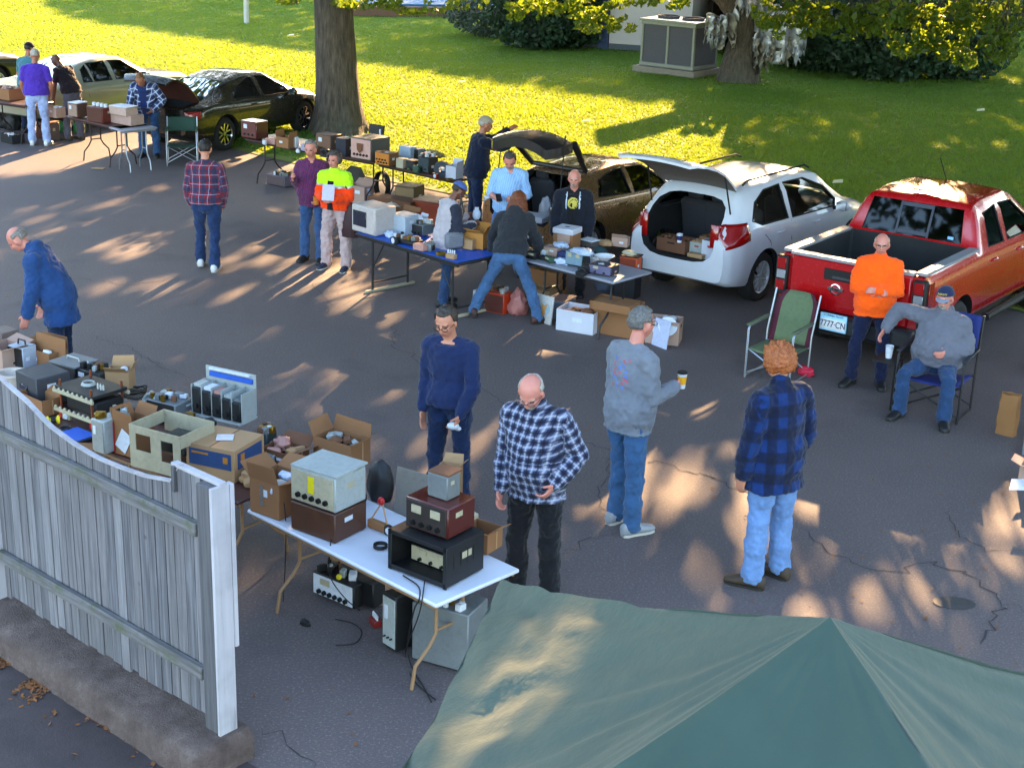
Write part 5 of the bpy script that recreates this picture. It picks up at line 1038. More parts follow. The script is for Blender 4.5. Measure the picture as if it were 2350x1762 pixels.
# ---------------------------------------------------------------- goods: builders
def m_card(c, name='cardboard'):
    q = N(name); tc = q.tc(); mp = q.n('ShaderNodeMapping'); mp.inputs['Scale'].default_value = (1, 1, 14); q.l(tc, mp.inputs[0]); f = q.noise(mp.outputs[0], 12, 4); g_ = q.noise(tc, 3, 4); b = lin(c)
    cc = q.mix(g_, tuple(x*.78 for x in b), tuple(min(1, x*1.18) for x in b)); q.l(q.mix(q.math('MULTIPLY', f, .25), cc, tuple(x*.6 for x in b)), q.b.inputs['Base Color']); q.b.inputs['Roughness'].default_value = .9; q.bump(g_, .3, .01); return q.m
CB = m_card('#8a5f3c'); CBL = m_card('#a98560', 'pale_cardboard'); CBD = m_card('#6b4630', 'dark_cardboard'); CBW = m_card('#c3c4d0', 'white_cardboard'); CBP = m_card('#a88a7c', 'pinkish_cardboard')
PWH = M('#c9ced8', .6, name='white_paper'); PLB = M('#b4c3dc', .45, name='clear_plastic_bag', var=.25, vs=9); DKP = M('#17181b', .5, name='dark_panel'); GRM = M('#6f7578', .5, .2, name='grey_metal'); LGM = M('#a2a8a6', .5, .1, name='pale_grey_metal'); MAR = M('#4a1713', .35, name='maroon_bakelite', coat=.3); BRN = M('#4a2c1c', .5, name='brown_wood', var=.4, vs=9)
BLU = M('#1d55b8', .5, name='blue_vinyl'); PINK = M('#b08076', .6, name='pink_panel'); ORG = M('#b4460f', .5, name='orange_metal'); KNB = M('#0e0e10', .4, name='knob'); BRS = M('#8a6a22', .35, .8, name='brass'); CRM = M('#a89f86', .6, name='cream_enamel', var=.3); BLS = M('#1b1c1f', .55, .2, name='black_steel', var=.3)
REDP = M('#a81318', .45, name='red_plastic'); YEL = M('#d8c413', .5, name='yellow_plastic'); CBLE = M('#101013', .6, name='cable_rubber')
def base(u, v, z, w, d, h, rz, px=True):
    P = at(u, v, z); m = (P-CC).length/FPX if px else 1; k_ = 1.1 if px else 1; w, d, h = w*m*k_, d*m*k_, h*m*k_; vd = Vector((P.x-CC.x, P.y-CC.y, 0)).normalized(); X = Vector((math.cos(rz), math.sin(rz), 0)); Y = Vector((-math.sin(rz), math.cos(rz), 0)); s = (abs(X.dot(vd))*w+abs(Y.dot(vd))*d)/2
    return P+vd*s*.93, w, d, h
PHI = math.atan2((E1-E0).y, (E1-E0).x)
def carton(label, u, v, z, w, d, h, rz=0, mat=CB, flaps=(60, 60, 60, 60), fill=None, name='carton', cat='box', tape=None, group=None, closed=False, mark=None, hole=False, printm=None):
    rz = PHI+R(rz); P, w, d, h = base(u, v, z, w, d, h, rz); o = thing(name, label, cat, P, rz, group); t = .006; q = MB()
    if closed: q.box((0, 0, h/2), (w, d, h), mat, bev=.004); q.tube([(0, -d/2-.001, h+.001), (0, d/2, h+.001)], .003, CBD, 4)
    else:
        for c, dd in (((0, 0, t/2), (w, d, t)), ((0, -d/2+t/2, h/2), (w, t, h)), ((0, d/2-t/2, h/2), (w, t, h)), ((-w/2+t/2, 0, h/2), (t, d-2*t, h)), ((w/2-t/2, 0, h/2), (t, d-2*t, h))): q.box(c, dd, mat, bev=.001)
    q.build('carton_body', o)
    if not closed and flaps:
        for i, a in enumerate(flaps):
            if a is None: continue
            a = R(a); L = min(w, d)*.46; q = MB(); c, s = math.cos(a), math.sin(a); j = random.uniform(-.02, .02)
            if i == 0: pts = [(-w/2, -d/2, h), (w/2, -d/2, h), (w/2-.01, -d/2-L*c, h+L*s+j), (-w/2+.01, -d/2-L*c, h+L*s)]
            elif i == 1: pts = [(w/2, d/2, h), (-w/2, d/2, h), (-w/2+.01, d/2+L*c, h+L*s), (w/2-.01, d/2+L*c, h+L*s+j)]
            elif i == 2: pts = [(-w/2, d/2, h), (-w/2, -d/2, h), (-w/2-L*c, -d/2+.01, h+L*s), (-w/2-L*c, d/2-.01, h+L*s+j)]
            else: pts = [(w/2, -d/2, h), (w/2, d/2, h), (w/2+L*c, d/2-.01, h+L*s), (w/2+L*c, -d/2+.01, h+L*s+j)]
            q.plate(pts, .004, mat); q.build('flap', o, sm=False)
    if fill is not None:
        q = MB(); rnd = random.Random(int(u*7+v))
        for k in range(9): s_ = min(w, d)*rnd.uniform(.12, .25); m_ = fill[rnd.randrange(len(fill))]; c = (rnd.uniform(-.33, .33)*w, rnd.uniform(-.33, .33)*d, h*rnd.uniform(.75, .98)); (q.box(c, (s_*1.6, s_, s_*.7), m_, rnd.random()*3, rx=rnd.uniform(-.5, .5)) if k % 3 else q.ell(c, (s_, s_*.8, s_*.5), m_))
        q.build('contents', o)
    if tape: q = MB(); q.box((-w*.08, -d/2-.002, h*.55), (w*.13, .004, h*.6), tape); q.build('tape', o)
    if mark: mark(o, w, d, h)
    elif random.random() < .6 and mat is not BLS: q = MB(); q.box((w*random.uniform(-.2, .2), -d/2-.002, h*random.uniform(.45, .7)), (w*.26, .002, h*.2), PWH); q.build('label', o); q = MB(); q.box((w/2+.001, d*.1, h*.5), (.002, d*.07, h*.9), CBL); q.build('tape', o)
    if hole:
        q = MB(); q.box((w/2+.001, 0, h*.74), (.004, d*.28, h*.09), BK); q.box((0, -d/2-.001, h*.74), (w*.22, .004, h*.09), BK) if hole == 2 else None; q.build('hand_hole', o)
    return o
def device(label, u, v, z, w, d, h, rz=0, body=GRM, face=None, knobs=0, meter=0, handle=None, vents=0, feet=True, name='radio_set', cat='radio', grid=None, side='front', rnd_=.008, screen=None, open_=False, top=None, group=None, tag_=None, at3=None, lid=None):
    rz = PHI+R(rz); P, w, d, h = base(u, v, z, w, d, h, rz)
    if at3 is not None: P = at3
    o = thing(name, label, cat, P, rz, group); q = MB(); z0 = .012 if feet else 0; rn = random.Random(int(u*3+v*5))
    if open_:
        t = .008
        for c, dd in (((0, 0, z0+t/2), (w, d, t)), ((0, 0, h-t/2), (w, d, t)), ((-w/2+t/2, 0, h/2), (t, d, h-.02)), ((w/2-t/2, 0, h/2), (t, d, h-.02)), ((0, d/2-t/2, h/2), (w-.02, t, h-.02))): q.box(c, dd, body, bev=.002)
        for c, dd in (((0, -d/2, z0+.012), (w, .012, .03)), ((0, -d/2, h-.015), (w, .012, .03)), ((-w/2+.012, -d/2, h/2), (.03, .012, h)), ((w/2-.012, -d/2, h/2), (.03, .012, h))): q.box(c, dd, body, bev=.002)
    else: q.box((0, 0, z0+(h-z0)/2), (w, d, h-z0), body, bev=rnd_)
    q.build('case', o)
    y = -d/2
    if face is not None: q = MB(); q.box((0, y-.003, z0+(h-z0)/2), (w*.93, .008, (h-z0)*.88), face, bev=.002); q.build('front_panel', o)
    for k in range(knobs):
        q = MB(); x = (-.38+.76*(k+.5)/knobs)*w; r = min(.022, h*.10, w*.05); zz = z0+h*(.22 if knobs < 7 or k % 2 else .42); q.lathe([(r, 0), (r*.9, .018), (0, .018)], KNB, TR((x, y-.007, zz), rx=PI/2), 10); q.build('knob', o)
    for k in range(meter): q = MB(); q.box(((-.22+.44*k/(max(1, meter-1)) if meter > 1 else -.18)*w, y-.009, z0+h*.66), (w*.22, .010, h*.24), PWH if rn.random() < .5 else CRM); q.build('meter', o)
    if screen: q = MB(); q.box((screen[0]*w, y-.006, z0+screen[1]*h), (screen[2]*w, .012, screen[3]*h), M('#2b2a36', .15, name='dark_screen'), bev=.006); q.build('screen', o)
    if vents:
        q = MB()
        for k in range(vents):
            for zz in (.3, .66): q.box((-w*.38+.76*w*k/vents+w*.05, 0, h+.001) if zz < .4 else (w/2+.001, -d*.35+.7*d*k/vents+.02, h*.6), (.008, d*.22, .003) if zz < .4 else (.003, .012, h*.35), BK)
        q.build('vent', o)
    if handle: q = MB(); q.tube([(-w*.25, 0, h), (-w*.22, 0, h+.045), (w*.22, 0, h+.045), (w*.25, 0, h)], .008, handle, 7); q.build('handle', o)
    if top: q = MB(); top(q, w, d, h, rn); q.build('load', o)
    if lid: q = MB(); q.box((.01, .0, h+.012), (w*1.02, d*1.02, .014), lid, rx=.03, ry=-.02); q.build('lid', o)
    if random.random() < .55: q = MB(); q.box((w/2+.001, d*random.uniform(-.2, .2), h*random.uniform(.4, .7)), (.002, d*.25, h*.16), PWH if random.random() < .6 else CRM); q.build('sticker', o)
    if random.random() < .4 and not top and not lid: q = MB(); q.box((w*random.uniform(-.2, .2), d*random.uniform(-.2, .2), h+.001), (w*.22, d*.3, .002), PWH, random.random()); q.build('price_label', o)
    if tag_: q = MB(); q.box((-.02*w, y-.009, h*.62), (w*.13, .006, h*.46), tag_); q.build('tag', o)
    return o
def blob(name, label, cat, u, v, z, w, d, h, mat, seed=0, rz=0, rough=.25, at3=None, group=None, hd=None):
    rz = PHI+R(rz); P, w, d, h = base(u, v, z, w, d, h, rz); P = at3 if at3 is not None else P; vs = []; fs = []; n, m = 26, 16
    for i in range(m+1):
        a = PI*i/m
        for j in range(n):
            b = 2*PI*j/n; dd = Vector((math.sin(a)*math.cos(b), math.sin(a)*math.sin(b), -math.cos(a))); r = 1+rough*noise.noise(dd*2.2+Vector((seed, 0, 0)))+rough*.5*noise.noise(dd*6+Vector((seed, 5, 0))); x = dd*r; vs.append((x.x*w/2, x.y*d/2, max(0, (x.z*.66+.36)*h)))
    for i in range(m):
        for j in range(n): fs.append([i*n+j, i*n+(j+1) % n, (i+1)*n+(j+1) % n, (i+1)*n+j])
    q = MB(); q.add(vs, fs, mat); o = q.build(name, ang=70); o.location = P; o.rotation_euler = (0, 0, rz); tag(o, label, cat, group)
    if hd: q = MB(); q.tube([(-w*.2, 0, h*.85), (-w*.15, 0, h*1.25), (w*.15, 0, h*1.25), (w*.2, 0, h*.85)], .008, hd, 6); q.build('handle', o)
    return o
def table(label, A, B, width, top, leg, style='wish', h=.74, th=.03, cloth=None, inset=.22, name='folding_table', za=None):
    A = at(*A, h); B = at(*B, h); A.z = B.z = 0; dr = (B-A).normalized(); L = (B-A).length; ang = math.atan2(dr.y, dr.x); o = thing(name, label, 'table', A, ang); w = width
    q = MB(); q.box((L/2, w/2, h-th/2), (L, w, th), top, bev=.01); q.build('tabletop', o)
    q = MB(); q.box((L/2, .03, h-th-.012), (L-.06, .02, .03), leg); q.box((L/2, w-.03, h-th-.012), (L-.06, .02, .03), leg); q.build('apron', o)
    for x in (inset, L-inset):
        q = MB()
        if style == 'wish':
            for s in (-1, 1): q.tube([(x, w/2+s*w*.16, h-.04), (x, w/2+s*w*.16, .34), (x, w/2+s*w*.24, .26), (x, w/2+s*w*.40, .16), (x, w/2+s*w*.44, .0)], .013, leg, 8)
            q.tube([(x, w/2-w*.16, .36), (x, w/2+w*.16, .36)], .011, leg, 7)
        else:
            for s in (-1, 1): q.tube([(x, w/2+s*w*.36, h-.04), (x, w/2+s*w*.36, .02)], .016, leg, 8)
            q.tube([(x, w*.14, .12), (x, w*.86, .12)], .010, leg, 7); q.tube([(x, w/2-w*.36, .3), (x+.25*(1 if x < L/2 else -1), w/2-w*.36, h-.04)], .008, leg, 6); q.box((x, w/2, .015), (.04, w*1.0, .03), CRM)
        q.build('leg', o)
    if cloth: q = MB(); q.box((L/2, w/2, h+.003), (L*.96, w*.98, .004), cloth); c = q.build('table_cover', None); c.location = A; c.rotation_euler = (0, 0, ang); tag(c, cloth_label, 'cover')
    return o, ang, L
def cup(label, P, r=.04, h=.11, mat=None, band=None, lid=None):
    q = MB(); q.lathe([(r*.72, 0), (r, h), (r*1.03, h), (r*1.0, h-.006), (r*.72*.96, .01)], mat or PWH, n=20, closed=False); o = q.build('cup', ang=50); o.location = P; tag(o, label, 'cup')
    if band: q = MB(); q.lathe([(r*.80, h*.28), (r*.95, h*.78)], band, TR((0, 0, 0), sc_=1.02), 20); q.build('sleeve', o)
    if lid: q = MB(); q.lathe([(0, h+.012), (r*.85, h+.012), (r*1.06, h+.004), (r*1.06, h-.004)][::-1], lid, n=20); q.build('lid', o)
    return o
def cable(label, pts, r=.006, name='cable', mat=CBLE, z3=False):
    P = [Vector(p) if z3 else at(*p) for p in pts]; Q = []
    for i in range(len(P)-1):
        a, b, c, d = P[max(i-1, 0)], P[i], P[i+1], P[min(i+2, len(P)-1)]
        for k in range(6): t = k/6; Q.append(.5*((2*b)+(c-a)*t+(2*a-5*b+4*c-d)*t*t+(3*b-a-3*c+d)*t**3))
    Q.append(P[-1]); o0 = P[0]; q = MB(); q.tube([p-o0 for p in Q], r, mat, 7); o = q.build(name, ang=80); o.location = o0; return tag(o, label, 'cable')
# ---------------------------------------------------------------- tables
WTOP = M('#c6cad6', .35, name='white_laminate', var=.08); TANL = M('#8a6a4a', .5, name='tan_steel_leg'); BTOP = M('#4b2f2a', .45, name='brown_laminate', var=.25); BLEG = M('#2a1b1b', .5, .3, name='brown_steel'); GTOP = M('#8f909c', .45, name='grey_laminate'); DTOP = M('#16161a', .6, name='black_laminate'); BKL = M('#17171a', .5, name='black_steel_leg'); ALM = M('#9ea3ad', .35, .7, name='aluminium')
cloth_label = 'bright blue vinyl cover on the table with the old monitor'
table('white topped folding table with tan legs in the foreground', (566, 1168), (1001, 1388), .76, WTOP, TANL, inset=.27)
table('brown topped foreground table behind the tall end of the fence', (185, 1012), (545, 1152), .78, BTOP, TANL, inset=.25)
table('brown topped foreground table at the left edge by the stooping person', (-140, 905), (175, 1006), .78, BTOP, TANL)
_, A4, _ = table('black legged table covered with blue vinyl and an old monitor', (814, 534), (1052, 606), .80, DTOP, BKL, 'frame', cloth=BLU)
_, A6, _ = table('grey topped table crowded with radios in front of the hatchback', (1190, 592), (1408, 648), .72, GTOP, BKL, 'wish')
table('long brown table beside the dark sedan, left one of the row', (562, 318), (858, 372), .70, BTOP, BLEG)
table('long brown table under the oak, right one of the row', (864, 374), (1046, 415), .70, BTOP, BLEG, inset=.12)
table('brown table with sunlit edge at the far left', (-60, 226), (57, 243), .70, BTOP, BLEG)
table('small brown table holding a brown radio near the open plaid shirt', (150, 266), (276, 296), .62, BTOP, BLEG, inset=.45)
table('small white camp table the open plaid shirt bends over', (278, 300), (362, 292), .45, GTOP, ALM, inset=.15)
z = .745
def gear(q, w, d, h, rn):
    for k in range(12): c = (rn.uniform(-.42, .42)*w, rn.uniform(-.4, .4)*d, h+.02); m_ = [LGM, BK, BRS, PWH, CBD, GRM][rn.randrange(6)]; (q.box(c, (rn.uniform(.03, .09), rn.uniform(.03, .07), rn.uniform(.03, .07)), m_, rn.random()*3) if k % 3 else q.lathe([(.02, 0), (.02, .05), (0, .05)], m_, TR((c[0], c[1], h)), 10))
def bottles(q, w, d, h, rn):
    for k in range(4): q.lathe([(.035, 0), (.035, .05), (.02, .06), (0, .06)], PWH, TR(((-.36+.24*k)*w, 0, h)), 12)
# ---------------------------------------------------------------- foreground white table
carton('open brown carton stuffed with clear plastic bags on the white table', 640, 1193, z, 82, 82, 78, 4, CB, (75, 30, 40, 20), fill=[PLB, PLB, PWH, LGM], tape=M('#6e625c', .7, name='tape'))
device('long brown wooden box under the grey instrument', 755, 1246, z, 124, 100, 64, 4, BRN, feet=False, name='wooden_box', cat='box'); 
P_, *_ = base(755, 1246, z, 124, 100, 64, PHI+R(4)); mpp = (at(755, 1246, z)-CC).length/FPX
device('grey instrument with loose vented lid and yellow tag on the wooden box', 755, 1246, z, 124, 96, 80, 4, LGM, CRM, knobs=5, vents=0, tag_=YEL, lid=LGM, name='test_instrument', cat='instrument', at3=P_+Vector((0, 0, 70*mpp)))
carton('open brown carton of valves behind the grey instrument', 785, 1083, z, 100, 66, 58, 6, CB, (None, 80, 60, 35), fill=[PWH, LGM, CBD])
blob('speaker_bag', 'black padded bag standing behind the white table goods', 'bag', 872, 1160, z, 62, 50, 84, BLS, 3, rough=.15)
o = thing('easel_stand', 'small tan wooden easel with a red knob', 'stand', at(870, 1215, z), PHI); q = MB(); q.box((0, 0, .03), (.19, .05, .06), CB); q.tube([(-.08, 0, .05), (0, .03, .20)], .006, CBL, 6); q.tube([(.08, 0, .05), (0, .03, .20)], .006, CBL, 6); q.build('frame', o); q = MB(); q.ell((0, .02, .21), (.03, .02, .03), REDP); q.build('knob', o)
q = MB(); q.box((0, 0, .17), (.30, .012, .34), M('#6d6963', .6, name='grey_board'), rx=-.12); o = q.build('panel_board'); o.location = at(945, 1190, z)+Vector((0, .05, 0)); o.rotation_euler = (0, 0, PHI+.1); tag(o, 'plain grey board leaning behind the maroon radio', 'board')
device('large open black steel rack case with side vents', 1000, 1350, z, 158, 124, 92, 2, BLS, open_=True, vents=4, name='rack_case', cat='rack case')
P_, w1, d1, h1 = base(1000, 1350, z, 158, 124, 92, PHI+R(2)); q_ = P_+Vector((0, 0, h1)); 
device('maroon metal radio on top of the black rack case', 1010, 1250, z, 108, 86, 68, 3, MAR, M('#2c2624', .5, name='old_dial_panel'), knobs=4, meter=2, at3=q_+Vector((.02, .03, 0)))
device('small grey metal box with rusty lid on the maroon radio', 1010, 1168, z, 48, 40, 48, 3, GRM, lid=CBD, name='meter_box', cat='box', at3=q_+Vector((.04, .04, 75*mpp)), feet=False)
device('dark chassis inside the black rack case', 985, 1300, z, 116, 50, 40, 2, DKP, CRM, knobs=3, meter=2, name='radio_chassis', at3=P_+Vector((.02, .05, .01)))
carton('pale carton standing behind the small grey box', 1030, 1150, z, 46, 40, 70, 20, CBL, (None, 60, None, 50)); carton('open brown carton at the right end of the white table', 1105, 1272, z, 66, 56, 46, 6, CB, (20, None, None, 30))
q = MB(); q.lathe([(.045, 0), (.045, .008), (.012, .012), (.012, .03), (.045, .034), (.045, .042)], BRS, TR(rx=PI/2-.3), 24); o = q.build('wire_reel'); o.location = at(988, 1080, z+.25)+Vector((0, .08, 0)); o.location = q_+Vector((-.03, .17, .12)); tag(o, 'brass coloured wire reel beside the small grey box', 'reel')
cable('black cord hanging from the rack case to the ground', [(925, 1320, z+.01), (960, 1345, z+.012), (962, 1375, z), (950, 1400, .55), (935, 1480, .1), (945, 1530, .01), (975, 1580, .01), (990, 1610, .01)], .005)
cable('second black cord trailing from the rack case', [(975, 1330, z+.01), (968, 1380, z-.02), (958, 1420, .5), (930, 1500, .02), (950, 1560, .01), (1000, 1605, .01)], .004)
cable('thin cord hanging from the grey instrument', [(762, 1185, z+.1), (758, 1258, z-.02), (757, 1320, .45), (790, 1370, .3), (826, 1400, .05)], .004)
cable('thin cord hanging from the plastic filled carton', [(652, 1155, z+.2), (656, 1200, z-.03), (655, 1280, .35), (650, 1380, .02)], .004)
cable('looped cord on the asphalt under the white table', [(770, 1420, .008), (810, 1430, .008), (830, 1450, .008), (815, 1475, .008), (770, 1480, .008)], .004)
# under the white table
device('white and black meter chassis tipped on the ground under the white table', 790, 1400, 0, 118, 66, 54, 2, BLS, PWH, knobs=6, meter=1, top=gear, name='meter_chassis', cat='chassis')
blob('plug', 'black plugs lying left of the meter chassis', 'plug', 700, 1440, 0, 24, 16, 12, BK, 5); blob('headset', 'black headset with a yellow pad on the meter chassis', 'headset', 800, 1330, .17, 40, 26, 30, BLS, 9)
q = MB(); q.ell((0, 0, .03), (.022, .022, .022), YEL); o = q.build('fitting'); o.location = at(778, 1332, .20); tag(o, 'round yellow fitting on the meter chassis', 'fitting')
device('tall narrow panel with red wired knobs under the white table', 915, 1500, 0, 42, 50, 128, -8, BLS, LGM, knobs=3, meter=1, top=None, name='control_panel', cat='panel')
device('large grey steel cabinet under the right end of the white table', 1030, 1545, 0, 130, 90, 135, 14, GRM, None, handle=None, name='steel_cabinet', cat='cabinet', top=gear)
device('dark box standing behind the meter chassis under the white table', 850, 1400, 0, 50, 40, 60, 4, DKP, name='dark_box', cat='box')
# ---------------------------------------------------------------- foreground brown tables behind the fence
def bprint(o, w, d, h):
    bl = M('#23406e', .8, name='blue_print_ink'); orr = M('#b0701f', .8, name='orange_print_ink'); q = MB(); q.box((0, -d/2-.002, h*.62), (w*.86, .004, h*.5), bl); q.box((w/2+.002, 0, h*.62), (.004, d*.8, h*.5), bl); q.box((w*.32, -d/2-.005, h*.66), (w*.10, .003, h*.2), orr); q.box((-w*.2, -d/2-.005, h*.76), (w*.34, .003, h*.06), orr); q.box((w/2+.005, -d*.25, h*.66), (.003, d*.12, h*.3), orr); q.build('print', o)
    q = MB(); q.box((0, 0, h+.006), (w*.30, d*.30, .003), PWH, .5); q.build('shipping_label', o)
carton('closed tan carton with blue printed sides behind the fence post', 520, 1108, z, 118, 112, 70, 16, CBL, closed=True, mark=bprint)
# cream chassis frame
P, w, d, h = base(400, 1098, z, 135, 105, 92, PHI+R(10)); o = thing('chassis_frame', 'large cream steel chassis frame with cut out windows behind the fence', 'chassis', P, PHI+R(10)); q = MB()
def cutpanel(q, y, w, h, holes, mat):
    xs = sorted({-w/2, w/2}|{a for c in holes for a in (c[0], c[1])}); zs = sorted({0, h}|{a for c in holes for a in (c[2], c[3])})
    for i in range(len(xs)-1):
        for j in range(len(zs)-1):
            cx, cz = (xs[i]+xs[i+1])/2, (zs[j]+zs[j+1])/2
            if any(a < cx < b and c < cz < e for a, b, c, e in holes): continue
            q.box((cx, y, cz), (xs[i+1]-xs[i], .008, zs[j+1]-zs[j]), mat, bev=0.0001)
cutpanel(q, -d/2, w, h, [(-w*.38, -w*.08, h*.42, h*.82), (w*.12, w*.36, h*.30, h*.80)], CRM); q.build('front_plate', o)
q = MB(); q.box((0, d/2, h*.75), (w, .008, h*.5), CRM); q.box((-w/2, 0, h*.85), (.008, d, h*.3), CRM); q.box((w/2, 0, h*.85), (.008, d, h*.3), CRM); q.box((-w/2, 0, .01), (.02, d, .02), CRM); q.box((w/2, 0, .01), (.02, d, .02), CRM); q.build('side_rail', o)
q = MB(); q.box((w*.15, d*.05, h*.55), (w*.55, d*.6, h*.3), DKP); q.box((w*.15, d*.05, h*.72), (w*.5, d*.55, .01), M('#23262a', .3)); q.box((0, -.01, .03), (w*.8, d*.7, .04), CBD); q.build('chassis', o)
device('grey bench device between the cable coil and module rack', 393, 958, z, 76, 60, 26, 10, GRM, DKP, knobs=2, top=gear, name='bench_device', cat='instrument')
# rack of modules
P, w, d, h = base(515, 978, z, 128, 60, 92, PHI+R(12)); o = thing('module_rack', 'tall rack of five black modules with a blue strip, right of the cream chassis', 'rack', P, PHI+R(12)); q = MB(); q.box((0, d*.45, h*.55), (w, .012, h*.95), LGM)
for k in range(6): q.box((-w/2+w*k/5, 0, h*.36), (.008, d*.8, h*.72), LGM)
q.box((0, 0, .008), (w, d, .016), LGM); q.build('frame', o)
for k in range(5): q = MB(); x = -w/2+w*(k+.5)/5; hh = h*(.62-.04*k); q.box((x, -.02, hh/2+.02), (w*.17, d*.7, hh), BLS); q.lathe([(.022, 0), (.022, .02)], BK, TR((x, -d*.36-.02, hh*.4), rx=PI/2), 14); q.box((x, -.02, hh+.03), (w*.15, d*.5, .03), [LGM, PWH, PINK, LGM, GRM][k]); q.build('module', o)
q = MB(); q.box((w*.02, d*.40, h*.86), (w*.86, .02, h*.12), BLU); q.box((0, d*.38, h*.99), (w*.8, .03, h*.05), PWH); q.build('cable_duct', o)
# dark transmitter chassis with copper posts
P, w, d, h = base(215, 985, z, 118, 90, 88, PHI+R(2)); o = thing('transmitter_chassis', 'black chassis on copper posts with red feet above the blue tray', 'chassis', P, PHI+R(2)); cop = M('#8a4a30', .4, .6, name='copper'); q = MB(); q.box((0, 0, h*.74), (w, d, .03), DKP); q.box((.02, .02, h*.40), (w*.8, d*.8, h*.35), BLS); q.build('deck', o)
for zz in (h*.66, h*.20):
    q = MB()
    for y_ in (-d/2, d/2): q.box((0, y_, zz), (w*1.08, .02, .03), CRM)
    for k in range(9): q.ell((-w/2+w*k/8, -d/2, zz+.02), (.014, .012, .014), CRM)
    q.build('ceramic_rail', o)
for sx in (-.42, .42):
    for sy in (-.42, .42): q = MB(); q.tube([(sx*w, sy*d, .03), (sx*w, sy*d, h*.92)], .011, cop, 8); q.lathe([(.03, 0), (.024, .05), (0, .05)], REDP, TR((sx*w, sy*d, 0)), 14); q.build('leg', o)
q = MB()
for k in range(3): q.tube([(-.03+(.055-.004*k)*math.cos(a), (.055-.004*k)*math.sin(a), h*.80+.008*k) for a in np.linspace(0, 2*PI, 24, endpoint=False)], .006, LGM, 6, closed=True)
q.build('coil', o); q = MB()
for k in range(5): q.lathe([(.008, 0), (.008, .04), (0, .055)], LGM, TR((.09+.018*k, -.01*(k % 2), h*.77)), 8)
q.build('tube', o)
q = MB(); q.box((0, 0, .01), (.30, .22, .02), DKP); o = q.build('tray'); q = MB(); q.box((0, 0, .022), (.26, .18, .006), BLU); q.build('tray_lining', o); o.location = at(170, 1012, z)+Vector((0, .1, 0)); o.rotation_euler = (0, 0, PHI); tag(o, 'shallow black tray lined in bright blue', 'tray')
q = MB(); q.plate([(-.14, -.05, 0), (.14, -.06, 0), (.12, .06, .01), (-.10, .07, .01)], .005, CB); o = q.build('cardboard_scrap'); o.location = at(185, 1030, z+.005)+Vector((0, .03, 0)); tag(o, 'flat scrap of cardboard in front of the blue tray', 'scrap')
device('upright white metal chassis left of the carton with paper label', 260, 1045, z, 36, 70, 74, 4, LGM, M('#8d8d88', .5), meter=1, name='upright_chassis', cat='chassis', top=gear)
def plabel(o, w, d, h): q = MB(); q.box((0, -d/2-.004, h*.45), (w*.55, .004, h*.62), PWH, ry=.5); q.build('paper_label', o); q = MB(); q.box((-w*.46, -d/2-.005, h*.5), (w*.06, .004, h*.9), REDP); q.box((w*.46, -d/2-.005, h*.5), (w*.06, .004, h*.9), REDP); q.build('print', o)
carton('brown carton with a tilted white paper label and red stripes', 312, 1052, z, 56, 60, 72, 8, CB, (85, 60, 70, None), mark=plabel)
carton('small tan carton tipped open above the coil of cable', 278, 900, z, 48, 42, 42, 35, CBL, (40, 70, None, 60), fill=[PWH, BK])
q = MB()
for k in range(7): q.tube([((.075-.004*k)*math.cos(a), .02*math.sin(a*3+k), .085+(.075-.004*k)*math.sin(a)) for a in np.linspace(0, 2*PI, 30, endpoint=False)], .009, LGM, 7, closed=True)
o = q.build('cable_coil'); o.location = at(334, 946, z)+Vector((0, .05, 0)); o.rotation_euler = (-.5, 0, PHI); tag(o, 'thick coil of grey cable beside the tan carton', 'cable')
q = MB()
for k in range(8): q.tube([((.10-.006*k)*math.cos(a)+.01*k, (.07-.003*k)*math.sin(a), .03+.012*k+.01*math.sin(a*2+k)) for a in np.linspace(0, 2*PI, 30, endpoint=False)], .006, CBLE if k % 2 else M('#4a3a22', .6), 6, closed=True)
o = q.build('cable_coil'); o.location = at(300, 930, z)+Vector((-.02, .14, 0)); tag(o, 'tangled loops of black and brown wire behind the grey coil', 'cable')
device('black box of cables behind the copper post chassis', 225, 900, z, 70, 50, 38, 6, DKP, None, meter=2, top=gear, name='junction_box', cat='box')
device('large dark grey speaker box with a front handle on the left table', 104, 936, z, 80, 76, 62, -4, M('#393a40', .6, name='crackle_grey', bump=.4), handle=None, name='speaker_box', cat='speaker', feet=False, meter=0, screen=(-.1, .55, .35, .18))
device('black box with grey top and handle behind the grey speaker box', 172, 886, z, 78, 62, 36, 4, DKP, None, handle=LGM, lid=GRM, name='equipment_case', cat='case')
carton('brown carton at the front of the left table beside a blue strip', 92, 958, z, 88, 40, 34, -2, CB, (None, 30, None, None)); blob('green_cloth', 'neon yellow green scrap by the fence edge', 'cloth', 76, 946, z, 20, 14, 16, M('#b6e01a', .6, name='neon_cloth'), 4)
q = MB(); T_ = TR((0, 0, .035), ry=PI/2); q.lathe([(.036, -.05), (.036, -.035), (.022, -.03), (.022, .03), (.036, .035), (.036, .05)], YEL, T_, 20); q.lathe([(.028, -.02), (.028, .02)], BK, T_, 20); o = q.build('wire_spool'); o.location = at(120, 976, z)+Vector((0, .03, 0)); o.rotation_euler = (0, 0, .4); tag(o, 'yellow spool of black wire by the blue tray', 'spool')
q = MB(); q.lathe([(.09, 0), (.12, .11), (.135, .115), (.135, .13), (.11, .13), (.085, .01)], M('#c0b4ac', .6, name='white_tub')); o = q.build('tub'); o.location = at(22, 895, z)+Vector((0, .1, 0)); tag(o, 'round white tub at the left edge of the left table', 'tub')
device('white portable meter with a folding handle at the left edge', 55, 850, z, 42, 36, 46, 8, M('#9fa8b8', .5, name='blue_white_enamel'), DKP, knobs=1, handle=DKP, name='portable_meter', cat='instrument')
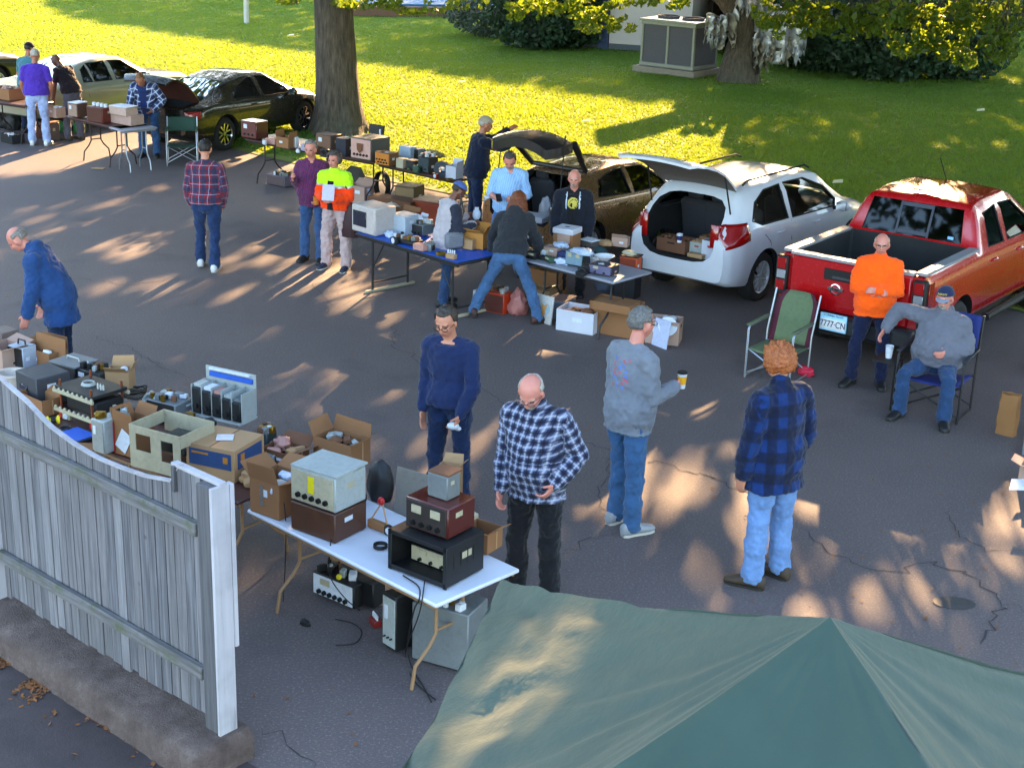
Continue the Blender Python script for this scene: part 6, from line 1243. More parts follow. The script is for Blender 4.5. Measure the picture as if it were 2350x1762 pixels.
carton('brown carton left of the white portable meter', 15, 852, z, 62, 52, 44, 0, CBP, (60, 20, None, 20)); device('brown hooded box on the far corner of the left table', 12, 800, z, 44, 40, 32, 0, M('#6a5a54', .6), None, screen=(.2, .5, .4, .25), name='hooded_box', cat='box')
carton('open brown carton with one tall flap in front of the stooping person', 108, 850, z, 84, 46, 34, 2, CB, (None, 88, 20, None), fill=[CBD, PWH, BK])
q = MB(); L = .20; q.plate([(-.19, 0, 0), (.19, 0, 0), (.185, .02, .26), (-.18, .02, .27)], .005, CB); o = q.build('cardboard_sheet'); o.location = at(108, 845, z+.02)+Vector((0, .12, 0)); o.rotation_euler = (0, 0, PHI+.15); tag(o, 'tall upright sheet of cardboard in front of the stooping person', 'cardboard')
carton('wide low brown carton of bags behind the plastic filled carton', 655, 1075, z, 80, 60, 30, 8, CBD, (None, 30, None, 20), fill=[PINK, CBD, CBL]); blob('paper_bag', 'crumpled tan bag between the blue printed carton and the plastic filled carton', 'bag', 588, 1125, z, 60, 60, 36, CBL, 7, rough=.4); blob('cloth_bundle', 'pinkish knotted bundle on the carton behind the plastic bags', 'bundle', 650, 1040, z+.06, 44, 30, 26, PINK, 8, rough=.4)
device('dark green box behind the blue printed carton', 612, 1040, z, 30, 34, 42, 8, M('#2b3a3c', .6), top=gear, name='ammo_box', cat='box')
# ---------------------------------------------------------------- blue topped table
device('old beige computer monitor at the left end of the blue topped table', 858, 543, z+.008, 76, 60, 58, -6, M('#b3a8a4', .5, name='beige_plastic'), None, screen=(-.12, .52, .56, .56), name='crt_monitor', cat='monitor', feet=False, rnd_=.02)
device('plain pale computer case right of the old monitor', 928, 542, z+.008, 50, 44, 40, -4, M('#a6b0bc', .5, name='pale_case'), None, name='computer_case', cat='computer', feet=False)
device('grey radio with dials in the middle of the blue topped table', 966, 544, z+.008, 40, 34, 24, 0, GRM, DKP, knobs=3, top=gear); carton('small white open box on the grey radio', 968, 518, z+.12, 20, 16, 16, 5, CBW, (60, 60, None, None), name='small_box')
blob('plastic_bag', 'left white plastic bag on the blue cover', 'bag', 898, 548, z+.008, 30, 22, 12, PLB, 11, rough=.4); blob('plastic_bag', 'right white plastic bag on the black gear', 'bag', 948, 556, z+.04, 40, 22, 8, PLB, 12, rough=.4); device('flat black tray of gear at the front edge of the blue cover', 935, 566, z+.008, 62, 30, 10, 0, DKP, top=gear, name='gear_tray', cat='tray'); blob('cable_heap', 'heap of black cables on the blue cover', 'cable', 917, 538, z+.008, 34, 26, 20, BLS, 14, rough=.5)
device('small pinkish box at the front edge of the blue cover', 966, 578, z+.008, 30, 20, 13, -2, PINK, feet=False, name='small_box', cat='box')
carton('tan carton with raised flaps at the right end of the blue topped table', 1092, 573, z+.008, 50, 36, 34, 14, m_card('#b07838', 'orange_cardboard'), (40, 85, None, 60)); carton('small carton with a lilac label in front of the tan carton', 1078, 574, z+.008, 24, 20, 22, 10, CBL, (30, None, None, None))
# between the tables
device('tall olive brown cabinet on the ground behind the blue topped table', 940, 498, 0, 46, 44, 62, 14, M('#4f3d22', .6, name='olive_cabinet', var=.3), M('#7a6240', .6), name='speaker_cabinet', cat='cabinet', feet=False)
device('red wooden cabinet with a sunlit top behind the pale vest person', 992, 520, 0, 72, 44, 48, 6, M('#74260f', .5, name='red_wood', var=.3), M('#8c3212', .5), name='wood_cabinet', cat='cabinet', feet=False, lid=M('#a0795e', .6))
carton('flat tan tray box with a red label behind the old monitor', 888, 495, .25, 56, 30, 16, 8, CBL, (30, None, None, None), fill=[PWH, LGM, DKP], name='tray_box'); carton('cut down cardboard box right of the flat tan tray box', 935, 505, .25, 44, 26, 12, 8, CB, (10, 60, 40, 30))
device('low bench the tray boxes stand on behind the monitor', 905, 512, 0, 110, 40, 44, 8, CBD, feet=False, name='low_bench', cat='bench')
carton('brown carton with a pale panel behind the safety jacket person', 826, 470, 0, 50, 30, 36, 4, CBP, (None, 40, None, None)); q = MB(); q.box((0, 0, .13), (.17, .012, .26), M('#8993a8', .5, name='blue_grey_board')); o = q.build('panel_board'); o.location = at(843, 468, 0); o.rotation_euler = (.1, 0, PHI); tag(o, 'blue grey board leaning on the carton behind the safety jacket person', 'board')
q = MB(); q.plate([(-.16, 0, 0), (.05, -.02, -.04), (.19, .02, .10), (.12, .04, .24), (-.05, .05, .27), (-.18, .03, .14)], .02, M('#2b2c24', .6, name='dark_canvas')); o = q.build('canvas_bag'); o.location = at(812, 418, .05); tag(o, 'dark square bag leaning under the brown table beside the black coil', 'bag')
q = MB()
for k in range(9): q.tube([((.135+.006*math.sin(k*2))*math.cos(a), .012*k-.05, .26+.22*math.sin(a)) for a in np.linspace(0, 2*PI, 30, endpoint=False)], .010, CBLE, 6, closed=True)
o = q.build('cable_coil'); o.location = at(877, 462, 0); o.rotation_euler = (0, 0, PHI); tag(o, 'large black coil of cable standing under the brown table', 'cable')
device('low grey machine with a round dial on the asphalt under the left brown table', 648, 431, 0, 54, 40, 22, 2, M('#5c5460', .6), M('#4a3a3c', .6), top=gear, name='desk_machine', cat='machine')
blob('bag', 'pale bag of goods on the ground beside the olive cabinet', 'bag', 898, 486, .3, 34, 22, 14, M('#d2c4b0', .6, name='canvas'), 17, rough=.4)
# ---------------------------------------------------------------- long brown tables
device('maroon radio at the left end of the left brown table', 585, 322, z, 44, 34, 36, 4, MAR, M('#5c2c28', .5), knobs=3, meter=1, name='radio_set'); device('flat pink box on the left brown table', 625, 333, z, 26, 12, 12, 4, PINK, feet=False, name='small_box', cat='box'); carton('brown carton between two white flaps on the left brown table', 658, 342, z, 34, 26, 22, 4, CB, (None, None, 80, 80))
device('white bottle shaped lamp box on the left brown table', 678, 340, z, 12, 10, 22, 0, PWH, feet=False, name='white_box', cat='box'); device('small lilac box by the maroon shirt', 700, 348, z, 16, 10, 14, 0, M('#9a96b0', .6), feet=False, name='small_box', cat='box'); blob('small_parts', 'little white parts on the left brown table', 'parts', 684, 352, z, 10, 8, 8, PWH, 21)
device('brown box radio behind the maroon striped shirt', 755, 352, z, 42, 34, 36, 4, M('#4a3834', .6), M('#6a4a36', .6), meter=1, name='radio_set'); device('blue black panel between the brown box radio and pink faced radio', 793, 360, z, 28, 30, 36, 4, M('#141a2c', .5), feet=False, name='panel_box', cat='box')
def shield(o): q = MB(); q.prism([(-.06, .30), (.06, .30), (.055, .20), (.0, .14), (-.055, .20)], 0, .01, CBD, TR((0, 0, 0), rx=PI/2)); return q
oo = device('large radio with pink front and brown shield dial under the oak', 850, 372, z, 56, 60, 46, 4, M('#4a4a48', .6), M('#c09488', .5, name='pink_front'), knobs=5, name='radio_set'); q = MB(); q.prism([(-.055, .27), (.055, .27), (.05, .17), (.0, .12), (-.05, .17)], 0, .012, M('#6a3a1a', .5), TR((0, -.255, 0), rx=PI/2)); q.build('dial', oo)
device('orange panel radio with dark holes on the right brown table', 888, 384, z, 40, 30, 28, 2, M('#6a4a2a', .6), M('#c0721c', .5, name='orange_panel'), knobs=8, meter=0); device('cream box right of the orange panel radio', 923, 388, z, 20, 18, 20, 2, CRM, feet=False, name='small_box', cat='box'); device('pale blue box behind the cream box', 935, 372, z, 32, 20, 30, 2, M('#96aabc', .5), feet=False, name='pale_box', cat='box')
device('grey radio behind the dark gear on the right brown table', 958, 372, z, 26, 22, 26, 2, GRM, DKP, knobs=2, meter=1); device('black radio behind the dark gear on the right brown table', 984, 372, z, 20, 20, 22, 2, DKP, GRM, knobs=2); device('dark brown set next to the cream box', 948, 392, z, 22, 20, 20, 2, M('#3a2c28', .6), DKP, knobs=2); device('small green fronted set on the right brown table', 940, 390, z, 8, 10, 16, 2, M('#2b9a4a', .6), feet=False, name='small_box', cat='box'); device('black gear with wires in the middle of the right brown table', 982, 400, z, 30, 30, 34, 2, DKP, M('#22343a', .5), knobs=2, top=gear)
blob('wire_bundle', 'tan bundle of wire on top of the black gear', 'wire', 995, 366, z+.17, 50, 24, 14, M('#8a7a4a', .8, name='tan_wire'), 23, rough=.5); q = MB(); q.lathe([(.12, 0), (.13, .05), (.12, .10), (.05, .10), (.05, 0)], M('#2f3a44', .5, name='dark_drum'), TR((0, 0, .12), rx=PI/2), 28, closed=True); o = q.build('cable_drum'); o.location = at(1015, 408, z)+Vector((0, .1, 0)); o.rotation_euler = (0, 0, PHI+.6); tag(o, 'round dark drum behind the purple cup', 'drum')
cup('white lidded cup with a purple band on the brown table', at(1017, 406, z), .038, .12, PWH, M('#3a2a6a', .5, name='purple_band'), PWH); carton('white open box at the right end of the right brown table', 1042, 412, z, 28, 26, 26, 4, CBW, (None, 80, None, 80)); cup('red and white can at the right end of the right brown table', at(1064, 402, z), .036, .13, REDP, PWH)
q = MB(); q.box((0, 0, .15), (.34, .03, .30), M('#1c1612', .6, name='dark_case'), rx=-.15); o = q.build('open_case'); q = MB(); q.box((0, -.04, .02), (.32, .02, .02), CHR); q.box((.12, -.03, .16), (.03, .02, .16), PWH); q.build('clasp', o); o.location = at(862, 330, z)+Vector((0, .1, 0)); o.rotation_euler = (0, 0, PHI); tag(o, 'open dark carrying case propped behind the pink faced radio', 'case')
# ---------------------------------------------------------------- grey topped table
def aprint(o, w, d, h): q = MB(); q.box((w*.05, -d/2-.003, h*.5), (w*.66, .004, h*.86), CBP); q.build('label', o); text('aARO', .075, M('#b03a34', .7, name='red_ink'), o, (w*.05, -d/2-.008, h*.30), (PI/2, 0, 0))
o = carton('brown carton with red lettering and a white box lid on top', 1300, 578, z, 44, 40, 44, 10, CB, None, mark=aprint, closed=True); q = MB(); q.box((0, 0, .24), (.28, .26, .07), CBW); q.box((0, 0, .277), (.06, .025, .004), BK); q.build('lid', o)
device('long white box on a black set behind the charcoal hoodie person', 1222, 572, z, 34, 22, 20, 6, DKP, None, lid=PWH, knobs=2); carton('cream box with crushed white lid left of the red lettered carton', 1268, 590, z, 36, 30, 18, 8, CBP, closed=True, name='cream_box'); blob('plastic_bag', 'crumpled clear bag on the cream box', 'bag', 1288, 572, z+.10, 34, 26, 10, PLB, 31, rough=.4); blob('plastic_bag', 'pale blue plastic bag at the front edge of the grey topped table', 'bag', 1288, 610, z, 34, 20, 12, PLB, 32, rough=.4)
device('dark blue box under the crumpled clear bag', 1295, 596, z, 24, 20, 14, 6, M('#2a3468', .5), feet=False, name='small_box', cat='box')
device('small dark radio wrapped in white plastic in the middle of the grey topped table', 1325, 615, z, 42, 34, 34, 8, M('#22343a', .5, name='dark_teal'), M('#6a8494', .4), knobs=0, meter=2); blob('plastic_bag', 'sheet of white plastic over the small dark radio', 'bag', 1336, 590, z+.17, 56, 40, 10, PLB, 33, rough=.3)
device('black flat set with lilac labels at the front of the grey topped table', 1385, 636, z, 54, 36, 22, 8, M('#2a2834', .5), M('#5a5674', .5), knobs=2, meter=1); q = MB(); q.lathe([(.05, 0), (.11, .05), (.12, .05), (.055, 0)], PWH, n=16, closed=True); o = q.build('bowl'); o.location = at(1388, 600, z+.13)+Vector((0, .08, 0)); tag(o, 'white scalloped dish on the black flat set', 'dish')
device('small wooden case with white lid edge behind the plastic sheet', 1352, 572, z, 34, 24, 14, -8, M('#4a4440', .6), None, lid=PWH, name='wooden_case', cat='case'); blob('cloth_bundle', 'dark green folded cloth on the grey topped table', 'cloth', 1378, 590, z, 28, 22, 18, M('#15343a', .8, name='dark_green_cloth'), 35, rough=.3)
blob('cloth_bundle', 'pale tan bundle catching the sun behind the dark green cloth', 'bundle', 1388, 568, z, 34, 26, 12, CBL, 36, rough=.3); carton('tilted pinkish carton lid beside the SUV bumper', 1424, 568, z, 34, 22, 20, 20, CBP, (50, None, None, None)); blob('gloves', 'black gloves and tools under the charcoal hoodie person', 'gloves', 1250, 600, z, 34, 18, 8, BLS, 37, rough=.5)
device('orange cabinet with black top beside the SUV bumper', 1446, 632, .62, 38, 30, 36, 12, ORG, M('#7a2c12', .5), screen=(.1, .3, .4, .22), lid=BLS, name='orange_cabinet', cat='cabinet'); device('tall black bin carrying the orange cabinet at the table end', 1438, 688, 0, 48, 34, 84, 10, M('#15161c', .7, name='black_bin'), feet=False, name='storage_bin', cat='bin'); blob('cloth_bundle', 'white tubes on top of the orange cabinet', 'tubes', 1444, 588, .86, 34, 18, 8, CRM, 38)
# ground under and before the grey topped table
device('orange red milk crate behind the charcoal hoodie person', 1145, 722, 0, 48, 40, 42, 6, M('#b8340c', .5, name='orange_plastic'), M('#4a140a', .6), feet=False, top=gear, name='milk_crate', cat='crate'); blob('plastic_bag', 'swollen pink plastic bag between the person\'s legs', 'bag', 1188, 728, 0, 38, 34, 52, M('#a86a64', .5, name='pink_plastic'), 41, rough=.42); device('small white box left of the orange milk crate', 1098, 688, 0, 20, 16, 18, 4, PWH, feet=False, name='small_box', cat='box')
q = MB(); q.box((0, 0, .17), (.23, .02, .34), M('#b4b2b0', .6, name='white_board')); o = q.build('picture_board'); q = MB(); q.lathe([(.075, 0), (.075, .004), (0, .004)], M('#8fa9b4', .6), TR((0, -.012, .18), rx=PI/2), 24); q.prism([(-.05, -.1), (.0, -.12), (.02, -.02), (.045, .05), (-.01, .02), (-.045, .04)], 0, .007, M('#c08a50', .6), TR((0, -.012, .20), rx=PI/2)); q.build('print', o); o.location = at(1248, 744, 0)+Vector((0, .04, 0)); o.rotation_euler = (-.12, 0, PHI-.06); tag(o, 'white board with a round coloured print leaning among the boxes', 'board')
device('box of magazines with a red edged cover left of the white file box', 1285, 735, 0, 46, 50, 38, 8, M('#5a7088', .6, name='blue_paper'), M('#44586e', .6), feet=False, lid=M('#8a6a60', .6), name='magazine_stack', cat='magazines')
carton('white file box full of brown parts on the asphalt', 1330, 768, 0, 84, 62, 46, 14, CBW, None, fill=[CBD, CB, CBD], hole=True, name='file_box'); carton('large closed tan carton behind the grey shirted person', 1412, 776, 0, 100, 60, 68, 10, CB, (None, None, None, None), fill=[CB, CBL]); carton('flat tan carton lying on the large tan carton', 1412, 722, .34, 88, 50, 18, 10, CB, closed=True)
carton('pale carton holding white dishes at the right end of the boxes', 1522, 792, 0, 70, 52, 50, 24, CBP, None, fill=[PWH, PLB], hole=True); q = MB(); q.box((0, 0, .16), (.25, .015, .32), M('#b4bcd8', .5, name='lilac_board')); o = q.build('white_board'); o.location = at(1512, 796, 0); o.rotation_euler = (-.15, 0, PHI-.25); tag(o, 'plain lilac white board leaning on the carton of dishes', 'board')
q = MB(); q.lathe([(.0, 0), (.095, .0), (.11, .02), (.11, .03), (.0, .012)], PWH, TR(rx=1.1), 28); o = q.build('plate'); o.location = at(1532, 750, .22); tag(o, 'round white plate sticking out of the carton of dishes', 'plate')
carton('brown carton with torn side under the grey topped table', 1258, 680, 0, 70, 40, 50, 6, CB, (None, 40, None, None)); carton('tan carton with a sunlit rim behind the round print board', 1245, 700, 0, 50, 34, 30, 8, CBL, (30, None, None, 50)); blob('plastic_bag', 'grey plastic bag below the right end of the grey topped table', 'bag', 1385, 672, 0, 44, 36, 44, M('#5a6478', .6, name='grey_plastic'), 44); q = MB(); q.plate([(-.08, -.03, 0), (.08, -.04, .0), (.07, .04, .01), (-.07, .03, .01)], .008, M('#5a6cb4', .6, name='blue_paper2')); o = q.build('envelope'); o.location = at(1388, 690, .38); tag(o, 'blue envelope on the edge of the large tan carton', 'paper')
# ---------------------------------------------------------------- in the SUV
def insuv(f, x, y_, zz): # place in the cargo bay
    c = suv.matrix_basis @ Vector((x, y_, zz)); return c
for nm, lb, x, y_, s, m_ in (('carton', 'long dim carton with a hand hole in the cargo bay of the SUV', .40, .25, (.42, .26, .17), CBD), ('carton', 'white carton with a red mark on the right side of the cargo bay', .42, -.38, (.22, .30, .24), CBW), ('tub', 'pale tub of tan parts in the middle of the cargo bay', .50, -.10, (.24, .22, .16), LGM), ('carton', 'brown carton behind the pale tub in the cargo bay', .74, -.20, (.34, .26, .2), CB)):
    c = insuv(None, x, y_, .64); o = thing(nm, lb, 'box' if nm != 'tub' else 'tub', c, PI/2-R(37.5)+PI/2); q = MB(); w, d, h = s
    for cc_, dd in (((0, 0, .004), (w, d, .008)), ((0, -d/2, h/2), (w, .008, h)), ((0, d/2, h/2), (w, .008, h)), ((-w/2, 0, h/2), (.008, d, h)), ((w/2, 0, h/2), (.008, d, h))): q.box(cc_, dd, m_, bev=.001)
    q.build('body', o); q = MB(); rn = random.Random(int(x*100)); [q.ell((rn.uniform(-.35, .35)*w, rn.uniform(-.35, .35)*d, h*.95), (.035, .03, .025), CBL if nm == 'tub' else CBD, n=8, m=6) for _ in range(12)]; q.build('contents', o)
    q = MB(); q.box((0, d/2+.006, h*.7), (w*.25, .004, h*.12), BK if nm == 'carton' and m_ is not CBW else REDP); q.build('mark', o)
cup('white cup with dark blue print in the cargo bay', insuv(None, .20, .08, .82), .04, .11, PWH, M('#22265c', .5, name='navy_print')); o = blob('parts_bag', 'sunlit tan parts at the sill of the cargo bay', 'parts', 0, 0, 0, 1, 1, 1, CBL, 5, at3=insuv(None, .22, -.20, .645)); o.scale = (1, 1, 1)
q = MB(); q.box((0, 0, .03), (.22, .10, .05), CBL); q.ell((.1, .05, .05), (.05, .03, .02), CBP); me = q.mesh('parts_bag'); o.data = me
# hatchback interior and bumper goods
device('white cardboard sheet and box in the open hatchback', 1215, 470, .72, 66, 40, 12, 6, CBW, feet=False, name='white_box', cat='box', at3=hb_.matrix_basis @ Vector((.25, -.1, .70)))
blob('plastic_bag', 'large clear plastic bag on the corner of the hatchback', 'bag', 1252, 512, .55, 34, 26, 50, M('#9a9ca8', .35, name='clear_bag', var=.3), 51, rough=.15)
# ---------------------------------------------------------------- far left goods
carton('brown box of small parts on the far left table', 18, 232, z, 60, 34, 22, 2, CB, None, fill=[PINK, PWH, BRN]); device('brown and red box under white bottles near the open plaid shirt', 232, 284, z, 48, 30, 30, 4, M('#5c2014', .5, name='red_brown_wood'), M('#4a2416', .5), feet=False, top=bottles, name='wooden_radio'); device('pink brown radio with papers right of the black tee shirt', 180, 272, z, 28, 26, 28, 4, M('#5a3c30', .6), M('#8c7466', .6), meter=1, lid=PWH, name='wooden_radio')
device('lower pale pink stacking tray on the small tables', 292, 290, z, 66, 34, 20, 2, M('#a88a80', .6, name='pink_tray'), feet=False, name='storage_tray', cat='tray'); device('upper pale pink stacking tray with a white lid', 284, 268, z+.165, 52, 30, 16, 2, M('#b09488', .6, name='pink_tray2'), None, feet=False, lid=PWH, name='storage_tray', cat='tray')
blob('bin_bag', 'black bin bag slumped under the far left table, front one', 'bag', 30, 302, 0, 34, 30, 42, BLS, 61, rough=.3); blob('bin_bag', 'black bin bag under the far left table, behind the front one', 'bag', 4, 296, 0, 30, 30, 34, BLS, 62, rough=.3); carton('black tub of pale parts on the ground by the far left table', 30, 332, 0, 40, 28, 18, 0, BLS, None, fill=[PWH, CBP], name='tub'); device('grey brown box on the ground right of the purple shirt person', 118, 326, 0, 26, 24, 36, 4, M('#5a504c', .7), lid=CB, feet=False, name='storage_box', cat='box'); device('pink brown box between the purple shirt person\'s legs', 84, 318, 0, 24, 20, 26, 0, M('#7a5650', .7), feet=False, name='storage_box', cat='box')
blob('green_bag', 'left green cloth bag on the ground behind the black tee shirt person', 'bag', 144, 306, 0, 26, 24, 26, M('#2e6a3c', .8, name='green_cloth'), 63); blob('green_bag', 'right green cloth bag on the ground under the small brown table', 'bag', 184, 308, 0, 26, 24, 26, M('#33763e', .8, name='green_cloth2'), 64); carton('brown carton holding a white bowl beside the stooping person', 131, 272, z-.25, 28, 22, 20, 0, CBP, None, fill=[PWH, PWH])
# ---------------------------------------------------------------- folding chairs
def fchair(label, u, v, rz, cloth, tube, w=.56, sd=.45, back=.55, seat_h=.42, cup_=False, at3=None, arm=None, style='director', trimc=None):
    P = at3 if at3 is not None else at(u, v); o = thing('folding_chair', label, 'chair', P, R(rz)); r = .012   # the sitter looks along local -y
    q = MB(); n = 8; vs = []
    for i in range(n+1):
        for j in range(n+1): a, b = i/n-.5, j/n; vs.append((a*w*.94, -sd*.5+sd*b, seat_h-.03*(1-4*a*a)-.02*b))
    F_ = [[i*(n+1)+j, (i+1)*(n+1)+j, (i+1)*(n+1)+j+1, i*(n+1)+j+1] for i in range(n) for j in range(n)]; q.add(vs, F_, cloth); s = q.build('seat', o, ang=80); s.modifiers.new('s', 'SOLIDIFY').thickness = .014
    q = MB(); vs = []; z0, z1 = (seat_h+.18, seat_h+back) if style == 'director' else (seat_h-.02, seat_h+back)
    for i in range(n+1):
        for j in range(n+1): a, b = i/n-.5, j/n; hw = w*.94*(1 if style == 'director' or b < .7 else 1-.35*((b-.7)/.3)**2); vs.append((a*hw, sd*.5+.02+.05*(1-4*a*a)+.18*b*(1 if style != 'director' else .4), z0+(z1-z0)*b))
    q.add(vs, F_, cloth); 
    if trimc: q.mi(trimc); [q.m.__setitem__(k, q.mats.index(trimc)) for k, f in enumerate(q.f) if k//n in (0, n-1)]
    s = q.build('backrest', o, ang=80); s.modifiers.new('s', 'SOLIDIFY').thickness = .016
    for sx in (-1, 1):
        x = sx*w/2; q = MB(); q.tube([(x, sd*.5+.02, .0), (x, sd*.5+.03, seat_h+.1), (x, sd*.5+.10 if style == 'director' else sd*.5+.18, seat_h+back+.01)], r, tube, 8); q.build('back_post', o); q = MB(); q.tube([(x, -sd*.5, 0), (x, -sd*.5, seat_h+.20), (x, -sd*.5+.03, seat_h+.235), (x, sd*.5, seat_h+.24)], r, tube, 8); q.build('leg', o)
        q = MB(); q.box((x, 0, seat_h+.255), (.05, sd+.04, .022), arm or cloth, bev=.008); q.build('armrest', o)
        q = MB(); q.tube([(x, -sd*.5, .02), (x, sd*.5, .02)], r*.8, tube, 6); q.build('foot_rail', o)
    for yy in (-sd*.5+.01, sd*.5): q = MB(); q.tube([(-w/2, yy, .05), (w/2, yy, seat_h-.02)], r*.8, tube, 7); q.tube([(w/2, yy+.014, .05), (-w/2, yy+.014, seat_h-.02)], r*.8, tube, 7); q.build('cross_brace', o)
    return o
fchair('green cloth director chair with aluminium frame beside the dark sedan', 420, 376, 10, M('#1c3c30', .8, name='green_chair_cloth'), ALM, w=.52, sd=.40, back=.42, seat_h=.36); blob('red_bag', 'red packet hanging on the green director chair', 'bag', 402, 296, .35, 24, 16, 22, REDP, 71); blob('blue_cloth', 'blue cloth bit above the red packet', 'cloth', 398, 268, .7, 8, 6, 12, M('#1c5cc0', .7, name='blue_cloth'), 72)
fchair('empty green and maroon camp chair behind the red pickup', 1780, 864, -34, M('#5a6a4c', .85, name='sage_chair_cloth'), ALM, w=.52, sd=.46, back=.52, seat_h=.34, style='camp', trimc=M('#4a1026', .85, name='maroon_chair_cloth'), arm=M('#56624a', .85))
sg_ = PE_seat = None
blob('red_bag', 'bright red bag on the asphalt behind the blue check jacket person', 'bag', 1848, 866, 0, 36, 22, 20, M('#b81438', .6, name='crimson_cloth'), 73, rough=.3)
o = thing('paper_bag', 'crumpled brown paper bag standing at the right edge', 'bag', at(2308, 995), PHI); q = MB(); w, d, h = .20, .13, .42; vs = []
for k in range(9):
    zz = h*k/8
    for j in range(16): a = 2*PI*j/16; r_ = 1/((abs(math.cos(a))**5+abs(math.sin(a))**5)**.2); cr_ = 1-.12*max(0, k-5)/3; nn_ = .018*noise.noise(Vector((math.cos(a)*3, math.sin(a)*3, zz*14))); vs.append((math.cos(a)*r_*(w/2*cr_+nn_), math.sin(a)*r_*(d/2*cr_*(1-.25*(k > 6))+nn_), zz+.02*noise.noise(Vector((a, k, 3)))*(k > 6)))
q.add(vs, [[k*16+j, k*16+(j+1) % 16, (k+1)*16+(j+1) % 16, (k+1)*16+j] for k in range(8) for j in range(16)]+[list(range(16))[::-1]], m_card('#8a6038', 'kraft_paper')); q.build('paper', o, ang=30)
fchair('blue folding chair cut off by the right edge', 2420, 1035, -20, M('#1a2350', .8, name='navy_chair_cloth'), ALM, w=.56, back=.5, arm=M('#8e90a0', .6)); fchair('second blue chair at the right edge behind the paper bag', 2425, 860, 10, M('#161e46', .8, name='navy_chair_cloth2'), BKL, w=.5, back=.5)
q = MB(); q.plate([(-.16, -.10, 0), (.14, -.12, .01), (.2, .06, .04), (-.08, .1, .02)], .004, PWH); o = q.build('paper_sheet'); o.location = at(2350, 1115, .25); tag(o, 'white sheet of paper at the right edge by the sun patches', 'paper'); carton('pinkish carton under the white sheet at the right edge', 2372, 1130, 0, 60, 44, 50, 10, CBP, (20, 20, 20, 20))
# small goods that fill the gaps between the big ones
CK = {'grey': GRM, 'black': BLS, 'tan': CBL, 'blue': M('#27406e', .5, name='blue_enamel'), 'red': M('#7a1a16', .5, name='red_enamel'), 'white': PWH, 'green': M('#2c4a38', .5, name='green_enamel'), 'brown': BRN, 'cream': CRM, 'brass': BRS}
def small(kind, col, place, u, v, s=22, zz=z):
    m_ = CK[col]; lab = f'small {col} {kind} {place}'; P = at(u, v, zz); m = (P-CC).length/FPX*s; rz = PHI+_rd.uniform(-.5, .5)
    o = thing(kind.replace(' ', '_'), lab, kind, P+Vector((0, m*.4, 0)), rz, 'small parts among the goods'); q = MB()
    if kind == 'transformer': q.box((0, 0, m*.4), (m, m*.8, m*.8), m_); q.build('core', o); q = MB(); q.box((0, 0, m*.4), (m*1.2, m*.4, m*.5), BLS); [q.cyl((x, y, m*.8), (x, y, m*.92), m*.05, BRS, n=8) for x in (-m*.3, m*.3) for y in (-m*.25, m*.25)]; q.build('winding', o)
    elif kind == 'meter': q.box((0, 0, m*.35), (m, m*.4, m*.7), m_); q.build('case', o); q = MB(); q.lathe([(m*.3, 0), (m*.3, .006), (0, .006)], PWH, TR((0, -m*.2, m*.38), rx=PI/2), 18); q.build('dial', o)
    elif kind == 'coil': [q.tube([(m*.5*math.cos(a), m*.5*math.sin(a), m*.08+k*m*.10) for a in np.linspace(0, 2*PI, 20, endpoint=False)], m*.06, m_, 6, closed=True) for k in range(3)]; q.build('winding', o)
    elif kind == 'speaker': q.box((0, 0, m*.5), (m, m*.7, m), m_); q.build('case', o); q = MB(); q.lathe([(m*.38, 0), (m*.36, .008), (m*.1, -.01), (0, .004)], BLS, TR((0, -m*.35, m*.5), rx=PI/2), 20); q.build('cone', o)
    elif kind == 'valve box': q.box((0, 0, m*.25), (m, m*.6, m*.5), m_); q.build('carton_body', o); q = MB(); [q.lathe([(m*.07, 0), (m*.08, m*.3), (0, m*.4)], PWH, TR((-m*.36+m*.24*k, 0, m*.5)), 10) for k in range(4)]; q.build('valves', o)
    elif kind == 'telephone': q.box((0, 0, m*.2), (m, m*.8, m*.4), m_, rx=.2); q.build('base', o); q = MB(); q.tube([(-m*.5, 0, m*.5), (-m*.35, 0, m*.62), (m*.35, 0, m*.62), (m*.5, 0, m*.5)], m*.09, m_, 8); q.build('handset', o)
    else: q.box((0, 0, m*.3), (m, m*.7, m*.6), m_); q.build('case', o); q = MB(); [q.cyl((x, -m*.35, m*.2), (x, -m*.42, m*.2), m*.06, KNB, n=10) for x in (-m*.3, 0, m*.3)]; q.build('knob', o); q = MB(); q.box((0, -m*.36, m*.44), (m*.7, .006, m*.18), CRM); q.build('scale', o)
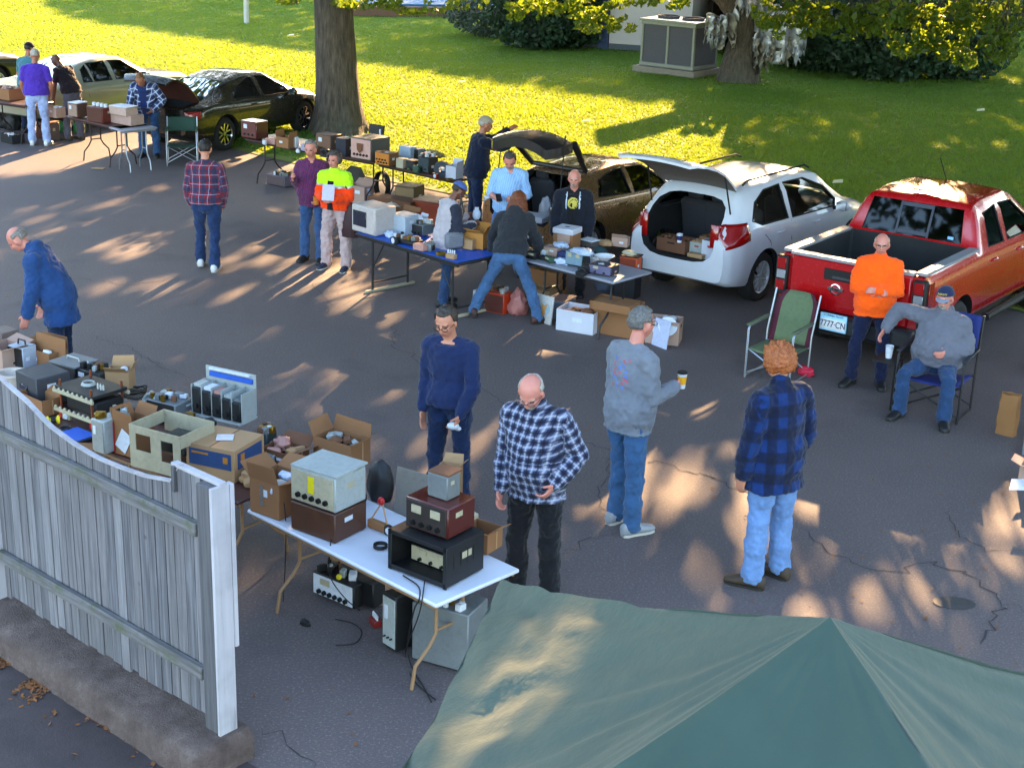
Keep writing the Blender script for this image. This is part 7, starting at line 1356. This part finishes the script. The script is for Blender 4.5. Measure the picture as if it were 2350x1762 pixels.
for a in [('meter', 'black', 'in front of the pale computer case', 905, 562), ('transformer', 'grey', 'beside the flat black tray of gear', 985, 578, 24), ('tuner', 'brown', 'behind the pinkish box on the blue cover', 1000, 566, 26), ('coil', 'brass', 'on the blue cover near the pale vest person', 1012, 588), ('speaker', 'grey', 'behind the pale vest person', 1030, 560, 28), ('valve box', 'tan', 'near the front edge of the blue cover', 1035, 596, 24),
    ('tuner', 'black', 'at the left end of the grey topped table', 1222, 596, 28), ('meter', 'cream', 'left of the cream box on the grey topped table', 1250, 588, 20), ('transformer', 'black', 'in front of the white plastic sheet', 1348, 628, 24), ('valve box', 'white', 'behind the black flat set', 1362, 606, 24), ('telephone', 'black', 'at the front edge of the grey topped table', 1335, 634, 24), ('coil', 'grey', 'by the scalloped dish', 1408, 622, 18), ('tuner', 'green', 'behind the pale blue plastic bag', 1262, 604, 22),
    ('meter', 'white', 'left of the pink box on the left brown table', 606, 333, 14), ('valve box', 'cream', 'behind the little white parts', 704, 340, 18), ('tuner', 'brown', 'between the maroon shirt and the brown box radio', 726, 352, 22), ('speaker', 'black', 'behind the safety jacket person on the brown table', 745, 362, 18), ('transformer', 'green', 'left of the green fronted set', 958, 398, 20), ('meter', 'red', 'beside the dark drum', 1000, 411, 16), ('coil', 'brass', 'by the white open box', 1032, 416, 14), ('tuner', 'cream', 'behind the orange panel radio', 905, 372, 24),
    ('transformer', 'black', 'at the front edge by the cream chassis', 230, 1022, 26), ('meter', 'grey', 'between the paper label carton and copper posts', 300, 990, 24), ('tuner', 'black', 'behind the cream chassis frame', 372, 972, 32), ('coil', 'brass', 'right of the bench device', 432, 962, 26), ('speaker', 'black', 'below the module rack', 480, 1000, 34), ('valve box', 'tan', 'right of the blue printed carton', 600, 1080, 34), ('transformer', 'grey', 'behind the crumpled tan bag', 622, 1066, 30), ('telephone', 'black', 'by the pinkish bundle', 690, 1066, 32), ('meter', 'cream', 'left of the copper post chassis', 152, 965, 22), ('tuner', 'grey', 'under the tan carton tipped open', 262, 925, 34), ('coil', 'black', 'beside the yellow wire spool', 148, 992, 24), ('transformer', 'brown', 'behind the upright white chassis', 252, 955, 26), ('speaker', 'grey', 'behind the grey speaker box', 205, 862, 30), ('valve box', 'white', 'behind the tall flap carton', 150, 842, 28), ('tuner', 'brown', 'between the bench device and module rack', 430, 975, 30),
    ('transformer', 'grey', 'at the back edge of the white table', 818, 1160, 36), ('meter', 'black', 'right of the wooden easel', 895, 1232, 30), ('coil', 'black', 'in front of the wooden easel', 872, 1262, 30), ('tuner', 'cream', 'behind the open brown carton at the right end', 1078, 1200, 36), ('valve box', 'red', 'beside the meter chassis under the white table', 860, 1440, 34, 0), ('transformer', 'black', 'on the ground behind the tall control panel', 930, 1440, 34, 0)]: small(*a)
# ---------------------------------------------------------------- everybody in the yard
def denim(c): return m_cloth('denim', c, var=.22, bump=.25)
JB = denim('#243a5c'); JL = denim('#5f7ba6'); JP = denim('#93a3cc'); JD = denim('#15233f'); JM = denim('#2f4d78')
BLK = m_cloth('black_cloth', '#15151a'); NVY = m_cloth('navy_cloth', '#1b2c5c'); GRYC = m_cloth('grey_cloth', '#70747f'); DGR = m_cloth('charcoal_cloth', '#26282e')
sh_w = M('#c9c9cc', .5, name='white_shoe'); sh_g = M('#8b8f96', .6, name='grey_shoe', var=.35, vs=25); sh_k = M('#141416', .55, name='black_shoe'); sh_b = M('#3a2e22', .7, name='brown_shoe'); so_w = M('#b9b6ae', .6, name='pale_rubber')
gl_k = M('#101014', .3, name='glasses_frame'); gl_m = M('#6c6660', .3, .8, name='wire_frame'); gl_lens = M('#08080a', .08, name='dark_lens', var=0)
def patch(mats, fn):
    "gives regions of a garment their own cloth: fn(x, y, z in the chest frame) -> slot number"
    def f(me, root, d):
        for m_ in mats: me.materials.append(m_)
        n_ = len(me.polygons); c = np.empty(n_*3, np.float32); me.polygons.foreach_get('center', c); c = c.reshape(-1, 3); q = (c-np.array(d['W']))@np.array(d['M2'])/d['k']
        mi = np.empty(n_, np.int32); me.polygons.foreach_get('material_index', mi); r = fn(q[:, 0], q[:, 1], q[:, 2], c); mi = np.where(r > 0, r, mi); me.polygons.foreach_set('material_index', mi.astype(np.int32))
    return f
PE = {}
PE['purple'] = person('person in a purple tee shirt and pale jeans seen from behind at the left edge', 92, 333, 4, 1.75, 1, 5, head=(18, -.1), skin='tan', top=('tee_shirt', m_cloth('purple_jersey', '#4a2fa0')), sleeve='short', hem=.07, loose=.022, belly=.07, wide=1.13, pants=JP, ploose=.016, shoes=sh_w, sole=so_w, hair=('buzz', HW),
    pose=dict(lu=(-.28, -.02, -1), lf=(.16, .38, -1), ru=(.34, -.1, -1), rf=(-.28, .45, -1)), vox=.011)
PE['teal'] = person('person in a teal shirt and dark cap half hidden behind the purple tee shirt', 70, 306, -25, 1.72, 4, 6, head=(15, 0), skin='tan', top=('shirt', m_cloth('teal_cloth', '#3f6f7a')), sleeve='short', hem=.06, wide=1.08, pants=JD, shoes=sh_k, cap=(BLK, BLK), hair=('buzz', HK), pose=dict(lu=(-.35, .1, -1), lf=(.2, .5, -.8)), vox=.012)
PE['black'] = person('person in a black tee shirt stooping over the boxes right of the purple shirt', 172, 322, 62, 1.69, 18, 16, head=(40, .2), skin='brown', top=('tee_shirt', m_cloth('black_jersey', '#1d171d')), sleeve='short', hem=.05, loose=.02, belly=.05, wide=1.05, pants=m_cloth('grey_trousers', '#4a4b58'), ploose=.018, shoes=sh_b, hair=None,
    pose=dict(lu=(-.1, .2, -1), lf=(.05, .25, -1), ru=(.1, .15, -1), rf=(0, .3, -1), lt=(-.05, .2, -1), rt=(.05, -.05, -1)), vox=.011)
plaidblue = m_cloth('blue_plaid', '#4a5f95', [(0, .10, .42, 0, '#1c2444', .85), (1, .10, .42, .2, '#1c2444', .8), (0, .10, .10, .5, '#c9cfe0', .8), (1, .10, .12, .7, '#c9cfe0', .8)])
PE['plaidopen'] = person('person in an open blue plaid shirt bending over the small white table', 345, 360, 178, 1.70, 18, 24, head=(38, .1), skin='tan', top=('shirt', plaidblue), loose=.03, hem=.10, belly=.10, wide=1.08, inner=NVY, openf=.055, pants=JM, ploose=.016, shoes=sh_k, hair=('buzz', HT),
    pose=dict(lu=(-.62, -.15, -.8), lf=(.55, .45, -.55), ru=(.25, .2, -1), rf=(-.1, .55, -1), lt=(-.08, .12, -1), rt=(.08, .12, -1), ls=(-.02, -.1, -1), rs=(.02, -.1, -1)), vox=.011)
redplaid = m_cloth('red_plaid', '#7c1f2c', [(0, .12, .40, 0, '#27304c', .8), (1, .12, .40, .1, '#27304c', .75), (0, .12, .06, .45, '#8d9ab5', .7), (1, .12, .06, .55, '#8d9ab5', .7)])
PE['redplaid'] = person('person in a red and blue plaid shirt walking away across the empty asphalt', 477, 617, 4, 1.71, 1, 5, head=(14, -.45), top=('shirt', redplaid), hem=.05, loose=.024, wide=1.08, pants=denim('#1e3156'), ploose=.012, shoes=sh_w, sole=so_w, hair=('short', HK),
    pose=dict(lu=(-.22, -.06, -1), lf=(.14, .36, -1), ru=(.22, -.06, -1), rf=(-.16, .36, -1), lt=(-.03, .34, -1), ls=(-.05, .08, -1), rt=(.02, .02, -1), rs=(-.02, -.2, -1)), vox=.010)
mar = m_cloth('maroon_stripe', '#5c1f45', [(0, .035, .3, 0, '#35305e', .7), (0, .035, .08, .5, '#9a5a80', .4)])
PE['maroon'] = person('person in a maroon striped shirt and jeans talking under the oak', 718, 600, 168, 1.66, 0, 6, head=(8, -.2), skin='pink', top=('shirt', mar), hem=.10, loose=.024, belly=.06, wide=1.06, inner=m_cloth('white_cloth', '#c9ced8'), openf=-.04, pants=JM, ploose=.012, shoes=sh_k, hair=('short', HG),
    pose=dict(ru=(.18, .12, -1), rf=(-.12, .9, .55), lu=(-.12, .15, -1), lf=(.1, .8, -.45), lt=(-.02, .08, -1), rt=(.1, .0, -1)), curl={'r': 1.2, 'l': 1.0}, vox=.010)
lime = m_cloth('lime_cloth', '#b6f01c', var=.08); orng = m_cloth('orange_cloth', '#ff4408', var=.08); refl = M('#a9b0b8', .35, .4, name='reflective_tape')
PE['hivis'] = person('person in a lime and orange safety jacket reading a sheet of paper', 772, 617, 158, 1.57, 0, 5, head=(-4, .75), skin='pink', top=('safety_jacket', orng, patch([lime, refl, BLK], lambda x, y, z, c: np.where((abs(x) < .05-.0*z)&(y > .05)&(z < .24), 3, np.where((z > .135)&(z < .165), 2, np.where(z >= .165, 1, 0))))), hem=.06, loose=.045, belly=.03, wide=1.08, pants=m_cloth('pale_trousers', '#b39c9c'), ploose=.03, shoes=M('#20263c', .6, name='navy_shoe'), sole=so_w,
    hair=('curly', m_hair('#4c433f')), pose=dict(lu=(-.25, .15, -1), lf=(.55, .9, -.05), ru=(.25, .1, -1), rf=(-.65, .8, .0), lt=(-.16, .02, -1), rt=(.16, .02, -1), ls=(-.02, 0, -1), rs=(.02, 0, -1)), curl=1.0, collar=1, vox=.009)
PE['hatchman'] = person('person in a navy jacket and beige cap reaching into the raised hatch', 1088, 533, -72, 1.72, 3, 8, head=(12, 0), skin='tan', top=('jacket', m_cloth('navy_jacket', '#121a30')), hem=.08, loose=.035, belly=.05, wide=1.1, pants=JD, shoes=sh_k, hair=('buzz', HW), cap=(m_cloth('beige_cap', '#9a8f7d'),)*2, pose=dict(ru=(.1, .95, -.25), rf=(0, .9, .35), lu=(-.1, .9, -.1), lf=(.05, .8, .5)), vox=.011)
PE['bluestripe'] = person('person in a light blue shirt looking down at a phone by the hatchback', 1158, 628, 176, 1.69, -4, 14, head=(36, .12), skin='pink', top=('shirt', m_cloth('light_blue_stripe', '#86aede', [(0, .03, .25, 0, '#b9d2f2', .6)], var=.1)), hem=.12, loose=.024, sleeve='rolled', belly=.06, wide=1.05, pants=denim('#38608f'), hair=('short', m_hair('#3e342e')), beard=('full', m_hair('#8d857e')), shoes=sh_k,
    pose=dict(ru=(.28, .15, -1), rf=(-.35, .95, -.02), lu=(-.30, .1, -1), lf=(.65, .85, -.0), rt=(.25, .35, -1), lt=(-.12, .25, -1)), curl=1.1, vox=.010)
vest = m_cloth('pale_vest', '#a8a0a6'); slv = m_cloth('dark_sleeve', '#2b2d3c')
PE['vest'] = person('person in a blue cap and pale vest over dark sleeves at the blue topped table', 1018, 700, -62, 1.56, 0, 14, head=(34, -.25), skin='dark', top=('vest', vest, patch([slv], lambda x, y, z, c: np.where((abs(x) > .19), 1, 0))), hem=.12, loose=.034, belly=.04, wide=1.0, pants=JB, shoes=sh_k, hair=('buzz', HK), cap=(m_cloth('blue_cap', '#4b5f9c'),)*2,
    pose=dict(ru=(.1, .15, -1), rf=(-.2, .9, .15), lu=(-.12, .3, -1), lf=(.3, .9, .35), lt=(-.05, .15, -1), rt=(.05, -.08, -1), rs=(.0, -.12, -1)), curl=1.1, vox=.010)
PE['longhair'] = person('person in a charcoal hoodie leaning over the table with legs wide apart', 1160, 735, -12, 1.66, 30, 8, head=(22, -.1), skin='tan', top=('hoodie', DGR), hood=True, hem=.02, loose=.036, belly=.02, wide=1.02, pants=denim('#3c5a80'), ploose=.012, shoes=M('#3b1d1a', .6, name='dark_red_shoe'), hair=('long', HR),
    pose=dict(lu=(-.45, .2, -1), lf=(-.15, .3, -1), ru=(.35, .35, -1), rf=(.25, .5, -.9), lt=(-.52, .12, -1), ls=(-.42, -.12, -1), rt=(.46, .05, -1), rs=(.34, -.12, -1)), toes=(20, -40), vox=.009)
yel = m_cloth('yellow_print', '#c3b352', var=.1)
PE['emblem'] = person('person in a dark jacket and tee with a round yellow emblem', 1308, 676, 172, 1.63, 2, 6, head=(6, .5), skin='pink', top=('jacket', m_cloth('dark_jacket', '#171a26'), patch([m_cloth('white_trim', '#b9c2d4'), yel], lambda x, y, z, c: np.where((y > .04)&((x-.0)**2+(z-.20)**2 < .075**2)&~(((x+.01)**2+(z-.195)**2 > .050**2)&((x+.01)**2+(z-.195)**2 < .058**2))&~((abs(x-.02) < .014)&(z < .2)&(z > .15)), 3, np.where((y > .04)&(abs(abs(x)-.088) < .010)&(z > .12)&(z < .33), 2, 0)))), inner=BLK, openf=.062, hem=.06, loose=.034, belly=.03, wide=1.08, pants=BLK, shoes=sh_k, hair=('fringe', HW), beard=('goatee', HW),
    pose=dict(ru=(.22, .1, -1), rf=(-.05, .5, -1), lu=(-.22, .1, -1), lf=(.08, .5, -1)), vox=.010)
PE['bluejacket'] = person('person in a blue hooded jacket stooping over the left foreground table', 150, 893, 92, 1.78, 10, 24, head=(42, .0), skin='pink', top=('jacket', m_cloth('blue_shell', '#203f70')), hood=True, collar=1, hem=.22, loose=.04, belly=.04, wide=1.02, pants=m_cloth('navy_trousers', '#16243f'), shoes=sh_k, hair=('fringe', HG),
    pose=dict(lu=(-.15, .05, -1), lf=(-.02, .3, -1), ru=(.15, -.05, -1), rf=(0, .25, -1), lt=(-.05, .05, -1), rt=(.05, .0, -1)), vox=.0085)
PE['sweater'] = person('person in glasses and a navy sweatshirt standing behind the foreground tables', 1028, 1168, 158, 1.81, 0, 5, head=(22, .28), skin='light', top=('sweatshirt', m_cloth('navy_sweat', '#18254a')), hem=.03, loose=.022, wide=1.02, pants=denim('#152545'), ploose=.010, shoes=sh_k, hair=('short', m_hair('#2e2621')), glasses=(gl_k, None),
    pose=dict(ru=(.10, -.02, -1), rf=(.0, .25, -1), lu=(-.20, .12, -1), lf=(.28, .52, -1)), curl={'l': 1.0, 'r': .4}, vox=.0075)
plaidnw = m_cloth('navy_white_plaid', '#262c48', [(0, .066, .40, 0, '#6f7896', .5), (1, .066, .40, .3, '#6f7896', .5), (0, .066, .14, 0, '#b4b9cc', .5), (1, .066, .14, .3, '#b4b9cc', .5), (0, .066, .18, .5, '#0d1020', .7), (1, .066, .18, .8, '#0d1020', .7)])
PE['baldplaid'] = person('person in a navy and white plaid shirt looking down beside the canopy', 1220, 1378, 160, 1.86, 1, 12, head=(34, .25), skin='pink', top=('shirt', plaidnw), collar=1, hem=.12, loose=.030, belly=.07, wide=1.04, inner=m_cloth('pale_blue_cloth', '#6d86b8'), openf=-.035, pants=BLK, ploose=.02, shoes=sh_k, hair=('fringe', HW), glasses=(gl_m, None), beard=('goatee', HW),
    pose=dict(lu=(-.42, -.22, -.9), lf=(.42, .6, -.66), ru=(.12, .0, -1), rf=(0, .35, -1)), curl=.9, vox=.0075)
prn = M('#5a74b4', .9, name='blue_print'); prr = M('#a8566a', .9, name='red_print')
PE['greyshirt'] = person('person in a grey long sleeved shirt holding a yellow cup', 1430, 1212, -52, 1.88, 0, 5, head=(6, -.3), skin='pink', top=('shirt', m_cloth('grey_jersey', '#6f747f'), patch([prn, prr], lambda x, y, z, c: np.where((y < -.03)&(abs(x+.0) < .09)&(z > .02)&(z < .26)&(np.sin(x*85+np.sin(z*60)*2)*np.sin(z*95+x*30) > .35), np.where(np.sin(z*40+x*25) > .1, 1, 2), 0))), hem=.10, loose=.026, belly=.04, wide=1.04, pants=denim('#34567f'), ploose=.014, shoes=sh_g, sole=so_w, hair=('short', m_hair('#5f5d5c')), glasses=(gl_k, None),
    pose=dict(ru=(.12, .05, -1), rf=(-.1, 1, .18), lu=(-.12, .0, -1), lf=(.05, .45, -1), lt=(-.04, .1, -1), rt=(.06, -.02, -1)), curl={'r': 1.2, 'l': .5}, vox=.0075)
buf = m_cloth('blue_buffalo_check', '#0d2a5e', [(0, .17, .5, .1, '#0a1024', .72), (1, .17, .5, 0, '#0a1024', .72)], var=.2)
PE['curly'] = person('person in a blue and black check jacket and pale jeans seen from behind', 1755, 1335, 34, 1.88, 0, 4, head=(6, .1), skin='light', top=('jacket', buf), hem=.18, loose=.040, wide=1.08, collar=1, pants=denim('#6080b0'), ploose=.022, shoes=sh_b, sole=M('#1d1a16', .8), hair=('curly', m_hair('#9a5428')),
    pose=dict(lu=(-.24, .02, -1), lf=(-.02, .16, -1), ru=(.28, -.08, -1), rf=(-.12, .42, -1), lt=(-.07, -.02, -1), rt=(.08, .05, -1)), toes=(30, 12), vox=.0075)
PE['orange'] = person('person in a bright orange jacket with folded arms leaning on the red tailgate', 1984, 885, 166, 1.65, -5, 3, head=(4, .35), skin='pink', top=('jacket', m_cloth('orange_shell', '#ff5a0a', var=.08)), collar=1, hem=.10, loose=.042, belly=.02, wide=1.06, pants=m_cloth('navy_work_trousers', '#121a38'), ploose=.016, shoes=sh_k, hair=('fringe', HW), glasses=(gl_m, None),
    pose=dict(ru=(.22, .22, -1), rf=(-.92, .55, .05), lu=(-.22, .22, -1), lf=(.92, .62, .12), rt=(.16, .32, -1), lt=(-.12, .2, -1), rs=(.05, .02, -1), ls=(-.03, .02, -1)), curl=.9, toes=(10, -30), vox=.0085)
capn = m_cloth('navy_cap', '#1d2748')
PE['seated'] = person('person in a navy cap and sunglasses sitting in the blue folding chair', 2112, 968, 150, 1.70, -6, 10, head=(6, .45), skin='pink', top=('hoodie', m_cloth('grey_hoodie', '#60626e')), hood=True, hem=.03, loose=.04, belly=.12, wide=1.16, pants=denim('#233c60'), ploose=.016, shoes=sh_k, hair=('buzz', HG), beard=('goatee', HW), cap=(capn, M('#8e90a0', .7, name='pale_brim')), glasses=(gl_k, gl_lens),
    pose=dict(ru=(.95, -.12, .10), rf=(.35, .42, -.8), lu=(-.38, -.02, -1), lf=(.62, .85, -.08), rt=(.28, .95, -.06), rs=(.02, .02, -1), lt=(-.30, .95, -.06), ls=(-.02, .05, -1)), curl=.5, toes=(22, -14), vox=.0085)
# the cap's stitched lettering and the beige patch on the teal man's cap
G = PE['seated']; q = MB()
# ---------------------------------------------------------------- what people hold or sit on
def hand(k, s): G = PE[k]; a = wpt(G, G['T'][s+'wr']); b = wpt(G, G['T'][s+'el']); d = (a-b).normalized(); return a+d*.085*G['k'], d, G
p, d, G = hand('greyshirt', 'r'); cup('yellow paper cup with black lid in the grey shirted person\'s hand', p+Vector((0, 0, -.045)), .040, .13, PWH, M('#e0a010', .5, name='yellow_sleeve'), BK)
p, d, G = hand('sweater', 'l'); blob('white_cloth', 'crumpled white cloth in the navy sweatshirt person\'s hand', 'cloth', 0, 0, 0, 1, 1, 1, PWH, 81, at3=p); o = bpy.context.scene.objects[-1] if 0 else [x for x in COL.objects if x.name.startswith('white_cloth')][-1]; q = MB(); q.ell((-.02, 0, -.01), (.055, .035, .032), PWH); q.ell((.04, .01, -.04), (.03, .02, .02), PWH); o.data = q.mesh('white_cloth'); o.rotation_euler = (.3, .2, .5)
p, d, G = hand('bluestripe', 'r'); q = MB(); q.box((0, 0, 0), (.075, .15, .01), BK, bev=.003); q.box((0, 0, .0065), (.066, .135, .002), M('#20242c', .1, name='phone_glass')); o = q.build('phone'); o.location = p+Vector((.02, -.03, .03)); o.rotation_euler = (.5, 0, .2); tag(o, 'black phone in the light blue shirted person\'s hands', 'phone')
p, d, G = hand('hivis', 'r'); p2, *_ = hand('hivis', 'l'); m = (p+p2)/2; q = MB(); q.box((0, 0, 0), (.16, .004, .21), M('#b9b4c8', .7, name='sheet_paper'), bev=.0005); o = q.build('paper_sheet'); o.location = m+Vector((.03, -.03, .10)); o.rotation_euler = (-.35, 0, -.1); tag(o, 'white sheet of paper held by the safety jacket person', 'paper')
r = G['root']; bp = wpt(G, G['T']['lhi']+Vector((-.16, .06, .02))*G['k']); o = thing('shoulder_bag', 'maroon shoulder bag hanging at the hip of the safety jacket person', 'bag', bp, r.rotation_euler.z); bag = M('#2e0c16', .6, name='maroon_leather', bump=.3); q = MB(); vs = []
for k in range(11):
    t = k/10; zz = .06-.42*t; w = .035+.10*math.sin(min(1, t*1.15)*PI*.62); dd = .03+.05*math.sin(t*PI*.7)
    for j in range(16): a = 2*PI*j/16; vs.append((math.cos(a)*w*(1+.08*noise.noise(Vector((a, zz*9, 0)))), math.sin(a)*dd-.02, zz))
q.add(vs, [[k*16+j, k*16+(j+1) % 16, (k+1)*16+(j+1) % 16, (k+1)*16+j] for k in range(10) for j in range(16)]+[list(range(16))[::-1], [160+j for j in range(16)]], bag); q.build('bag_body', o, ang=60); sh = G['T']['lsh']-G['T']['lhi']-Vector((-.16, .06, .02))*G['k']; q = MB()
for e in (-.02, .02): q.tube([(e, 0, .05), Vector((e, .02, .25)), sh*.75+Vector((-.03, .09, 0)), sh+Vector((.04, .0, .07)), sh*.8+Vector((.02, -.14, 0)), (e, -.02, .05)], .007, bag, 6)
q.build('strap', o)
p, d, G = hand('maroon', 'l'); cup('orange paper cup in the maroon shirted person\'s hand', p+Vector((.0, -.01, -.03)), .045, .11, M('#b8701c', .6, name='orange_cup'))
p, d, G = hand('vest', 'r'); p2, *_ = hand('vest', 'l'); q = MB(); q.ell((0, 0, 0), (.05, .035, .075), PLB); q.box((.0, .0, .075), (.05, .04, .03), PWH); o = q.build('wrapped_part'); o.location = (p+p2)/2+Vector((.02, 0, .05)); tag(o, 'plastic wrapped part in the blue capped person\'s hands', 'package')
G = PE['vest']; c = wpt(G, G['T']['rhi']+Vector((.14, .02, .06))*G['k']); q = MB(); q.box((0, 0, 0), (.10, .24, .20), M('#6d6f78', .8, name='grey_bag_cloth', bump=.3), bev=.03); o = q.build('waist_bag'); o.location = c; o.rotation_euler = (0, 0, G['root'].rotation_euler.z); tag(o, 'grey canvas bag at the hip of the blue capped person', 'bag')
q = MB(); q.tube([(0, .05, .1), (.0, .12, .35), (-.06, .1, .55)], .010, DKP, 6); q.build('strap', o)
# seated man's chair and its side table
G = PE['seated']; c = wpt(G, G['P']); sh = G['P'].z; rz = math.degrees(G['root'].rotation_euler.z)+180
fchair('blue folding director chair the person in sunglasses sits in', 0, 0, rz, M('#1a2a70', .8, name='royal_chair_cloth'), BKL, w=.66, sd=.50, back=.58, seat_h=max(.36, sh-.13), at3=Vector((c.x, c.y, 0))-Matrix.Rotation(R(rz), 3, 'Z') @ Vector((0, .02, 0)), arm=M('#20242c', .6))
sp = Vector((c.x, c.y, 0))+Matrix.Rotation(R(rz), 3, 'Z') @ Vector((-.47, -.12, 0)); o = thing('side_table', 'small black side tray fixed beside the blue director chair', 'tray', sp, R(rz)); q = MB(); q.box((0, 0, .50), (.24, .30, .02), BK); q.build('tray_top', o); q = MB(); q.tube([(.11, .12, .5), (.11, .12, 0)], .011, BKL, 7); q.tube([(.11, -.12, .5), (.11, -.12, 0)], .011, BKL, 7); q.tube([(.11, -.12, .02), (.11, .12, .02)], .011, BKL, 7); q.build('leg', o)
cup('white foam cup on the side tray of the blue director chair', sp+Vector((0, 0, .51)), .042, .13, PWH)
text('NAVY', .035, M('#c9b04a', .6, name='gold_thread'), G['root'], G['HC']+G['HM'] @ Vector((0, .116, .078)), (G['HM'] @ Matrix.Rotation(PI, 3, 'Z') @ Matrix.Rotation(R(72), 3, 'X')).to_euler(), name='cap_lettering')
sock = M('#c9c9cf', .9, name='white_sock')
for s in 'lr': a = G['T'][s+'an']; q = MB(); q.tube([a+Vector((0, .0, -.02)), a+(G['T'][s+'kn']-a).normalized()*.10], [.048, .052], sock, 12); q.build('sock', G['root'])
# ---------------------------------------------------------------- the same kind of thing shares a group
GR = {'person': 'people at the flea market', 'table': 'folding tables of goods', 'box': 'boxes and cartons for sale', 'radio': 'old radios on the tables', 'bag': 'bags among the goods', 'car': 'cars parked nose to the lawn', 'chair': 'folding chairs', 'tree': 'trees around the lawn', 'shrub': 'shrubs along the far side of the lawn', 'instrument': 'test instruments', 'cable': 'loose cables and coils', 'cup': 'drink cups', 'litter': 'scraps lying about', 'chassis': 'bare chassis on the tables', 'tray': 'trays', 'cabinet': 'cabinets for sale', 'case': 'carrying cases', 'board': 'loose boards leaning about', 'cloth': 'pieces of cloth', 'bundle': 'bundles on the tables', 'paper': 'sheets of paper'}
for o in list(COL.objects):
    if o.parent is None and o.get('category') in GR and not o.get('group'): o['group'] = GR[o['category']]
# tall belts of trees past the edges of the picture, which the cars and windows mirror
for i, (x, y, rx_, ry_, ht) in enumerate([(-42, 84, 12, 6, 9), (-18, 104, 13, 6, 9), (8, 106, 13, 6, 9), (34, 98, 12, 6, 9), (48, 72, 7, 12, 9), (46, 44, 6, 12, 9), (40, 18, 5, 10, 8), (-48, 56, 6, 12, 9), (-40, 26, 5, 10, 8)]):
    o = thing('tree_belt', 'belt of trees out of view beyond the lawn, number %s clockwise' % ['one', 'two', 'three', 'four', 'five', 'six', 'seven', 'eight', 'nine'][i], 'trees', (x, y, 0), 0, 'belts of trees round the lawn'); n_ = 3600
    d = rng.normal(0, 1, (n_, 3)); d /= np.linalg.norm(d, axis=1)[:, None]; r = .75+.25*rng.random((n_, 1)); P = d*r*np.array([rx_, ry_, ht*.55])+np.array([0, 0, ht*.48]); P[:, 2] = np.abs(P[:, 2]); V, F = leaf_quads(P, .9); link('foliage', npmesh('foliage', V, F, [LEAFD]), o)
    q = MB(); q.ell((0, 0, ht*.45), (rx_*.85, ry_*.85, ht*.48), LEAFD, n=20, m=10); q.build('inner_foliage', o); q = MB(); q.tube([(0, 0, 0), (0, 0, ht*.7)], [.4, .1], BARK, 8); q.build('trunk', o)
